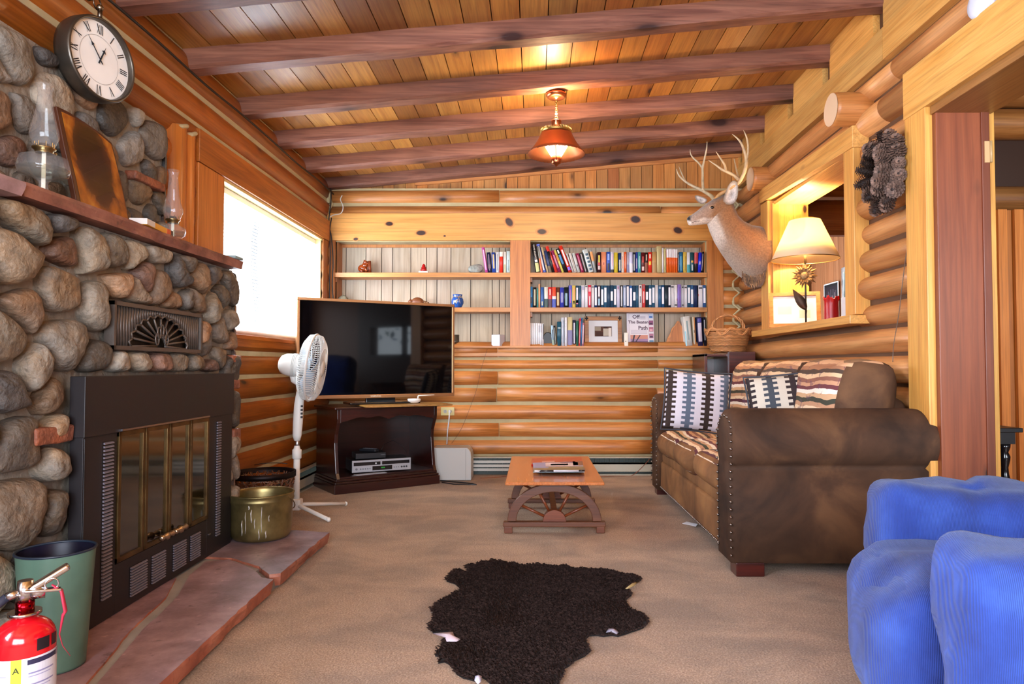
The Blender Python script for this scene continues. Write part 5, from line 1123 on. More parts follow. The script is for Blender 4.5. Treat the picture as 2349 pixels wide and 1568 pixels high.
# black oval stone, photo frame, white device, cover-out book, wooden wedge
mb = MB(); n = 22; pr = []
for i in range(n+1): a = PI*i/n; pr.append((-.052*math.cos(a), .118*math.sin(a)**.8))
x = SX(1256.5)
mb.prism(pr, lambda u, v, d: Vector((x+u, YB-.01+d, ZB+v)), 0, .05, hexc('#08080a'), sm=False); tag(mb.obj('polished_stone', M_satin, bevel=.006), 'black polished dome shaped stone bookend beside the white volumes', 'bookend')
def frame(name, label, org, ux, uz, w, h, fw, fcol, matc, inner, thick=.016, mat=None, mw=0, cat='picture frame', group=None, picm=None, glass=False):
    """ux right, uz up; picture faces ux x uz"""
    ux = Vector(ux).normalized(); uz = Vector(uz).normalized(); nn = ux.cross(uz); org = Vector(org)
    f = lambda u, v, d: org+ux*u+uz*v+nn*d
    r = T(name, label, cat, org, 0, group)
    def fb(m_, a, b, c, d, e0, e1, col): m_.hexa([f(a, c, e0), f(b, c, e0), f(b, c, e1), f(a, c, e1), f(a, d, e0), f(b, d, e0), f(b, d, e1), f(a, d, e1)], col)
    m_ = MB()
    for q in ((-w/2, w/2, 0, fw), (-w/2, w/2, h-fw, h), (-w/2, -w/2+fw, fw, h-fw), (w/2-fw, w/2, fw, h-fw)): fb(m_, *q, -thick/2, thick/2, fcol)
    m_.obj('frame_moulding', mat or M_satin, r, True, bevel=.002)
    m_ = MB(); fb(m_, -w/2+fw*.8, w/2-fw*.8, fw*.8, h-fw*.8, -thick/2, 0, matc); m_.obj('mount', M_plain, r, True)
    m_ = MB(); inner(m_, f); m_.obj('picture', picm or M_plain, r, True)
    return r, f
def quad(m_, f, a, b, c, d, z, col): m_.add([f(a, c, z), f(b, c, z), f(b, d, z), f(a, d, z)], [(0, 1, 2, 3)], hexc(col))
def pic1(m_, f):
    quad(m_, f, -.072, .072, .083, .168, .0015, '#4a2a1c'); quad(m_, f, -.072, -.02, .13, .165, .002, '#8a8070'); quad(m_, f, .0, .045, .088, .15, .002, '#b0a89a'); quad(m_, f, .045, .068, .083, .155, .002, '#d0c8c0'); quad(m_, f, -.06, .0, .085, .12, .002, '#38180f'); quad(m_, f, .005, .035, .15, .164, .0022, '#2c1410')
x = SX(1384)
fr_, ff = frame('photo_frame', 'wooden photo frame with iron corners and white mount on the bottom shelf', (x, YB+.02, ZB), (1, 0, 0), (0, .10, 1), .312, .252, .034, (1, 1, 1), hexc('#ccd0d6'), pic1, mat=wood('frame_wood', '#b0763c', '#855024', 'X', blot=.2))
mb = MB(ROOTM[fr_.name].inverted())
for s_ in (-1, 1):
    for t_ in (0, 1):
        for (du, dv) in ((0, 0), (.0, .012), (.0, -.012), (.008, 0), (-.008, 0)):
            c0 = ff(s_*.139+du, (.017 if not t_ else .235)+dv, .010); mb.ell(c0, (.006, .002, .007), 8, 6, hexc('#1a1614'))
o_ = mb.obj('corner_iron', M_plain, fr_); 
x = SX(1435); mb = MB(); mb.rbox((x, YB-.005, ZB+.056), (.016, .022, .056), .004, (3, 3, 4), col=hexc('#e0dccc')); mb.ell((x-.006, YB-.028, ZB+.04), (.004, .002, .004), 8, 6, hexc('#2a2a2a')); tag(mb.obj('night_light', M_satin), 'slim white plastic device between the photo frame and the guidebook', 'device')
x = SX(1470); gb_ = T('guidebook', 'cover out guidebook with large serif title and strip of small pictures', 'book', (x, YB+.03, ZB)); M_ = Matrix.Rotation(math.radians(-7), 4, 'X')
w, h = .113, .282
mb = MB(M_); mb.box((-w+.002, .002, .002), (w-.002, .016, h-.002), hexc('#ddd6c8')); mb.obj('page_block', M_plain, gb_)
mb = MB(M_); mb.box((-w, -.0, 0), (w, .002, h), hexc('#d8d4dc')); mb.box((-w, .016, 0), (w, .018, h), hexc('#d8d4dc')); mb.box((-w-.001, 0, 0), (-w+.001, .018, h), hexc('#c8c4cc'))
def q2(a, b, c, d, col, e=-.0006): mb.add([(a, e, c), (b, e, c), (b, e, d), (a, e, d)], [(0, 1, 2, 3)], hexc(col))
q2(-w+.018, w-.045, .012, h-.006, '#8a7a86'); q2(-w+.0195, w-.0465, .0135, h-.0075, '#dcd8de', -.0009)
for k, c in enumerate(('#b8c8e0', '#8a4a70', '#b06880', '#a87088', '#5a86a8')): q2(w-.04, w-.004, h-.045-.056*k, h-.006-.056*k, c); q2(w-.036, w-.010, h-.040-.056*k, h-.026-.056*k, ('#3a6ab0', '#3c2040', '#e0b0b8', '#3c2848', '#d8dce8')[k], -.001)
q2(-w+.028, w-.052, .020, .095, '#c88a78', -.0012); q2(-w+.028, w-.052, .020, .042, '#584068', -.0014); q2(-w+.028, w-.052, .042, .062, '#9a7aa0', -.0014)
mb.add([(-.075, -.0018, .022), (-.062, -.0018, .022), (-.045, -.0018, .095), (-.058, -.0018, .095)], [(0, 1, 2, 3)], hexc('#241a30')); mb.add([(-.05, -.0018, .03), (-.040, -.0018, .03), (.002, -.0018, .095), (-.008, -.0018, .095)], [(0, 1, 2, 3)], hexc('#241a30'))
for s_, z_, x_ in (('Off', .250, -.035), ('The Beaten', .205, -.015), ('Path', .155, .022)): text_on(mb, s_, .046 if s_ != 'The Beaten' else .037, (x_, -.0012, z_), (1, 0, 0), (0, 0, 1), hexc('#3c1838'), bold=.0008)
for k in range(4): q2(-w+.032, w-.056, .108+.009*k, .111+.009*k, '#a89cb0', -.0012)
for k in range(3): q2(.0, .045, .232+.009*k, .235+.009*k, '#7a6a80', -.0012)
mb.obj('cover', M_satin, gb_)
x = SX(1545); wp = [(-.095, 0), (.125, 0), (.118, .045), (.104, .08), (.122, .11), (.108, .15), (.055, .232), (.04, .225), (.02, .19), (-.005, .165), (-.022, .12), (-.055, .07)]
wp = [(a*.95-.0, b) for a, b in wp]
wd = T('wooden_wedge', 'rough sawn wooden wedge with bark edge on the bottom right shelf', 'wood piece', (x, YB+.05, ZB))
mb = MB(); mb.prism([(a+.012, b) for a, b in wp], lambda u, v, d: Vector((u*.8, d, v*.93)), -.0, .03, (1, .9, .85)); mb.obj('slab', M_shelfz, wd)
mb = MB(); mb.prism([(-.088, 0), (-.055, 0), (.0, .16), (.06, .222), (.045, .23), (.02, .19), (-.01, .165), (-.028, .12), (-.06, .07)], lambda u, v, d: Vector((u*.8, d, v*.93)), -.006, .002, (1.1, 1, .95)); mb.obj('live_edge', M_shelf, wd)
# ================================================================== TELEVISION ON ITS CABINET
TVA = math.radians(29.5)
tc_ = Vector((-1.145, 5.055, 0))
tv = T('flat_screen_television', 'large black flat screen television with thin bronze frame angled across the corner', 'television', (tc_.x, tc_.y, .655), TVA)
w, h = .592, .358; b = .020; zc0 = h
mb = MB(); br = hexc('#b88a60')
for q in (((-w, -.018, 0), (w, .03, .026)), ((-w, -.018, 2*h-b), (w, .03, 2*h)), ((-w, -.018, .026), (-w+b, .03, 2*h-b)), ((w-b, -.018, .026), (w, .03, 2*h-b))): mb.box(*q, br)
mb.obj('bezel', plain('bronze_bezel', rough=.3, metal=.7), tv, bevel=.003)
mb = MB(); mb.box((-w+b, -.010, .026), (w-b, -.008, 2*h-b), hexc('#050507')); 
M_screen = plain('screen_glass', rough=.04, spec=.42); mb.obj('screen', M_screen, tv)
mb = MB(); mb.box((-w+.02, .03, .04), (w-.02, .06, 2*h-.06), hexc('#141416')); mb.obj('back_housing', M_plain, tv, bevel=.01)
mb = MB(); text_on(mb, 'SAMSUNG', .017, (-.03, -.0185, .013), (1, 0, 0), (0, 0, 1), hexc('#e8d8c0'), bold=.0004); mb.obj('maker_lettering', M_satin, tv)
mb = MB(); mb.ell((w-.04, -.019, .013), (.003, .001, .002), 8, 6, hexc('#e03030')); mb.obj('power_light', M_satin, tv)
mb = MB(); mb.rbox((0.02, .0, -.035), (.26, .11, .008), .006, (6, 4, 1), col=hexc('#0c0c0e')); mb.obj('stand_base', M_gloss, tv)
mb = MB(); mb.box((-.09, .02, -.03), (.13, .045, .04), hexc('#101012')); mb.obj('stand_neck', M_gloss, tv, bevel=.004)
# cabinet
ca = math.atan2(5.2-4.73, -.714+1.375); CB = T('television_cabinet', 'dark mahogany low open cabinet with scalloped apron under the television', 'cabinet', (-1.375, 4.73, 0), ca)
L_, D_ = .812, .47; ht = .600
def sidep(x0, x1, nm):
    pr = [(.012, .10), (.035, .14), (.045, .20), (.058, .28), (.066, .35), (.060, .41), (.035, .46), (.018, .49), (.012, .52), (.012, .585), (.46, .585), (.46, .10)]
    m_ = MB(); m_.prism(pr, lambda u, v, d: Vector((d, u, v)), x0, x1, WHITE); m_.obj(nm, M_mahog, CB, bevel=.003)
sidep(.02, .045, 'side_panel'); sidep(L_-.045, L_-.02, 'side_panel')
mb = MB(); pr = [(0, 0), (L_, 0), (L_, D_), (0, D_)]
for z0, z1, e in ((0, .065, 0), (.065, .082, .006), (.082, .10, .016)): mb.box((e, e, z0), (L_-e, D_, z1))
mb.obj('plinth', M_mahog, CB, bevel=.004)
mb = MB(); mb.box((.022, .03, .10), (L_-.022, .46, .112)); mb.obj('floor_panel', M_mahog, CB)
mb = MB(); mb.box((.044, .445, .10), (L_-.044, .458, .585), (.7, .7, .7)); mb.obj('back_panel', M_mahog, CB)
mb = MB(); pr = [(.045, .586), (.045, .49)]; n = 30
for i in range(n+1):
    t = i/n; v = .528-.022*math.exp(-((t-.5)/.06)**2)-.03*math.exp(-((t-0)/.12)**2)-.03*math.exp(-((t-1)/.12)**2)-.010*math.exp(-((t-.28)/.04)**2)-.010*math.exp(-((t-.72)/.04)**2)
    pr.append((lerp(.055, L_-.055, t), v))
pr += [(L_-.045, .49), (L_-.045, .586)]
mb.prism(pr[::-1], lambda u, v, d: Vector((u, d, v)), .016, .034, (1.3, 1.1, 1.0)); mb.obj('scalloped_apron', M_mahog, CB, bevel=.002)
mb = MB(); mb.box((.0, .0, .585), (L_, D_, .600)); mb.obj('top', M_mahog, CB, bevel=.004)
mb = MB(Matrix.Translation((-.95, 5.03, .602)) @ Matrix.Rotation(TVA-.05, 4, 'Z')); mb.box((-.33, -.20, -.0005), (.30, .16, .011), (1, 1, 1)); tag(mb.obj('television_board', wood('worn_board', '#c09048', '#8a5a2c', 'X', knots=.05, blot=.3), bevel=.002), 'thin worn pine board lying between the cabinet top and television stand', 'board')
# video recorder and boxes (local frame of the cabinet)
def cabT(name, label, cat, x, y, z, rz=0):
    p = ROOTM[CB.name] @ Vector((x, y, z)); return T(name, label, cat, p, ca+rz)
vc = cabT('video_recorder', 'silver and black video recorder inside the cabinet', 'video recorder', .40, .20, .118, -.16)
mb = MB(); mb.box((-.215, -.11, .006), (.215, .12, .088), hexc('#15151a')); mb.obj('housing', M_satin, vc, bevel=.002)
mb = MB(); mb.box((-.216, -.120, .004), (.216, -.109, .090), hexc('#b4b8c0')); mb.obj('front_panel', plain('silver_plastic', rough=.35, metal=.3), vc, bevel=.002)
mb = MB(); mb.box((-.205, -.1212, .052), (-.012, -.1195, .076), hexc('#15161c')); mb.obj('tape_slot', M_gloss, vc)
mb = MB(); mb.box((.0, -.1212, .052), (.205, -.1195, .076), hexc('#15161c')); mb.obj('disc_tray', M_gloss, vc)
mb = MB(); mb.box((-.07, -.1212, .014), (.075, -.1195, .044), hexc('#101216')); 
for k in range(4): mb.box((-.006+.007*k, -.1216, .026), (-.001+.007*k, -.1211, .034), hexc('#40c850'))
mb.obj('display', M_gloss, vc)
for k, (x, r) in enumerate(((-.185, .008), (-.155, .005), (-.138, .005), (-.121, .005), (-.104, .005), (-.088, .004), (.09, .004), (.106, .004), (.122, .004), (.146, .007), (.164, .007), (.182, .007))):
    mb = MB(); mb.cyl((x, -.119, .028), (x, -.124, .028), r, n=12, col=hexc('#70747c' if x < .13 else '#303238')); mb.obj('button', M_satin, vc)
mb = MB(); mb.cyl((-.045, -.119, .064), (-.045, -.123, .064), .006, n=12, col=hexc('#c8ccd0')); mb.obj('knob', M_satin, vc)
cx2 = cabT('cable_box', 'small black cable box sitting on top of the video recorder', 'cable box', .33, .21, .209, -.18)
mb = MB(); mb.box((-.11, -.08, .003), (.11, .08, .045), hexc('#17181e')); mb.obj('housing', M_satin, cx2, bevel=.003)
for k in range(4):
    mb = MB(); mb.cyl((.075+.009*k, -.079, .028), (.075+.009*k, -.083, .028), .003, n=8, col=hexc('#70747c')); mb.obj('button', M_satin, cx2)
rm = cabT('remote_control', 'dark remote control standing on the small black cable box', 'remote', .335, .215, .256, .5)
mb = MB(); mb.rbox((0, 0, .010), (.024, .075, .010), .006, (3, 6, 1), col=hexc('#22242a')); mb.obj('body', M_satin, rm)
mb = MB()
for i in range(3):
    for j in range(7): mb.box((-.015+.011*i, -.06+.016*j, .0195), (-.007+.011*i, -.051+.016*j, .0225), hexc('#6a6c74'))
tag(mb.obj('keypad', M_satin, rm), 'grey keys', 'x'); rm.children[-1]
for o in rm.children:
    if 'category' in o: del o['category']
mb = MB(); p0 = ROOTM[CB.name]; mb.tube([p0 @ Vector(q) for q in ((.45, .30, .22), (.50, .32, .29), (.58, .34, .31), (.66, .33, .26), (.68, .30, .212))], .002, 6, hexc('#15151a')); tag(mb.obj('black_cable', M_satin), 'thin black cable looping behind the video recorder', 'cable')
mb = MB(); mb.M = ROOTM[CB.name]; mb.box((.17, .035, .1125), (.40, .09, .1150), hexc('#b8bcc4')); tag(mb.obj('folded_paper', M_plain), 'thin pale paper sticking out under the video recorder', 'paper')
# white sensor bar / antenna pod on the cabinet
an = T('indoor_antenna', 'small white round based antenna with a short bar in front of the television', 'antenna', P(950, 921, 5.08)); o = P(950, 921, 5.08); o.z = .616
an.location = o; ROOTM[an.name] = Matrix.Translation(o)
mb = MB(); mb.lathe([(0, 0), (.03, 0), (.046, .012), (.05, .026), (.046, .032), (0, .034)], o, 28, hexc('#e4e4e4'), sy=.8); mb.obj('base', M_gloss, an, True)
mb = MB(); mb.cyl(o+Vector((.028, 0, .03)), o+Vector((.030, -.0, .052)), .006, n=10, col=hexc('#d8d4cc')); mb.cyl(o+Vector((.028, 0, .053)), o+Vector((.145, .03, .058)), .0045, n=8, col=hexc('#e4dccc')); mb.obj('arm', M_gloss, an, True)
# white panel (appliance) against the back wall
pa = T('space_heater', 'flat pale grey appliance panel with curved corner standing by the wall outlet', 'appliance', (-.68, 5.35, 0))
pr = [(-.125, 0), (.172, 0), (.172, .19), (.168, .215), (.155, .238), (.140, .252), (-.125, .252)]
mb = MB(); mb.prism(pr, lambda u, v, d: Vector((-.66+u, 5.33+d, v+.002)), 0, .20, hexc('#c4c6c4'), sm=False); mb.obj('cabinet_shell', M_satin, pa, True, bevel=.006)
mb = MB(); mb.box((-.532, 5.326, .004), (-.530, 5.3302, .245), hexc('#8a8c8a')); mb.obj('panel_seam', M_satin, pa, True)
mb = MB(); mb.tube([(-.70, 5.22, .006), (-.60, 5.15, .004), (-.50, 5.14, .004), (-.43, 5.13, .004), (-.46, 5.18, .004), (-.58, 5.23, .006), (-.72, 5.27, .01)], .0045, 8, hexc('#15161c')); tag(mb.obj('power_cord', M_satin), 'black cord end lying on the carpet by the cabinet corner', 'cord')
# outlet, plug, cords
o = P(1027, 943, YB-.035); ou = T('wall_outlet', 'cream wall outlet plate with two sockets on the back wall logs', 'outlet', o)
mb = MB(); mb.rbox(o, (.056, .004, .034), .003, (3, 1, 3), col=hexc('#d8c888')); mb.obj('cover_plate', M_satin, ou, True)
for s_ in (-.02, .02):
    mb = MB(); mb.cyl(o+Vector((s_, -.003, 0)), o+Vector((s_, -.006, 0)), .015, n=18, col=hexc('#b4b4b0')); 
    for t in (-.005, .005): mb.box(o+Vector((s_-.004, -.0075, t-.001)), o+Vector((s_+.004, -.0058, t+.001)), hexc('#202020'))
    mb.obj('socket', M_satin, ou, True)
mb = MB(); mb.cyl(o+Vector((.02, -.006, 0)), o+Vector((.02, -.03, -.004)), .012, .009, 14, hexc('#dcdce0')); q = o+Vector((.02, -.028, -.004)); mb.tube([q, q+Vector((0, -.012, -.02)), q+Vector((-.006, -.006, -.08)), q+Vector((-.016, -.004, -.15)), q+Vector((-.02, -.02, -.262))], .0055, 8, hexc('#dcdce0')); tag(mb.obj('white_plug_cord', M_satin), 'white plug and cord dropping from the outlet to the appliance', 'cord')
def wire(name, pts, r, col, label, cat='wire', pl=None):
    mb = MB(); q = []
    P_ = [Vector(p) for p in pts]
    for i in range(len(P_)-1):
        for t in range(4):
            a, b, c_, d = P_[max(i-1, 0)], P_[i], P_[i+1], P_[min(i+2, len(P_)-1)]; u = t/4
            q.append(.5*((2*b)+(c_-a)*u+(2*a-5*b+4*c_-d)*u*u+(3*b-a-3*c_+d)*u**3))
    q.append(P_[-1]); mb.tube(q, r, 6, hexc(col)); return tag(mb.obj(name, M_satin), label, cat)
yw = YB-.042
wire('thin_wire', [P(1118, 800, yw), P(1104, 845, yw), P(1094, 890, yw), P(1080, 930, yw), P(1062, 975, yw), P(1048, 1000, yw), P(1036, 1016, yw)], .0014, '#5a4638', 'thin brown wire slanting down the back wall logs to the appliance')
xw = XR-.038
wire('thin_wire', [PX(2106, 385, xw), PX(2100, 430, xw), PX(2094, 490, xw), PX(2082, 560, xw), PX(2070, 650, xw), PX(2062, 720, xw), PX(2050, 790, xw), PX(2048, 830, xw)], .0018, '#6a5c50', 'thin grey wire hanging down the right wall logs beside the door casing')
wire('corner_cable', [(XL+.04, YB-.055, 2.40), (XL+.045, YB-.065, 2.25), (XL+.03, YB-.07, 2.08), (XL+.055, YB-.075, 1.95), (XL+.07, YB-.075, 1.75), (XL+.065, YB-.075, 1.55), (XL+.085, YB-.075, 1.30), (XL+.08, YB-.075, .9)], .005, '#1c1c20', 'black cable running down the corner between window and bookshelf', 'cable')
wire('corner_cable', [(XL+.05, YB-.06, 2.12), (XL+.04, YB-.075, 2.0), (XL+.05, YB-.082, 1.8), (XL+.045, YB-.08, 1.5), (XL+.06, YB-.08, 1.1)], .0045, '#24262c', 'second black cable looped behind the first in the window corner', 'cable')
wire('white_cable', [P(785, 448, yw), P(781, 458, yw), P(787, 474, yw), P(782, 489, yw), P(765, 493, yw), P(755, 500, yw), P(752, 512, yw-.02)], .0045, '#d8d8d4', 'short white cable curling over the top log near the corner', 'cable')
cy_ = [1.2+i*.45 for i in range(11)]
wire('ceiling_cable', [(XL+.055, y, 2.325+.006*math.sin(y*5)) for y in cy_], .006, '#1c1a1c', 'black cable strung along the left wall under the beam ends', 'cable')
wire('orange_extension_wire', [PZ(1102, 1096, .006), PZ(1130, 1095, .006), PZ(1165, 1092, .006), PZ(1250, 1092, .006), PZ(1380, 1092, .006), PZ(1420, 1091, .006), PZ(1450, 1090, .006), P(1478, 1066, 5.45), P(1490, 1052, 5.4)], .0025, '#8a4a30', 'thin reddish wire lying on the carpet along the baseboard heater')
# ================================================================== STANDING FAN
F0 = Vector((-1.425, 4.12, 0)); fn = T('standing_fan', 'white standing fan with round wire grille facing into the room', 'fan', F0); wh = hexc('#dcdcd8')
mb = MB(); mb.cyl(F0+Vector((0, 0, .03)), F0+Vector((0, 0, .36)), .019, n=20, col=wh); mb.obj('lower_pole', M_satin, fn, True)
mb = MB(); mb.lathe([(.02, .33), (.027, .335), (.027, .385), (.02, .39), (.015, .41)], F0, 24, wh); mb.obj('height_collar', M_satin, fn, True)
mb = MB(); mb.cyl(F0+Vector((0, 0, .38)), F0+Vector((.002, 0, .46)), .013, n=16, col=hexc('#c0c0c4')); mb.obj('upper_pole', M_metal, fn, True)
mb = MB(); rings = []
for z, cxx, hx, hy in ((.44, 0, .018, .018), (.47, .0, .026, .024), (.55, .004, .029, .026), (.66, .010, .028, .026), (.73, .018, .024, .024), (.775, .030, .018, .02)):
    rings.append([F0+Vector((cxx+hx*math.cos(2*PI*j/18), hy*math.sin(2*PI*j/18), z)) for j in range(18)])
mb.loft(rings, wh); mb.obj('control_housing', M_satin, fn, True)
for k in range(4):
    mb = MB(); mb.box(F0+Vector((.026, -.020, .575+.022*k)), F0+Vector((.036, -.008, .587+.022*k)), hexc('#34363a')); mb.obj('button', M_satin, fn, True)
Ra = Matrix.Rotation(math.radians(6), 4, 'Z') @ Matrix.Rotation(math.radians(7), 4, 'Y'); hc = F0+Vector((.095, -.01, .878))
def fh(x, y, z): return hc + Ra @ Vector((x, y, z))
mb = MB(); RX = (Ra @ Matrix.Rotation(PI/2, 4, 'Y'))
mb.lathe([(0, -.20), (.03, -.198), (.052, -.185), (.064, -.16), (.068, -.13), (.066, -.085), (.06, -.06), (.056, -.03), (0, -.028)], hc, 30, wh, M=RX); mb.obj('motor_housing', M_satin, fn, True)
mb = MB()
for k in range(10):
    a = 2*PI*k/10; mb.tube([fh(-.194, .03*math.cos(a), .03*math.sin(a)), fh(-.182, .05*math.cos(a), .05*math.sin(a))], .0025, 5, hexc('#3a3c40'))
mb.obj('vent_slots', M_satin, fn, True)
mb = MB(); mb.tube([fh(-.11, 0, -.05), fh(-.10, 0, -.085), F0+Vector((.03, 0, .77))], [.024, .022, .019], 14, wh); mb.obj('tilt_joint', M_satin, fn, True)
mb = MB()
for q in range(3): mb.tube([fh(-.115+.008*q, .0695*math.cos(a*PI/16), .0695*math.sin(a*PI/16)) for a in range(32)], .0035, 6, hexc('#cfcfcb'), closed=True)
mb.obj('wrapped_cord', M_satin, fn, True)
GR = .200
mb = MB()
for a in range(1): pass
mb.tube([fh(0, GR*math.cos(a*PI/32), GR*math.sin(a*PI/32)) for a in range(64)], .0065, 8, wh, closed=True); mb.obj('grille_ring', M_satin, fn, True)
for nm, dx in (('front_grille', .055), ('rear_grille', -.062)):
    mb = MB()
    for k in range(90):
        a = 2*PI*k/90; ca_, sa_ = math.cos(a), math.sin(a)
        mb.tube([fh(0, GR*ca_, GR*sa_), fh(dx*.55, GR*.97*ca_, GR*.97*sa_), fh(dx*.92, GR*.80*ca_, GR*.80*sa_), fh(dx, GR*.5*ca_, GR*.5*sa_), fh(dx, .05*ca_, .05*sa_)], .0013, 4, wh, cap=False)
    for r_ in (.05, .12): mb.tube([fh(dx, r_*math.cos(a*PI/20), r_*math.sin(a*PI/20)) for a in range(40)], .002, 5, wh, closed=True)
    tag(mb.obj(nm, M_satin, fn, True), None, None) if False else mb.obj(nm, M_satin, fn, True)
mb = MB(); mb.lathe([(0, .066), (.03, .064), (.048, .058), (.05, .052), (0, .050)], hc, 26, wh, M=RX); mb.obj('hub_cap', M_satin, fn, True)
for k in range(3):
    mb = MB(); vs = []; a0 = 2*PI*k/3
    for i in range(7):
        r_ = lerp(.03, .178, i/6)
        for j in range(6):
            t = j/5-.5; a = a0+t*(1.5-.25*i/6)+.12*i/6; vs.append(fh(.03*math.sin(t*2.2)*(.5+.5*r_/.18)-.005, r_*math.cos(a), r_*math.sin(a)))
    mb.add(vs, [(i*6+j, i*6+j+1, i*6+j+7, i*6+j+6) for i in range(6) for j in range(5)], hexc('#b8cce0'), 0, True); mb.obj('blade', M_satin, fn, True, solid=.002)
for (tx, ty) in ((-1.167, 3.905), (-1.195, 4.36), (-1.66, 4.33), (-1.64, 3.91)):
    mb = MB(); e_ = Vector((tx, ty, .016)); mb.tube([F0+Vector((0, 0, .055)), F0+(e_-F0)*.15+Vector((0, 0, .05)), e_], [.013, .013, .012], 12, wh, sq=.9); mb.ell(e_, (.013, .013, .0135), 12, 8, wh); mb.obj('leg', M_satin, fn, True)
mb = MB(); mb.rbox(F0+Vector((0, 0, .06)), (.032, .032, .034), .012, (3, 3, 3), col=wh); mb.obj('leg_hub', M_satin, fn, True)
# ================================================================== COFFEE TABLE
ctx = P(1272, 1200, 3.64).x; CT = T('wagon_wheel_coffee_table', 'small low wooden coffee table with half wagon wheel ends in mid room', 'coffee table', (ctx, 4.0, 0))
n0 = P(1160, 1104, 3.02); TW = .259; TZ = .280; TY0, TY1 = 3.58, 4.63
mb = MB(); mb.box((ctx-TW, TY0, TZ-.016), (ctx+TW, TY1, TZ)); mb.obj('tabletop', M_maple, CT, True, bevel=.004)
for k, y in enumerate((3.665, 4.30)):
    def wf(u, v, d, y=y): return Vector((ctx+u, y+d, v))
    R0, R1 = .250, .203; zb_ = .062; sz = .76
    mb = MB(); n = 30; pr = []
    for i in range(n+1): a = PI*i/n; pr.append((R0*math.cos(a), zb_+(TZ-.018-zb_)*math.sin(a)))
    pr2 = [(R1*math.cos(PI*i/n), zb_+(TZ-.062-zb_)*math.sin(PI*i/n)) for i in range(n+1)]
    rings = []
    for i in range(n+1):
        (a, b), (c, d) = pr[i], pr2[i]; rings.append([wf(a, b, -.018), wf(c, d, -.018), wf(c, d, .018), wf(a, b, .018)])
    mb.loft(rings, sm=False); mb.obj('half_wheel_rim', M_walnut, CT, True, bevel=.003)
    mb = MB(); pr = [(.062*math.cos(PI*i/20), zb_+.062*math.sin(PI*i/20)) for i in range(21)]; mb.prism(pr, wf, -.026, .026, (1.6, 1.25, 1.1)); mb.obj('wheel_hub', M_walnut, CT, True, bevel=.002)
    for a in (31, 67, 113, 149):
        a = math.radians(a); e_ = (R1*math.cos(a)*1.01, zb_+(TZ-.060-zb_)*math.sin(a)*1.02+.0)
        s_ = (.055*math.cos(math.atan2(e_[1]-zb_, e_[0])), zb_+.055*math.sin(math.atan2(e_[1]-zb_, e_[0])))
        mb = MB(); mb.cyl(wf(*s_, 0), wf(*e_, 0), .0075, n=12, col=(1.7, 1.3, 1.0)); mb.obj('spoke', M_walnut, CT, True)
    mb = MB(); mb.box(wf(-.272, .034, -.024), wf(.272, .060, .024)); mb.obj('foot_rail', M_walnut, CT, True, bevel=.004)
    for s_ in (-1, 1):
        mb = MB(); mb.box(wf(s_*.245-.022, 0.0, -.02), wf(s_*.245+.022, .034, .02), (1.3, 1.1, 1)); mb.obj('foot', M_walnut, CT, True, bevel=.003)
mb = MB(); mb.box((ctx-.016, 3.69, .085), (ctx+.016, 4.28, .115), (1.5, 1.3, 1.1)); mb.obj('stretcher', M_walnut, CT, True, bevel=.002)
def on_table(name, pts, th, z, col, label, cat, extra=None, mat=None):
    o0 = [PZ(a, b, z+th) for a, b in pts]; mb = MB()
    mb.add([Vector((p.x, p.y, z)) for p in o0]+[Vector((p.x, p.y, z+th)) for p in o0], [(0, 3, 2, 1), (4, 5, 6, 7), (0, 1, 5, 4), (1, 2, 6, 5), (2, 3, 7, 6), (3, 0, 4, 7)], hexc(col))
    if extra:
        for (u0, u1, v0, v1, c) in extra:
            def q(u, v): a = o0[0]+(o0[1]-o0[0])*u; b = o0[3]+(o0[2]-o0[3])*u; p = a+(b-a)*v; return (p.x, p.y, z+th+.0004)
            mb.add([q(u0, v0), q(u1, v0), q(u1, v1), q(u0, v1)], [(0, 1, 2, 3)], hexc(c))
    return tag(mb.obj(name, mat or M_gloss), label, cat)
on_table('red_folder', [(1219, 1064), (1337, 1060), (1334, 1048), (1220, 1050)], .012, TZ+.001, '#c8281e', 'glossy red folder lying at the back of the coffee table', 'folder', [(.2, .45, .2, .45, '#e8a090')])
on_table('magazine', [(1224, 1077), (1340, 1077), (1336, 1057), (1222, 1061)], .006, TZ+.0135, '#8a9ac0', 'colourful travel magazine lying over the red folder', 'magazine', [(.0, .25, .3, 1, '#8aa4e0'), (.25, .9, .45, .9, '#e0d8e4'), (.35, .7, .55, .75, '#b08aa0'), (.3, 1, .05, .35, '#8a8a5a'), (.8, 1, .5, 1, '#4a3040'), (.55, .85, .85, 1, '#3040a0')])
on_table('booklet', [(1223, 1081.5), (1341, 1081), (1341, 1072), (1223, 1073)], .004, TZ+.0205, '#2a6a78', 'thin teal booklet edge on top in front of the magazine', 'booklet', [(.05, .95, .1, .9, '#3a5a48')])
mb = MB(); a = PZ(1226, 1080, TZ+.030); b = PZ(1341, 1079, TZ+.030); 
for t0, t1, c in ((0, .10, '#d8dce4'), (.10, .38, '#24262c'), (.38, .88, '#c8ccd8'), (.88, 1, '#16181c')): mb.cyl(a+(b-a)*t0, a+(b-a)*t1, .0052, n=10, col=hexc(c))
tag(mb.obj('pen', M_gloss), 'black and silver pen lying along the front of the booklets', 'pen')
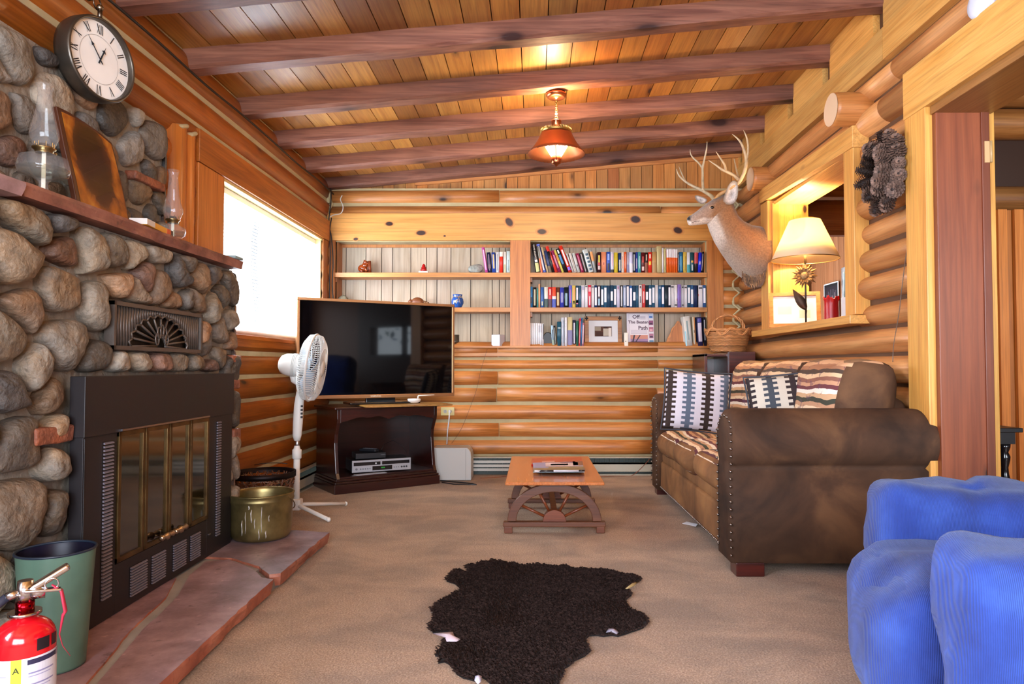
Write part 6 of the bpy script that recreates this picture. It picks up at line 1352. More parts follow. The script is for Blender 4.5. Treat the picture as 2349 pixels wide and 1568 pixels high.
# ================================================================== HIDE RUG
RO = [(270,385),(310,335),(365,285),(420,288),(480,310),(500,290),(470,250),(530,232),(560,240),(620,208),(700,205),(725,182),(770,208),(810,200),(870,222),(945,222),(1000,250),(1060,238),(1130,232),(1230,240),(1330,250),(1430,245),(1490,272),(1540,280),(1600,265),(1650,288),(1750,280),(1830,290),(1910,300),(1950,328),(2020,330),(2090,335),(2145,370),(2110,395),(2040,420),(1985,455),(2020,480),(2050,520),(1985,570),(1995,620),(2030,660),(2100,690),(2160,710),(2195,750),(2205,790),(2160,835),(2090,860),(2000,890),(1920,915),(1860,905),(1780,915),(1700,905),(1640,912),(1600,950),(1620,1000),(1650,1060),(1600,1105),(1500,1150),(1450,1200),(1400,1225),(1390,1290),(1340,1376),(1270,1470),(1150,1560),(1000,1600),(850,1590),(760,1480),(700,1376),(650,1330),(600,1300),(560,1350),(470,1325),(430,1315),(370,1280),(330,1220),(290,1180),(250,1160),(190,1172),(225,1140),(200,1110),(160,1102),(230,1062),(170,1070),(215,1050),(245,1000),(270,960),(330,950),(405,935),(350,905),(330,865),(230,870),(140,880),(120,840),(125,800),(170,780),(168,700),(132,655),(180,650),(178,612),(250,580),(250,565),(330,540),(360,500),(410,480),(390,440),(350,410)]
RP = [PZ(960+a/4.195, 1240+b/4.195, .004) for a, b in RO]
cxr = sum(p.x for p in RP)/len(RP); cyr = sum(p.y for p in RP)/len(RP)
hr = T('hide_rug', 'dark brown shaggy animal hide rug lying on the carpet in front', 'rug', (cxr, cyr, 0))
mb = MB(); mb.prism([(p.x, p.y) for p in RP], lambda u, v, d: Vector((u, v, d)), .001, .007, hexc('#120c0b')); mb.obj('hide', plain('dark_hide', rough=.95), hr, True)
def inpoly(x, y, P_):
    c = False; j = len(P_)-1
    for i in range(len(P_)):
        if (P_[i].y > y) != (P_[j].y > y) and x < (P_[j].x-P_[i].x)*(y-P_[i].y)/(P_[j].y-P_[i].y)+P_[i].x: c = not c
        j = i
    return c
rnd = random.Random(3); xs = [p.x for p in RP]; ys = [p.y for p in RP]; vs = []; fs = []; mb = MB(); cs = []
def tuft(x, y, ang, L_, wdt, hgt):
    b = len(vs); dx, dy = math.cos(ang), math.sin(ang); px_, py_ = -dy*wdt, dx*wdt
    vs.extend([(x-px_, y-py_, .005), (x+px_, y+py_, .005), (x+dx*L_*.55+px_*.6, y+dy*L_*.55+py_*.6, .006+hgt), (x+dx*L_, y+dy*L_, .006+hgt*.55)])
    fs.append((b, b+1, b+2)); fs.append((b, b+2, b+3)); g = rnd.uniform(.5, 1.7); c = tuple(v*g for v in hexc('#2a1e1a')); cs.extend([c, c])
cnt = 0
while cnt < 26000:
    x, y = rnd.uniform(min(xs), max(xs)), rnd.uniform(min(ys), max(ys))
    if not inpoly(x, y, RP): continue
    a = 2.6+1.6*noise.noise(Vector((x*5, y*5, 0)))+rnd.uniform(-.7, .7); tuft(x, y, a, rnd.uniform(.012, .026), rnd.uniform(.0010, .0022), rnd.uniform(.004, .012)); cnt += 1
for i, p in enumerate(RP):
    q = RP[(i+1) % len(RP)]; k = max(2, int((q-p).length/.0025))
    for j in range(k):
        r = p+(q-p)*(j/k); a = math.atan2(r.y-cyr, r.x-cxr)+rnd.uniform(-.8, .8); tuft(r.x-.004*math.cos(a), r.y-.004*math.sin(a), a, rnd.uniform(.006, .016), .0018, rnd.uniform(.002, .006))
mb.v = [Vector(v) for v in vs]; mb.f = fs; mb.c = cs; mb.m = [0]*len(fs); mb.s = [False]*len(fs)
o = mb.obj('fur', plain('dark_fur', rough=.9, spec=.1), hr, True); o['kind'] = 'stuff'
for k, pts in enumerate(([(140,880),(230,872),(330,865),(345,905),(405,935),(365,955),(270,955),(255,915)], [(1805,870),(1830,830),(1900,838),(1925,870),(1905,885),(1850,862)], [(545,1290),(575,1275),(610,1290),(600,1340),(570,1365),(540,1330)], [(1990,450),(2060,408),(2130,375),(2080,420),(2010,452)])):
    mb = MB(); pp = [PZ(960+a/4.195, 1240+b/4.195, .018) for a, b in pts]; c = pp[0]*0
    for p in pp: c += p/len(pp)
    mb.add([Vector((p.x, p.y, .014)) for p in pp]+[Vector((c.x, c.y, .022))], [(i, (i+1) % len(pp), len(pp)) for i in range(len(pp))], hexc(['#c9b8c0', '#8a8490', '#c8c8dc', '#a89060'][k]), 0, True); tag(mb.obj('bare_skin_patch', M_satin, hr, True, solid=.002), 'pale bare skin patch', 'x')
for q in hr.children:
    if 'category' in q: del q['category']
# ================================================================== SOFA
def suede(name, a, b_, c_, sc=3.5, stretch=1):
    m, nt, b, N, L = newmat(name); tc = N('ShaderNodeTexCoord')
    n = N('ShaderNodeTexNoise'); n.inputs['Scale'].default_value = sc; n.inputs['Detail'].default_value = 6; n.inputs['Roughness'].default_value = .55; n.inputs['Distortion'].default_value = .5; L(tc.outputs['Object'], n.inputs[0])
    r = ramp(nt, n.outputs[0], [(.33, hexc(a)), (.5, hexc(b_)), (.68, hexc(c_))]); L(r.outputs[0], b.inputs['Base Color']); b.inputs['Roughness'].default_value = .8; b.inputs['Specular IOR Level'].default_value = .25
    n2 = N('ShaderNodeTexNoise'); n2.inputs['Scale'].default_value = 12; n2.inputs['Detail'].default_value = 5; L(tc.outputs['Object'], n2.inputs[0])
    bp = N('ShaderNodeBump'); bp.inputs['Strength'].default_value = .35; bp.inputs['Distance'].default_value = .01; L(n2.outputs[0], bp.inputs['Height']); L(bp.outputs[0], b.inputs['Normal']); return m
M_suede = suede('brown_faux_suede', '#34241a', '#4c3424', '#6c4c32'); M_suedef = suede('worn_front_suede', '#5a3c24', '#7a5434', '#94683f')
def lodge(name, axis, s_, off=0.0):
    """woven lodge pattern: bands across one axis"""
    m, nt, b, N, L = newmat(name); tc = N('ShaderNodeTexCoord'); sp = N('ShaderNodeSeparateXYZ'); L(tc.outputs['Object'], sp.inputs[0])
    n = N('ShaderNodeTexNoise'); n.inputs['Scale'].default_value = 5; n.inputs['Detail'].default_value = 3; L(tc.outputs['Object'], n.inputs[0])
    zg = N('ShaderNodeMath'); zg.operation = 'PINGPONG'; zg.inputs[1].default_value = .022; L(sp.outputs[1], zg.inputs[0])
    a = N('ShaderNodeMath'); a.operation = 'MULTIPLY_ADD'; a.inputs[1].default_value = s_; a.inputs[2].default_value = off; L(sp.outputs[axis], a.inputs[0])
    a2 = N('ShaderNodeMath'); a2.operation = 'MULTIPLY_ADD'; a2.inputs[1].default_value = .18; L(n.outputs[0], a2.inputs[0]); L(a.outputs[0], a2.inputs[2])
    a3 = N('ShaderNodeMath'); a3.operation = 'FRACT'; L(a2.outputs[0], a3.inputs[0])
    cs = ['#8a6a4a', '#c89a70', '#e4d8c4', '#5a2a34', '#e0c4a0', '#b88a68', '#3a3a2c', '#c8a078', '#e8dccc', '#6a3438', '#c49470', '#8a5a48', '#d8b890', '#4c3c30', '#a87858', '#d4a880']
    r = ramp(nt, a3.outputs[0], [(i/16, hexc(c)) for i, c in enumerate(cs)], 'CONSTANT')
    v = N('ShaderNodeTexNoise'); v.inputs['Scale'].default_value = 16; v.inputs['Detail'].default_value = 4; v.inputs['Distortion'].default_value = 1.5; L(tc.outputs['Object'], v.inputs[0])
    fg = ramp(nt, v.outputs[0], [(.60, 0.0), (.64, 1.0)]); mx = N('ShaderNodeMix'); mx.data_type = 'RGBA'; sc = N('ShaderNodeMath'); sc.operation = 'MULTIPLY'; sc.inputs[1].default_value = .55; L(fg.outputs[0], sc.inputs[0]); L(sc.outputs[0], mx.inputs[0]); L(r.outputs[0], mx.inputs[6]); mx.inputs[7].default_value = (*hexc('#5a3a54'), 1)
    L(mx.outputs[2], b.inputs['Base Color']); b.inputs['Roughness'].default_value = .85
    w = N('ShaderNodeTexNoise'); w.inputs['Scale'].default_value = 300; L(tc.outputs['Object'], w.inputs[0]); bp = N('ShaderNodeBump'); bp.inputs['Strength'].default_value = .3; bp.inputs['Distance'].default_value = .002; L(w.outputs[0], bp.inputs['Height']); L(bp.outputs[0], b.inputs['Normal']); return m
M_lodge = lodge('lodge_weave_back', 2, 3.2); M_lodges = lodge('lodge_weave_seat', 0, 3.2, .4)
SY0, SY1 = 2.87, 4.86; SF = .845; SB = 1.655
SO = T('sofa', 'brown faux suede sofa with nailhead trim and lodge pattern cushions along the right wall', 'sofa', (1.26, 3.87, 0))
AW = .25
def arm(y0, y1, outer):
    """rolled arm between y0,y1; outer = -1 when the outside faces the camera"""
    yc = (y0+y1)/2; rr = .136; ro = yc+outer*.02
    # profile in (y,z) extruded front to back
    pts = []; n = 22
    yo = y0 if outer < 0 else y1; yi = y1 if outer < 0 else y0; s_ = outer
    pr = [(yo+(-s_)*.030, .055), (yo+(-s_)*.026, .44)]
    cz_, cyy = .565, (yo+(-s_)*.125)
    for i in range(n+1):
        a = math.radians(lerp(238, -42, i/n)); pr.append((cyy-s_*rr*math.cos(a)*(-1)*-1, cz_+rr*math.sin(a)))
    pr += [(yi+s_*.005, .43), (yi+s_*.005, .055)]
    m_ = MB(); rings = []
    for k, x in enumerate((SF-.012, SF+.0, SF+.03, SF+.4, SF+.78, SF+.82, SF+.85, SF+.872, SF+.887, SF+.895)):
        sh = (.93, .985, 1, 1, 1, .992, .972, .94, .89, .80)[k]; yc0 = cyy; zc0 = .4
        rings.append([Vector((x+.004*noise.noise(Vector((y*9, z*9, x*5))), yc0+(y-yc0)*sh, max(.055, zc0+(z-zc0)*(sh if z > .4 else 1)))) for y, z in pr])
    if outer > 0: rings = [r[::-1] for r in rings]
    m_.loft(rings); a_ = m_.obj('arm', M_suede, SO, True)
    inv = ROOTM[SO.name].inverted()
    m_ = MB(); yb, yt = (y0+.012, y1-.012); nn = 0
    for side in (0, 1):
        for i in range(17):
            z = lerp(.09, .60, i/16); y = yb if side == 0 else yt
            bulge = .0
            m_.ell(inv @ Vector((SF-.016, y+(0.012 if side == 0 else -.012)*(1 if z < .45 else .2), z)), (.006, .0065, .0065), 8, 5, hexc('#8a8078'))
    for i in range(9):
        a = PI*i/8; m_.ell(inv @ Vector((SF-.012, cyy+.105*math.cos(a), .60+.07*math.sin(a))), (.006, .0065, .0065), 8, 5, hexc('#8a8078'))
    h_ = m_.obj('nailhead_trim', M_metal, a_)
    return a_
arm(SY0, SY0+AW, -1); arm(SY1-AW, SY1, 1)
mb = MB(); yi0, yi1 = SY0+AW-.03, SY1-AW+.03
mb.rbox((1.25, 3.865, .155), (.395, (yi1-yi0)/2, .095), .02, (4, 20, 3), nz=.006, ns=7); mb.obj('base_rail', M_suedef, SO, True)
mb = MB(); mb.rbox((1.25, 3.865, .275), (.385, (yi1-yi0)/2, .045), .03, (4, 20, 2), nz=.006, ns=9); mb.obj('upper_rail', M_suedef, SO, True)
mb = MB()
for i in range(60): mb.ell((SF+.005, lerp(yi0+.03, yi1-.03, i/59), .078), (.005, .005, .005), 8, 5, hexc('#9a9088'))
mb.obj('rail_nailheads', M_metal, SO, True)
sw = (yi1-yi0-.06)/3
for k in range(3):
    yc = yi0+.03+sw*(k+.5); mb = MB(); mb.rbox((SF+.30, yc, .375), (.315, sw/2-.004, .075), .06, (8, 8, 4), puff=(.02, .0, .022), nz=.010, ns=5)
    sc_ = mb.obj('seat_cushion', [M_lodges, M_suedef], SO, True)
    for p in sc_.data.polygons:
        if p.normal.x < -.55 or abs(p.normal.y) > .8: p.material_index = 1
mb = MB(); mb.rbox((SB-.03, 3.865, .44), (.09, (yi1-yi0)/2-.0, .31), .07, (3, 16, 6), nz=.01, ns=5); mb.obj('back_frame', M_suede, SO, True)
bw = (1.78)/3; yb0 = 3.02
for k in range(3):
    yc = yb0+bw*(k+.5); Rb = Matrix.Rotation(math.radians(12), 3, 'Y'); top = .0
    def fnn(p, g, k=k):
        if g[2] > 0: p = p.copy(); p.z += .035*(g[1]**2)*g[2]*(1 if k != 2 or g[1] > 0 else 1)-.015*g[2]; 
        return p
    mb = MB(); mb.rbox((1.475, yc, .685), (.125, bw/2-.003, .225), .085, (4, 10, 10), puff=(.045, .0, .02), nz=.020, ns=4.5, R=Rb, fn=fnn)
    bc = mb.obj('back_cushion', [M_lodge, M_suede], SO, True)
    for p in bc.data.polygons:
        if abs(p.normal.y) > .62 or p.normal.x > .2: p.material_index = 1
for (x, y) in ((SF+.05, SY0+.07), (SF+.82, SY0+.07), (SF+.05, SY1-.07), (SF+.82, SY1-.07)):
    mb = MB(); mb.box((x-.045, y-.045, 0), (x+.075, y+.045, .058), hexc('#5a1c0c') if False else (2.0, 1.1, .8)); mb.obj('leg', M_mahog, SO, True, bevel=.004)
# cushions
def kilim(name, sx=1.0, cols=None):
    m, nt, b, N, L = newmat(name); tc = N('ShaderNodeTexCoord'); sp = N('ShaderNodeSeparateXYZ'); L(tc.outputs['Object'], sp.inputs[0])
    def M2(op, a, b_=None, c=None):
        q = N('ShaderNodeMath'); q.operation = op
        for i, v in enumerate((a, b_, c)):
            if v is None: continue
            if isinstance(v, (int, float)): q.inputs[i].default_value = v
            else: L(v, q.inputs[i])
        return q.outputs[0]
    z = M2('MULTIPLY', sp.outputs[2], 33.0); st = M2('FRACT', z); tooth = M2('GREATER_THAN', st, .5)                    # saw teeth up the cushion
    u = M2('MULTIPLY', sp.outputs[0], 9.0); sh = M2('MULTIPLY', tooth, .20); ph = M2('FRACT', u)
    tri = M2('ABSOLUTE', M2('SUBTRACT', ph, .5)); edge = M2('ADD', tri, sh); dark = M2('LESS_THAN', edge, .33)
    alt = M2('GREATER_THAN', M2('FRACT', M2('MULTIPLY', u, .5)), .5)
    c1 = N('ShaderNodeMix'); c1.data_type = 'RGBA'; L(alt, c1.inputs[0]); c1.inputs[6].default_value = (*hexc(cols[0]), 1); c1.inputs[7].default_value = (*hexc(cols[1]), 1)
    c2 = N('ShaderNodeMix'); c2.data_type = 'RGBA'; L(dark, c2.inputs[0]); c2.inputs[6].default_value = (*hexc(cols[2]), 1); L(c1.outputs[2], c2.inputs[7])
    L(c2.outputs[2], b.inputs['Base Color']); b.inputs['Roughness'].default_value = .9
    w = N('ShaderNodeTexNoise'); w.inputs['Scale'].default_value = 220; L(tc.outputs['Object'], w.inputs[0]); bp = N('ShaderNodeBump'); bp.inputs['Strength'].default_value = .4; bp.inputs['Distance'].default_value = .003; L(w.outputs[0], bp.inputs['Height']); L(bp.outputs[0], b.inputs['Normal']); return m
def pillow(label, loc, eul, s_, mat, w=.215, h=.205):
    mb = MB(); n = 16; vs = {}; F = []
    for side in (-1, 1):
        for i in range(n+1):
            for j in range(n+1):
                u, v = 2*i/n-1, 2*j/n-1; t = max(0, (1-u**2)*(1-v**2))**.42; pin = 1-.05*(1-abs(v)**3)*abs(u)**6
                vs[(side, i, j)] = Vector((w*u*(1-.05*(1-v*v)), side*.070*t+.006*noise.noise(Vector((u*3, v*3, side)))*t, h*v*(1-.05*(1-u*u))))
    idx = {}; L_ = []
    for (s2, i, j), p in vs.items():
        e = i in (0, n) or j in (0, n); key = (0 if e else s2, i, j)
        if key not in idx: idx[key] = len(L_); L_.append(p)
    for s2 in (-1, 1):
        for i in range(n):
            for j in range(n):
                q = [idx[(0 if (a in (0, n) or b in (0, n)) else s2, a, b)] for a, b in ((i, j), (i+1, j), (i+1, j+1), (i, j+1))]; F.append(tuple(q if s2 < 0 else q[::-1]))
    mb.add(L_, F, WHITE, 0, True)
    r = T('throw_pillow', label, 'pillow', loc); r.rotation_euler = eul
    mb.obj('cover', mat, r, sub=1)
    m_ = MB(); e = [(w*u, 0, h*v) for u, v in [(-1+2*i/12, -1) for i in range(12)]+[(1, -1+2*i/12) for i in range(12)]+[(1-2*i/12, 1) for i in range(12)]+[(-1, 1-2*i/12) for i in range(12)]]
    e = [(x*(1-.05*(1-(z/h)**2)) if abs(abs(x)-w) < 1e-6 else x, y, z*(1-.05*(1-(x/w)**2)) if abs(abs(z)-h) < 1e-6 else z) for x, y, z in e]
    m_.tube(e, .005, 6, hexc('#3a3c44'), closed=True); m_.obj('piping', M_plain, r); return r
M_kil = kilim('kilim_light', cols=('#33241f', '#5a6678', '#cfcbd4')); M_kil2 = kilim('kilim_dark', cols=('#2c2224', '#3e444c', '#c8bfae'))
p = P(1598, 920, 4.16); pillow('larger square pillow with grey and brown sawtooth stripes at the far sofa end', (p.x, p.y, p.z), (math.radians(-12), math.radians(5), math.radians(-6)), 1, M_kil, .205, .19)
p = P(1797, 925, 3.52); pillow('smaller dark sawtooth striped pillow slumped in the sofa middle', (p.x, p.y, p.z), (math.radians(-18), math.radians(-6), math.radians(-14)), 1, M_kil2, .18, .16)
mb = MB(); p = PZ(1580, 1203, .004); mb.add([(p.x-.03, p.y+.03, .004), (p.x+.03, p.y-.04, .004), (p.x+.045, p.y-.02, .012), (p.x, p.y+.05, .01)], [(0, 1, 2, 3)], hexc('#c8c8cc')); tag(mb.obj('paper_scrap', M_plain, solid=.002), 'small pale scrap lying under the front edge of the sofa', 'scrap')
# ================================================================== BLUE RECLINER
def cord():
    m, nt, b, N, L = newmat('blue_corduroy'); tc = N('ShaderNodeTexCoord'); n = N('ShaderNodeTexNoise'); n.inputs['Scale'].default_value = 7; n.inputs['Detail'].default_value = 5; L(tc.outputs['Object'], n.inputs[0])
    r = ramp(nt, n.outputs[0], [(.3, hexc('#10276c')), (.52, hexc('#1c3a88')), (.72, hexc('#2e50a2'))])
    w = N('ShaderNodeTexWave'); w.wave_type = 'BANDS'; w.bands_direction = 'X'; w.inputs['Scale'].default_value = 95; w.inputs['Distortion'].default_value = .4; w.inputs['Detail'].default_value = 1; L(tc.outputs['Object'], w.inputs[0])
    r2 = ramp(nt, w.outputs[0], [(.1, .84), (.8, 1.08)]); x = mul(nt, r.outputs[0], r2.outputs[0]); L(x.outputs[2], b.inputs['Base Color']); b.inputs['Roughness'].default_value = .85; b.inputs['Sheen Weight'].default_value = .25; b.inputs['Sheen Tint'].default_value = (.6, .75, 1, 1)
    bp = N('ShaderNodeBump'); bp.inputs['Strength'].default_value = .5; bp.inputs['Distance'].default_value = .003; L(w.outputs[0], bp.inputs['Height']); L(bp.outputs[0], b.inputs['Normal']); return m
M_cord = cord()
RA = math.radians(-15.4); RC = T('recliner', 'bright blue corduroy recliner armchair at the right edge of the view', 'armchair', (.80, 1.36, 0), RA)
def crease(pts, depth=.03, wd=.035):
    def fn(p, g):
        d = 0
        for (ax, v, side) in pts:
            t = math.exp(-((p[ax]-v)/wd)**2); d = max(d, t)
        p = p.copy()
        if g[1] < 0: p.y += depth*d*(1-abs(g[0])**8)
        else: p.y -= depth*d*(1-abs(g[0])**8)
        if g[2] > .5: p.z -= depth*.5*d
        return p
    return fn
mb = MB(); mb.rbox((.46, .745, .328), (.43, .13, .215), .055, (22, 4, 6), puff=(.02, .035, .0), nz=.022, ns=7, fn=crease([(0, -.18, 0), (0, .02, 0), (0, .22, 0)], .028, .030)); mb.obj('arm', M_cord, RC)
mb = MB(); mb.rbox((.445, -.005, .325), (.43, .115, .215), .05, (22, 4, 6), puff=(.01, .03, .0), nz=.024, ns=7, fn=crease([(0, .05, 0)], .022, .04)); mb.obj('arm', M_cord, RC)
mb = MB(); mb.rbox((.365, .37, .315), (.40, .268, .085), .07, (8, 8, 4), puff=(.03, 0, .035), nz=.022, ns=7); mb.obj('seat_cushion', M_cord, RC)
mb = MB(); mb.rbox((.03, .37, .20), (.085, .28, .18), .075, (4, 8, 8), puff=(.045, .0, .01), nz=.020, ns=6); mb.obj('footrest', M_cord, RC)
mb = MB(); mb.rbox((.44, .37, .12), (.40, .36, .09), .03, (4, 4, 3)); mb.obj('base', M_cord, RC)
mb = MB(); mb.rbox((.80, .37, .66), (.13, .30, .36), .10, (5, 8, 10), puff=(.05, .0, .03), nz=.02, ns=6, R=Matrix.Rotation(math.radians(12), 3, 'Y'), fn=crease([(2, .0, 0)], .0, .03)); mb.obj('backrest', M_cord, RC)
for x, y in ((.08, .05), (.75, .05), (.08, .70), (.75, .70)):
    mb = MB(); mb.cyl((x, y, 0), (x, y, .06), .025, n=14, col=hexc('#1a1a1e')); mb.obj('foot', M_satin, RC)
# ================================================================== MULE DEER MOUNT
def tintmat_fur():
    m, nt, b, N, L = newmat('deer_fur'); t = tint_node(nt); tc = N('ShaderNodeTexCoord')
    n = N('ShaderNodeTexNoise'); n.inputs['Scale'].default_value = 90; n.inputs['Detail'].default_value = 5; L(tc.outputs['Object'], n.inputs[0]); r = ramp(nt, n.outputs[0], [(.3, .72), (.7, 1.2)]); x = mul(nt, t.outputs['Color'], r.outputs[0])
    L(x.outputs[2], b.inputs['Base Color']); b.inputs['Roughness'].default_value = .85; b.inputs['Sheen Weight'].default_value = .3
    bp = N('ShaderNodeBump'); bp.inputs['Strength'].default_value = .6; bp.inputs['Distance'].default_value = .004; L(n.outputs[0], bp.inputs['Height']); L(bp.outputs[0], b.inputs['Normal']); return m
M_fur = tintmat_fur(); DY = 5.02
dm = T('deer_head_mount', 'taxidermy deer head with tall branching antlers mounted on the right wall', 'mounted deer head', (1.70, DY, 1.30))
def dl(secs, colf, n=26, yoff=0):
    """secs: (top px,py),(bottom px,py), lateral half width, y shift -> rings in depth order"""
    rings = []; vc = []
    for (a, b, w, dy) in secs:
        A_ = P(a[0], a[1], DY+dy); B_ = P(b[0], b[1], DY+dy); c = (A_+B_)/2; h = (A_-B_)/2
        ring = []
        for j in range(n):
            t = 2*PI*j/n; p = c+h*math.cos(t)+Vector((0, w*math.sin(t), 0)); ring.append(p); vc.append(colf(len(rings), math.cos(t), math.sin(t)))
        rings.append(ring)
    return rings, vc
tan_, gry, wht, dkb = hexc('#8a6444'), hexc('#8a786a'), hexc('#d6ccc2'), hexc('#5a4434')
def mixc(a, b, t): t = max(0, min(1, t)); return tuple(x+(y-x)*t for x, y in zip(a, b))
bodyS = [((1762, 528), (1747, 640), .175, 0), ((1758, 524), (1735, 650), .178, 0), ((1742, 520), (1718, 648), .168, 0), ((1722, 517), (1697, 632), .150, 0), ((1705, 508), (1674, 607), .128, 0), ((1692, 495), (1655, 580), .108, 0), ((1685, 480), (1640, 556), .095, 0), ((1681, 463), (1629, 532), .086, 0), ((1676, 450), (1622, 512), .078, -.01), ((1668, 446), (1625, 500), .06, -.01)]
def bcol(i, c, s_):
    t = i/9; base = mixc(dkb if c > .6 else tan_, tan_, .5); 
    if c < -.1: base = mixc(base, hexc('#9c8c7e'), (-c-.1)*1.1)
    if i >= 6 and c < -.5: base = mixc(base, wht, .6)
    if i <= 2: base = mixc(base, hexc('#7a6452'), .5+.2*c)
    if c > .75 and i < 6: base = mixc(base, dkb, .6)
    return base
rings, vc = dl(bodyS, bcol); mb = MB(); mb.loft(rings, vcol=vc)
headS = [((1676, 447), (1668, 500), .05, -.01), ((1668, 441), (1655, 508), .074, -.01), ((1655, 444), (1640, 512), .080, -.012), ((1643, 452), (1628, 513), .074, -.015), ((1632, 459), (1618, 514), .064, -.02), ((1620, 467), (1608, 515), .052, -.024), ((1608, 476), (1598, 516), .043, -.03), ((1597, 485), (1589, 517), .037, -.034), ((1587, 492), (1583, 517), .034, -.038), ((1580, 496), (1579, 514), .028, -.04), ((1576.5, 500), (1577, 509), .014, -.04)]
def hcol(i, c, s_):
    base = tan_
    if c > .45: base = mixc(tan_, hexc('#6a5e58'), min(1, (c-.45)*3)) if i < 9 else base
    if i >= 4: base = mixc(base, hexc('#b8aca4'), .25+.1*(i-4))
    if i >= 5 and c < -.4: base = wht
    if i >= 9 and c > -.35: base = hexc('#1c1e24')
    if i < 5 and c < -.6: base = mixc(base, wht, .7)
    return base
rings, vc = dl(headS, hcol); mb.loft(rings, vcol=vc)
# brisket tuft
bt = [P(1706, 625, DY-.06), P(1712, 640, DY-.05), P(1728, 648, DY-.02), P(1740, 640, DY)]
mb.ell(P(1733, 636, DY), (.085, .12, .075), 24, 14, hexc('#7c6350'), nz=.12, ns=18)
mb.obj('head_and_neck', M_fur, dm, True)
mb = MB(); rr_ = random.Random(8)
for k in range(520):
    x_ = rr_.uniform(1703, 1757); t = (x_-1703)/54; y_ = 618+26*math.sin(PI*(.15+.75*t))+rr_.uniform(-12, 8); dy = rr_.uniform(-.14, .14); a = P(x_, y_, DY+dy); e = a+Vector((rr_.uniform(-.015, .015), rr_.uniform(-.01, .01), -rr_.uniform(.02, .045)))
    mb.add([a+Vector((-.004, 0, 0)), a+Vector((.004, 0, 0)), e], [(0, 1, 2)], mixc(hexc('#8a7058'), hexc('#4a3a30'), rr_.random()))
mb.obj('brisket_fur', M_fur, dm, True)
for s_, (px, py) in ((-1, (1633.5, 476)),):
    e = P(px, py, DY-.078); mb = MB(); mb.ell(e, (.021, .011, .016), 16, 10, hexc('#c0a488')); mb.ell(e+Vector((.0, -.003, 0)), (.0165, .012, .0125), 14, 10, hexc('#120a08')); mb.obj('eye', M_gloss, dm, True)
mb = MB(); mb.ell(P(1633.5, 476, DY+.052), (.0135, .0105, .0105), 14, 10, hexc('#120a08')); mb.obj('eye', M_gloss, dm, True)
mb = MB(); mb.tube([P(1604, 506.5, DY-.072), P(1595, 507, DY-.071), P(1587, 511, DY-.068)], [.001, .0022, .0015], 6, hexc('#3a2418')); mb.obj('mouth_line', M_plain, dm, True)
mb = MB(); mb.ell(P(1579, 500, DY-.07), (.005, .004, .006), 8, 6, hexc('#08080a')); mb.obj('nostril', M_gloss, dm, True)
def ear(pts, y0, y1, label):
    """pts: outline px,py from root round the tip; cupped leaf with thickness"""
    L_ = [P(a, b, lerp(y0, y1, t)) for a, b, t in pts]; c = sum(L_, Vector((0, 0, 0)))/len(L_); c2 = c+Vector((.008, .028, 0)); m_ = MB(); n = len(L_)
    mid = [c2+(p-c)*.55+Vector((0, -.006, 0)) for p in L_]
    m_.add(L_+mid+[c2], [(i, (i+1) % n, n+(i+1) % n, n+i) for i in range(n)]+[(n+i, n+(i+1) % n, 2*n) for i in range(n)], WHITE, 0, True, [hexc('#8a7c70')]*n+[hexc('#cfc8c4')]*n+[hexc('#8f8a8a')]); m_.obj('ear', M_fur, dm, True, solid=.006, sub=1)
ear([(1655, 463, 0), (1663, 444, .2), (1669, 424, .6), (1681, 411, 1), (1692, 414, 1), (1695, 436, .8), (1692, 458, .5), (1682, 470, .2), (1668, 471, 0)], DY-.085, DY-.15, '')
ear([(1620, 464, 0), (1612, 470, 0), (1600, 464, .5), (1592, 452, 1), (1594, 446, 1), (1606, 449, .6), (1617, 453, .2), (1624, 458, 0)], DY+.06, DY+.11, '')
M_ant = plain('antler', rough=.5, var=.25, vs=25, bump=.4, bs=80)
def ant(pts, rs, base, tip, par):
    m_ = MB(); q = []; r = []; P_ = [P(a, b, DY+d) for a, b, d in pts]
    for i in range(len(P_)-1):
        for t in range(5):
            a, b, c_, d = P_[max(i-1, 0)], P_[i], P_[i+1], P_[min(i+2, len(P_)-1)]; u = t/5
            q.append(.5*((2*b)+(c_-a)*u+(2*a-5*b+4*c_-d)*u*u+(3*b-a-3*c_+d)*u**3)); r.append(lerp(rs[i], rs[i+1], u))
    q.append(P_[-1]); r.append(rs[-1])
    n = 10; m_.tube(q, r, n, base)
    for i in range(len(q)):
        t = i/len(q)
        for j in range(n): m_.vc[i*n+j] = mixc(base, tip, t)
    return m_
aT, aP = hexc('#a8783c'), hexc('#d8c4a0'); aG = hexc('#a89878')
def antler(nm, parts, c0, c1):
    m_ = MB()
    for k, (pts, rs) in enumerate(parts):
        q = ant(pts, rs, c0 if k == 0 else mixc(c0, c1, .4), c1, None)
        b = len(m_.v); m_.v += q.v; m_.f += [tuple(b+i for i in f) for f in q.f]; m_.c += q.c; m_.m += q.m; m_.s += q.s; m_.vc.update({b+i: v for i, v in q.vc.items()})
    m_.obj(nm, M_ant, dm, True)
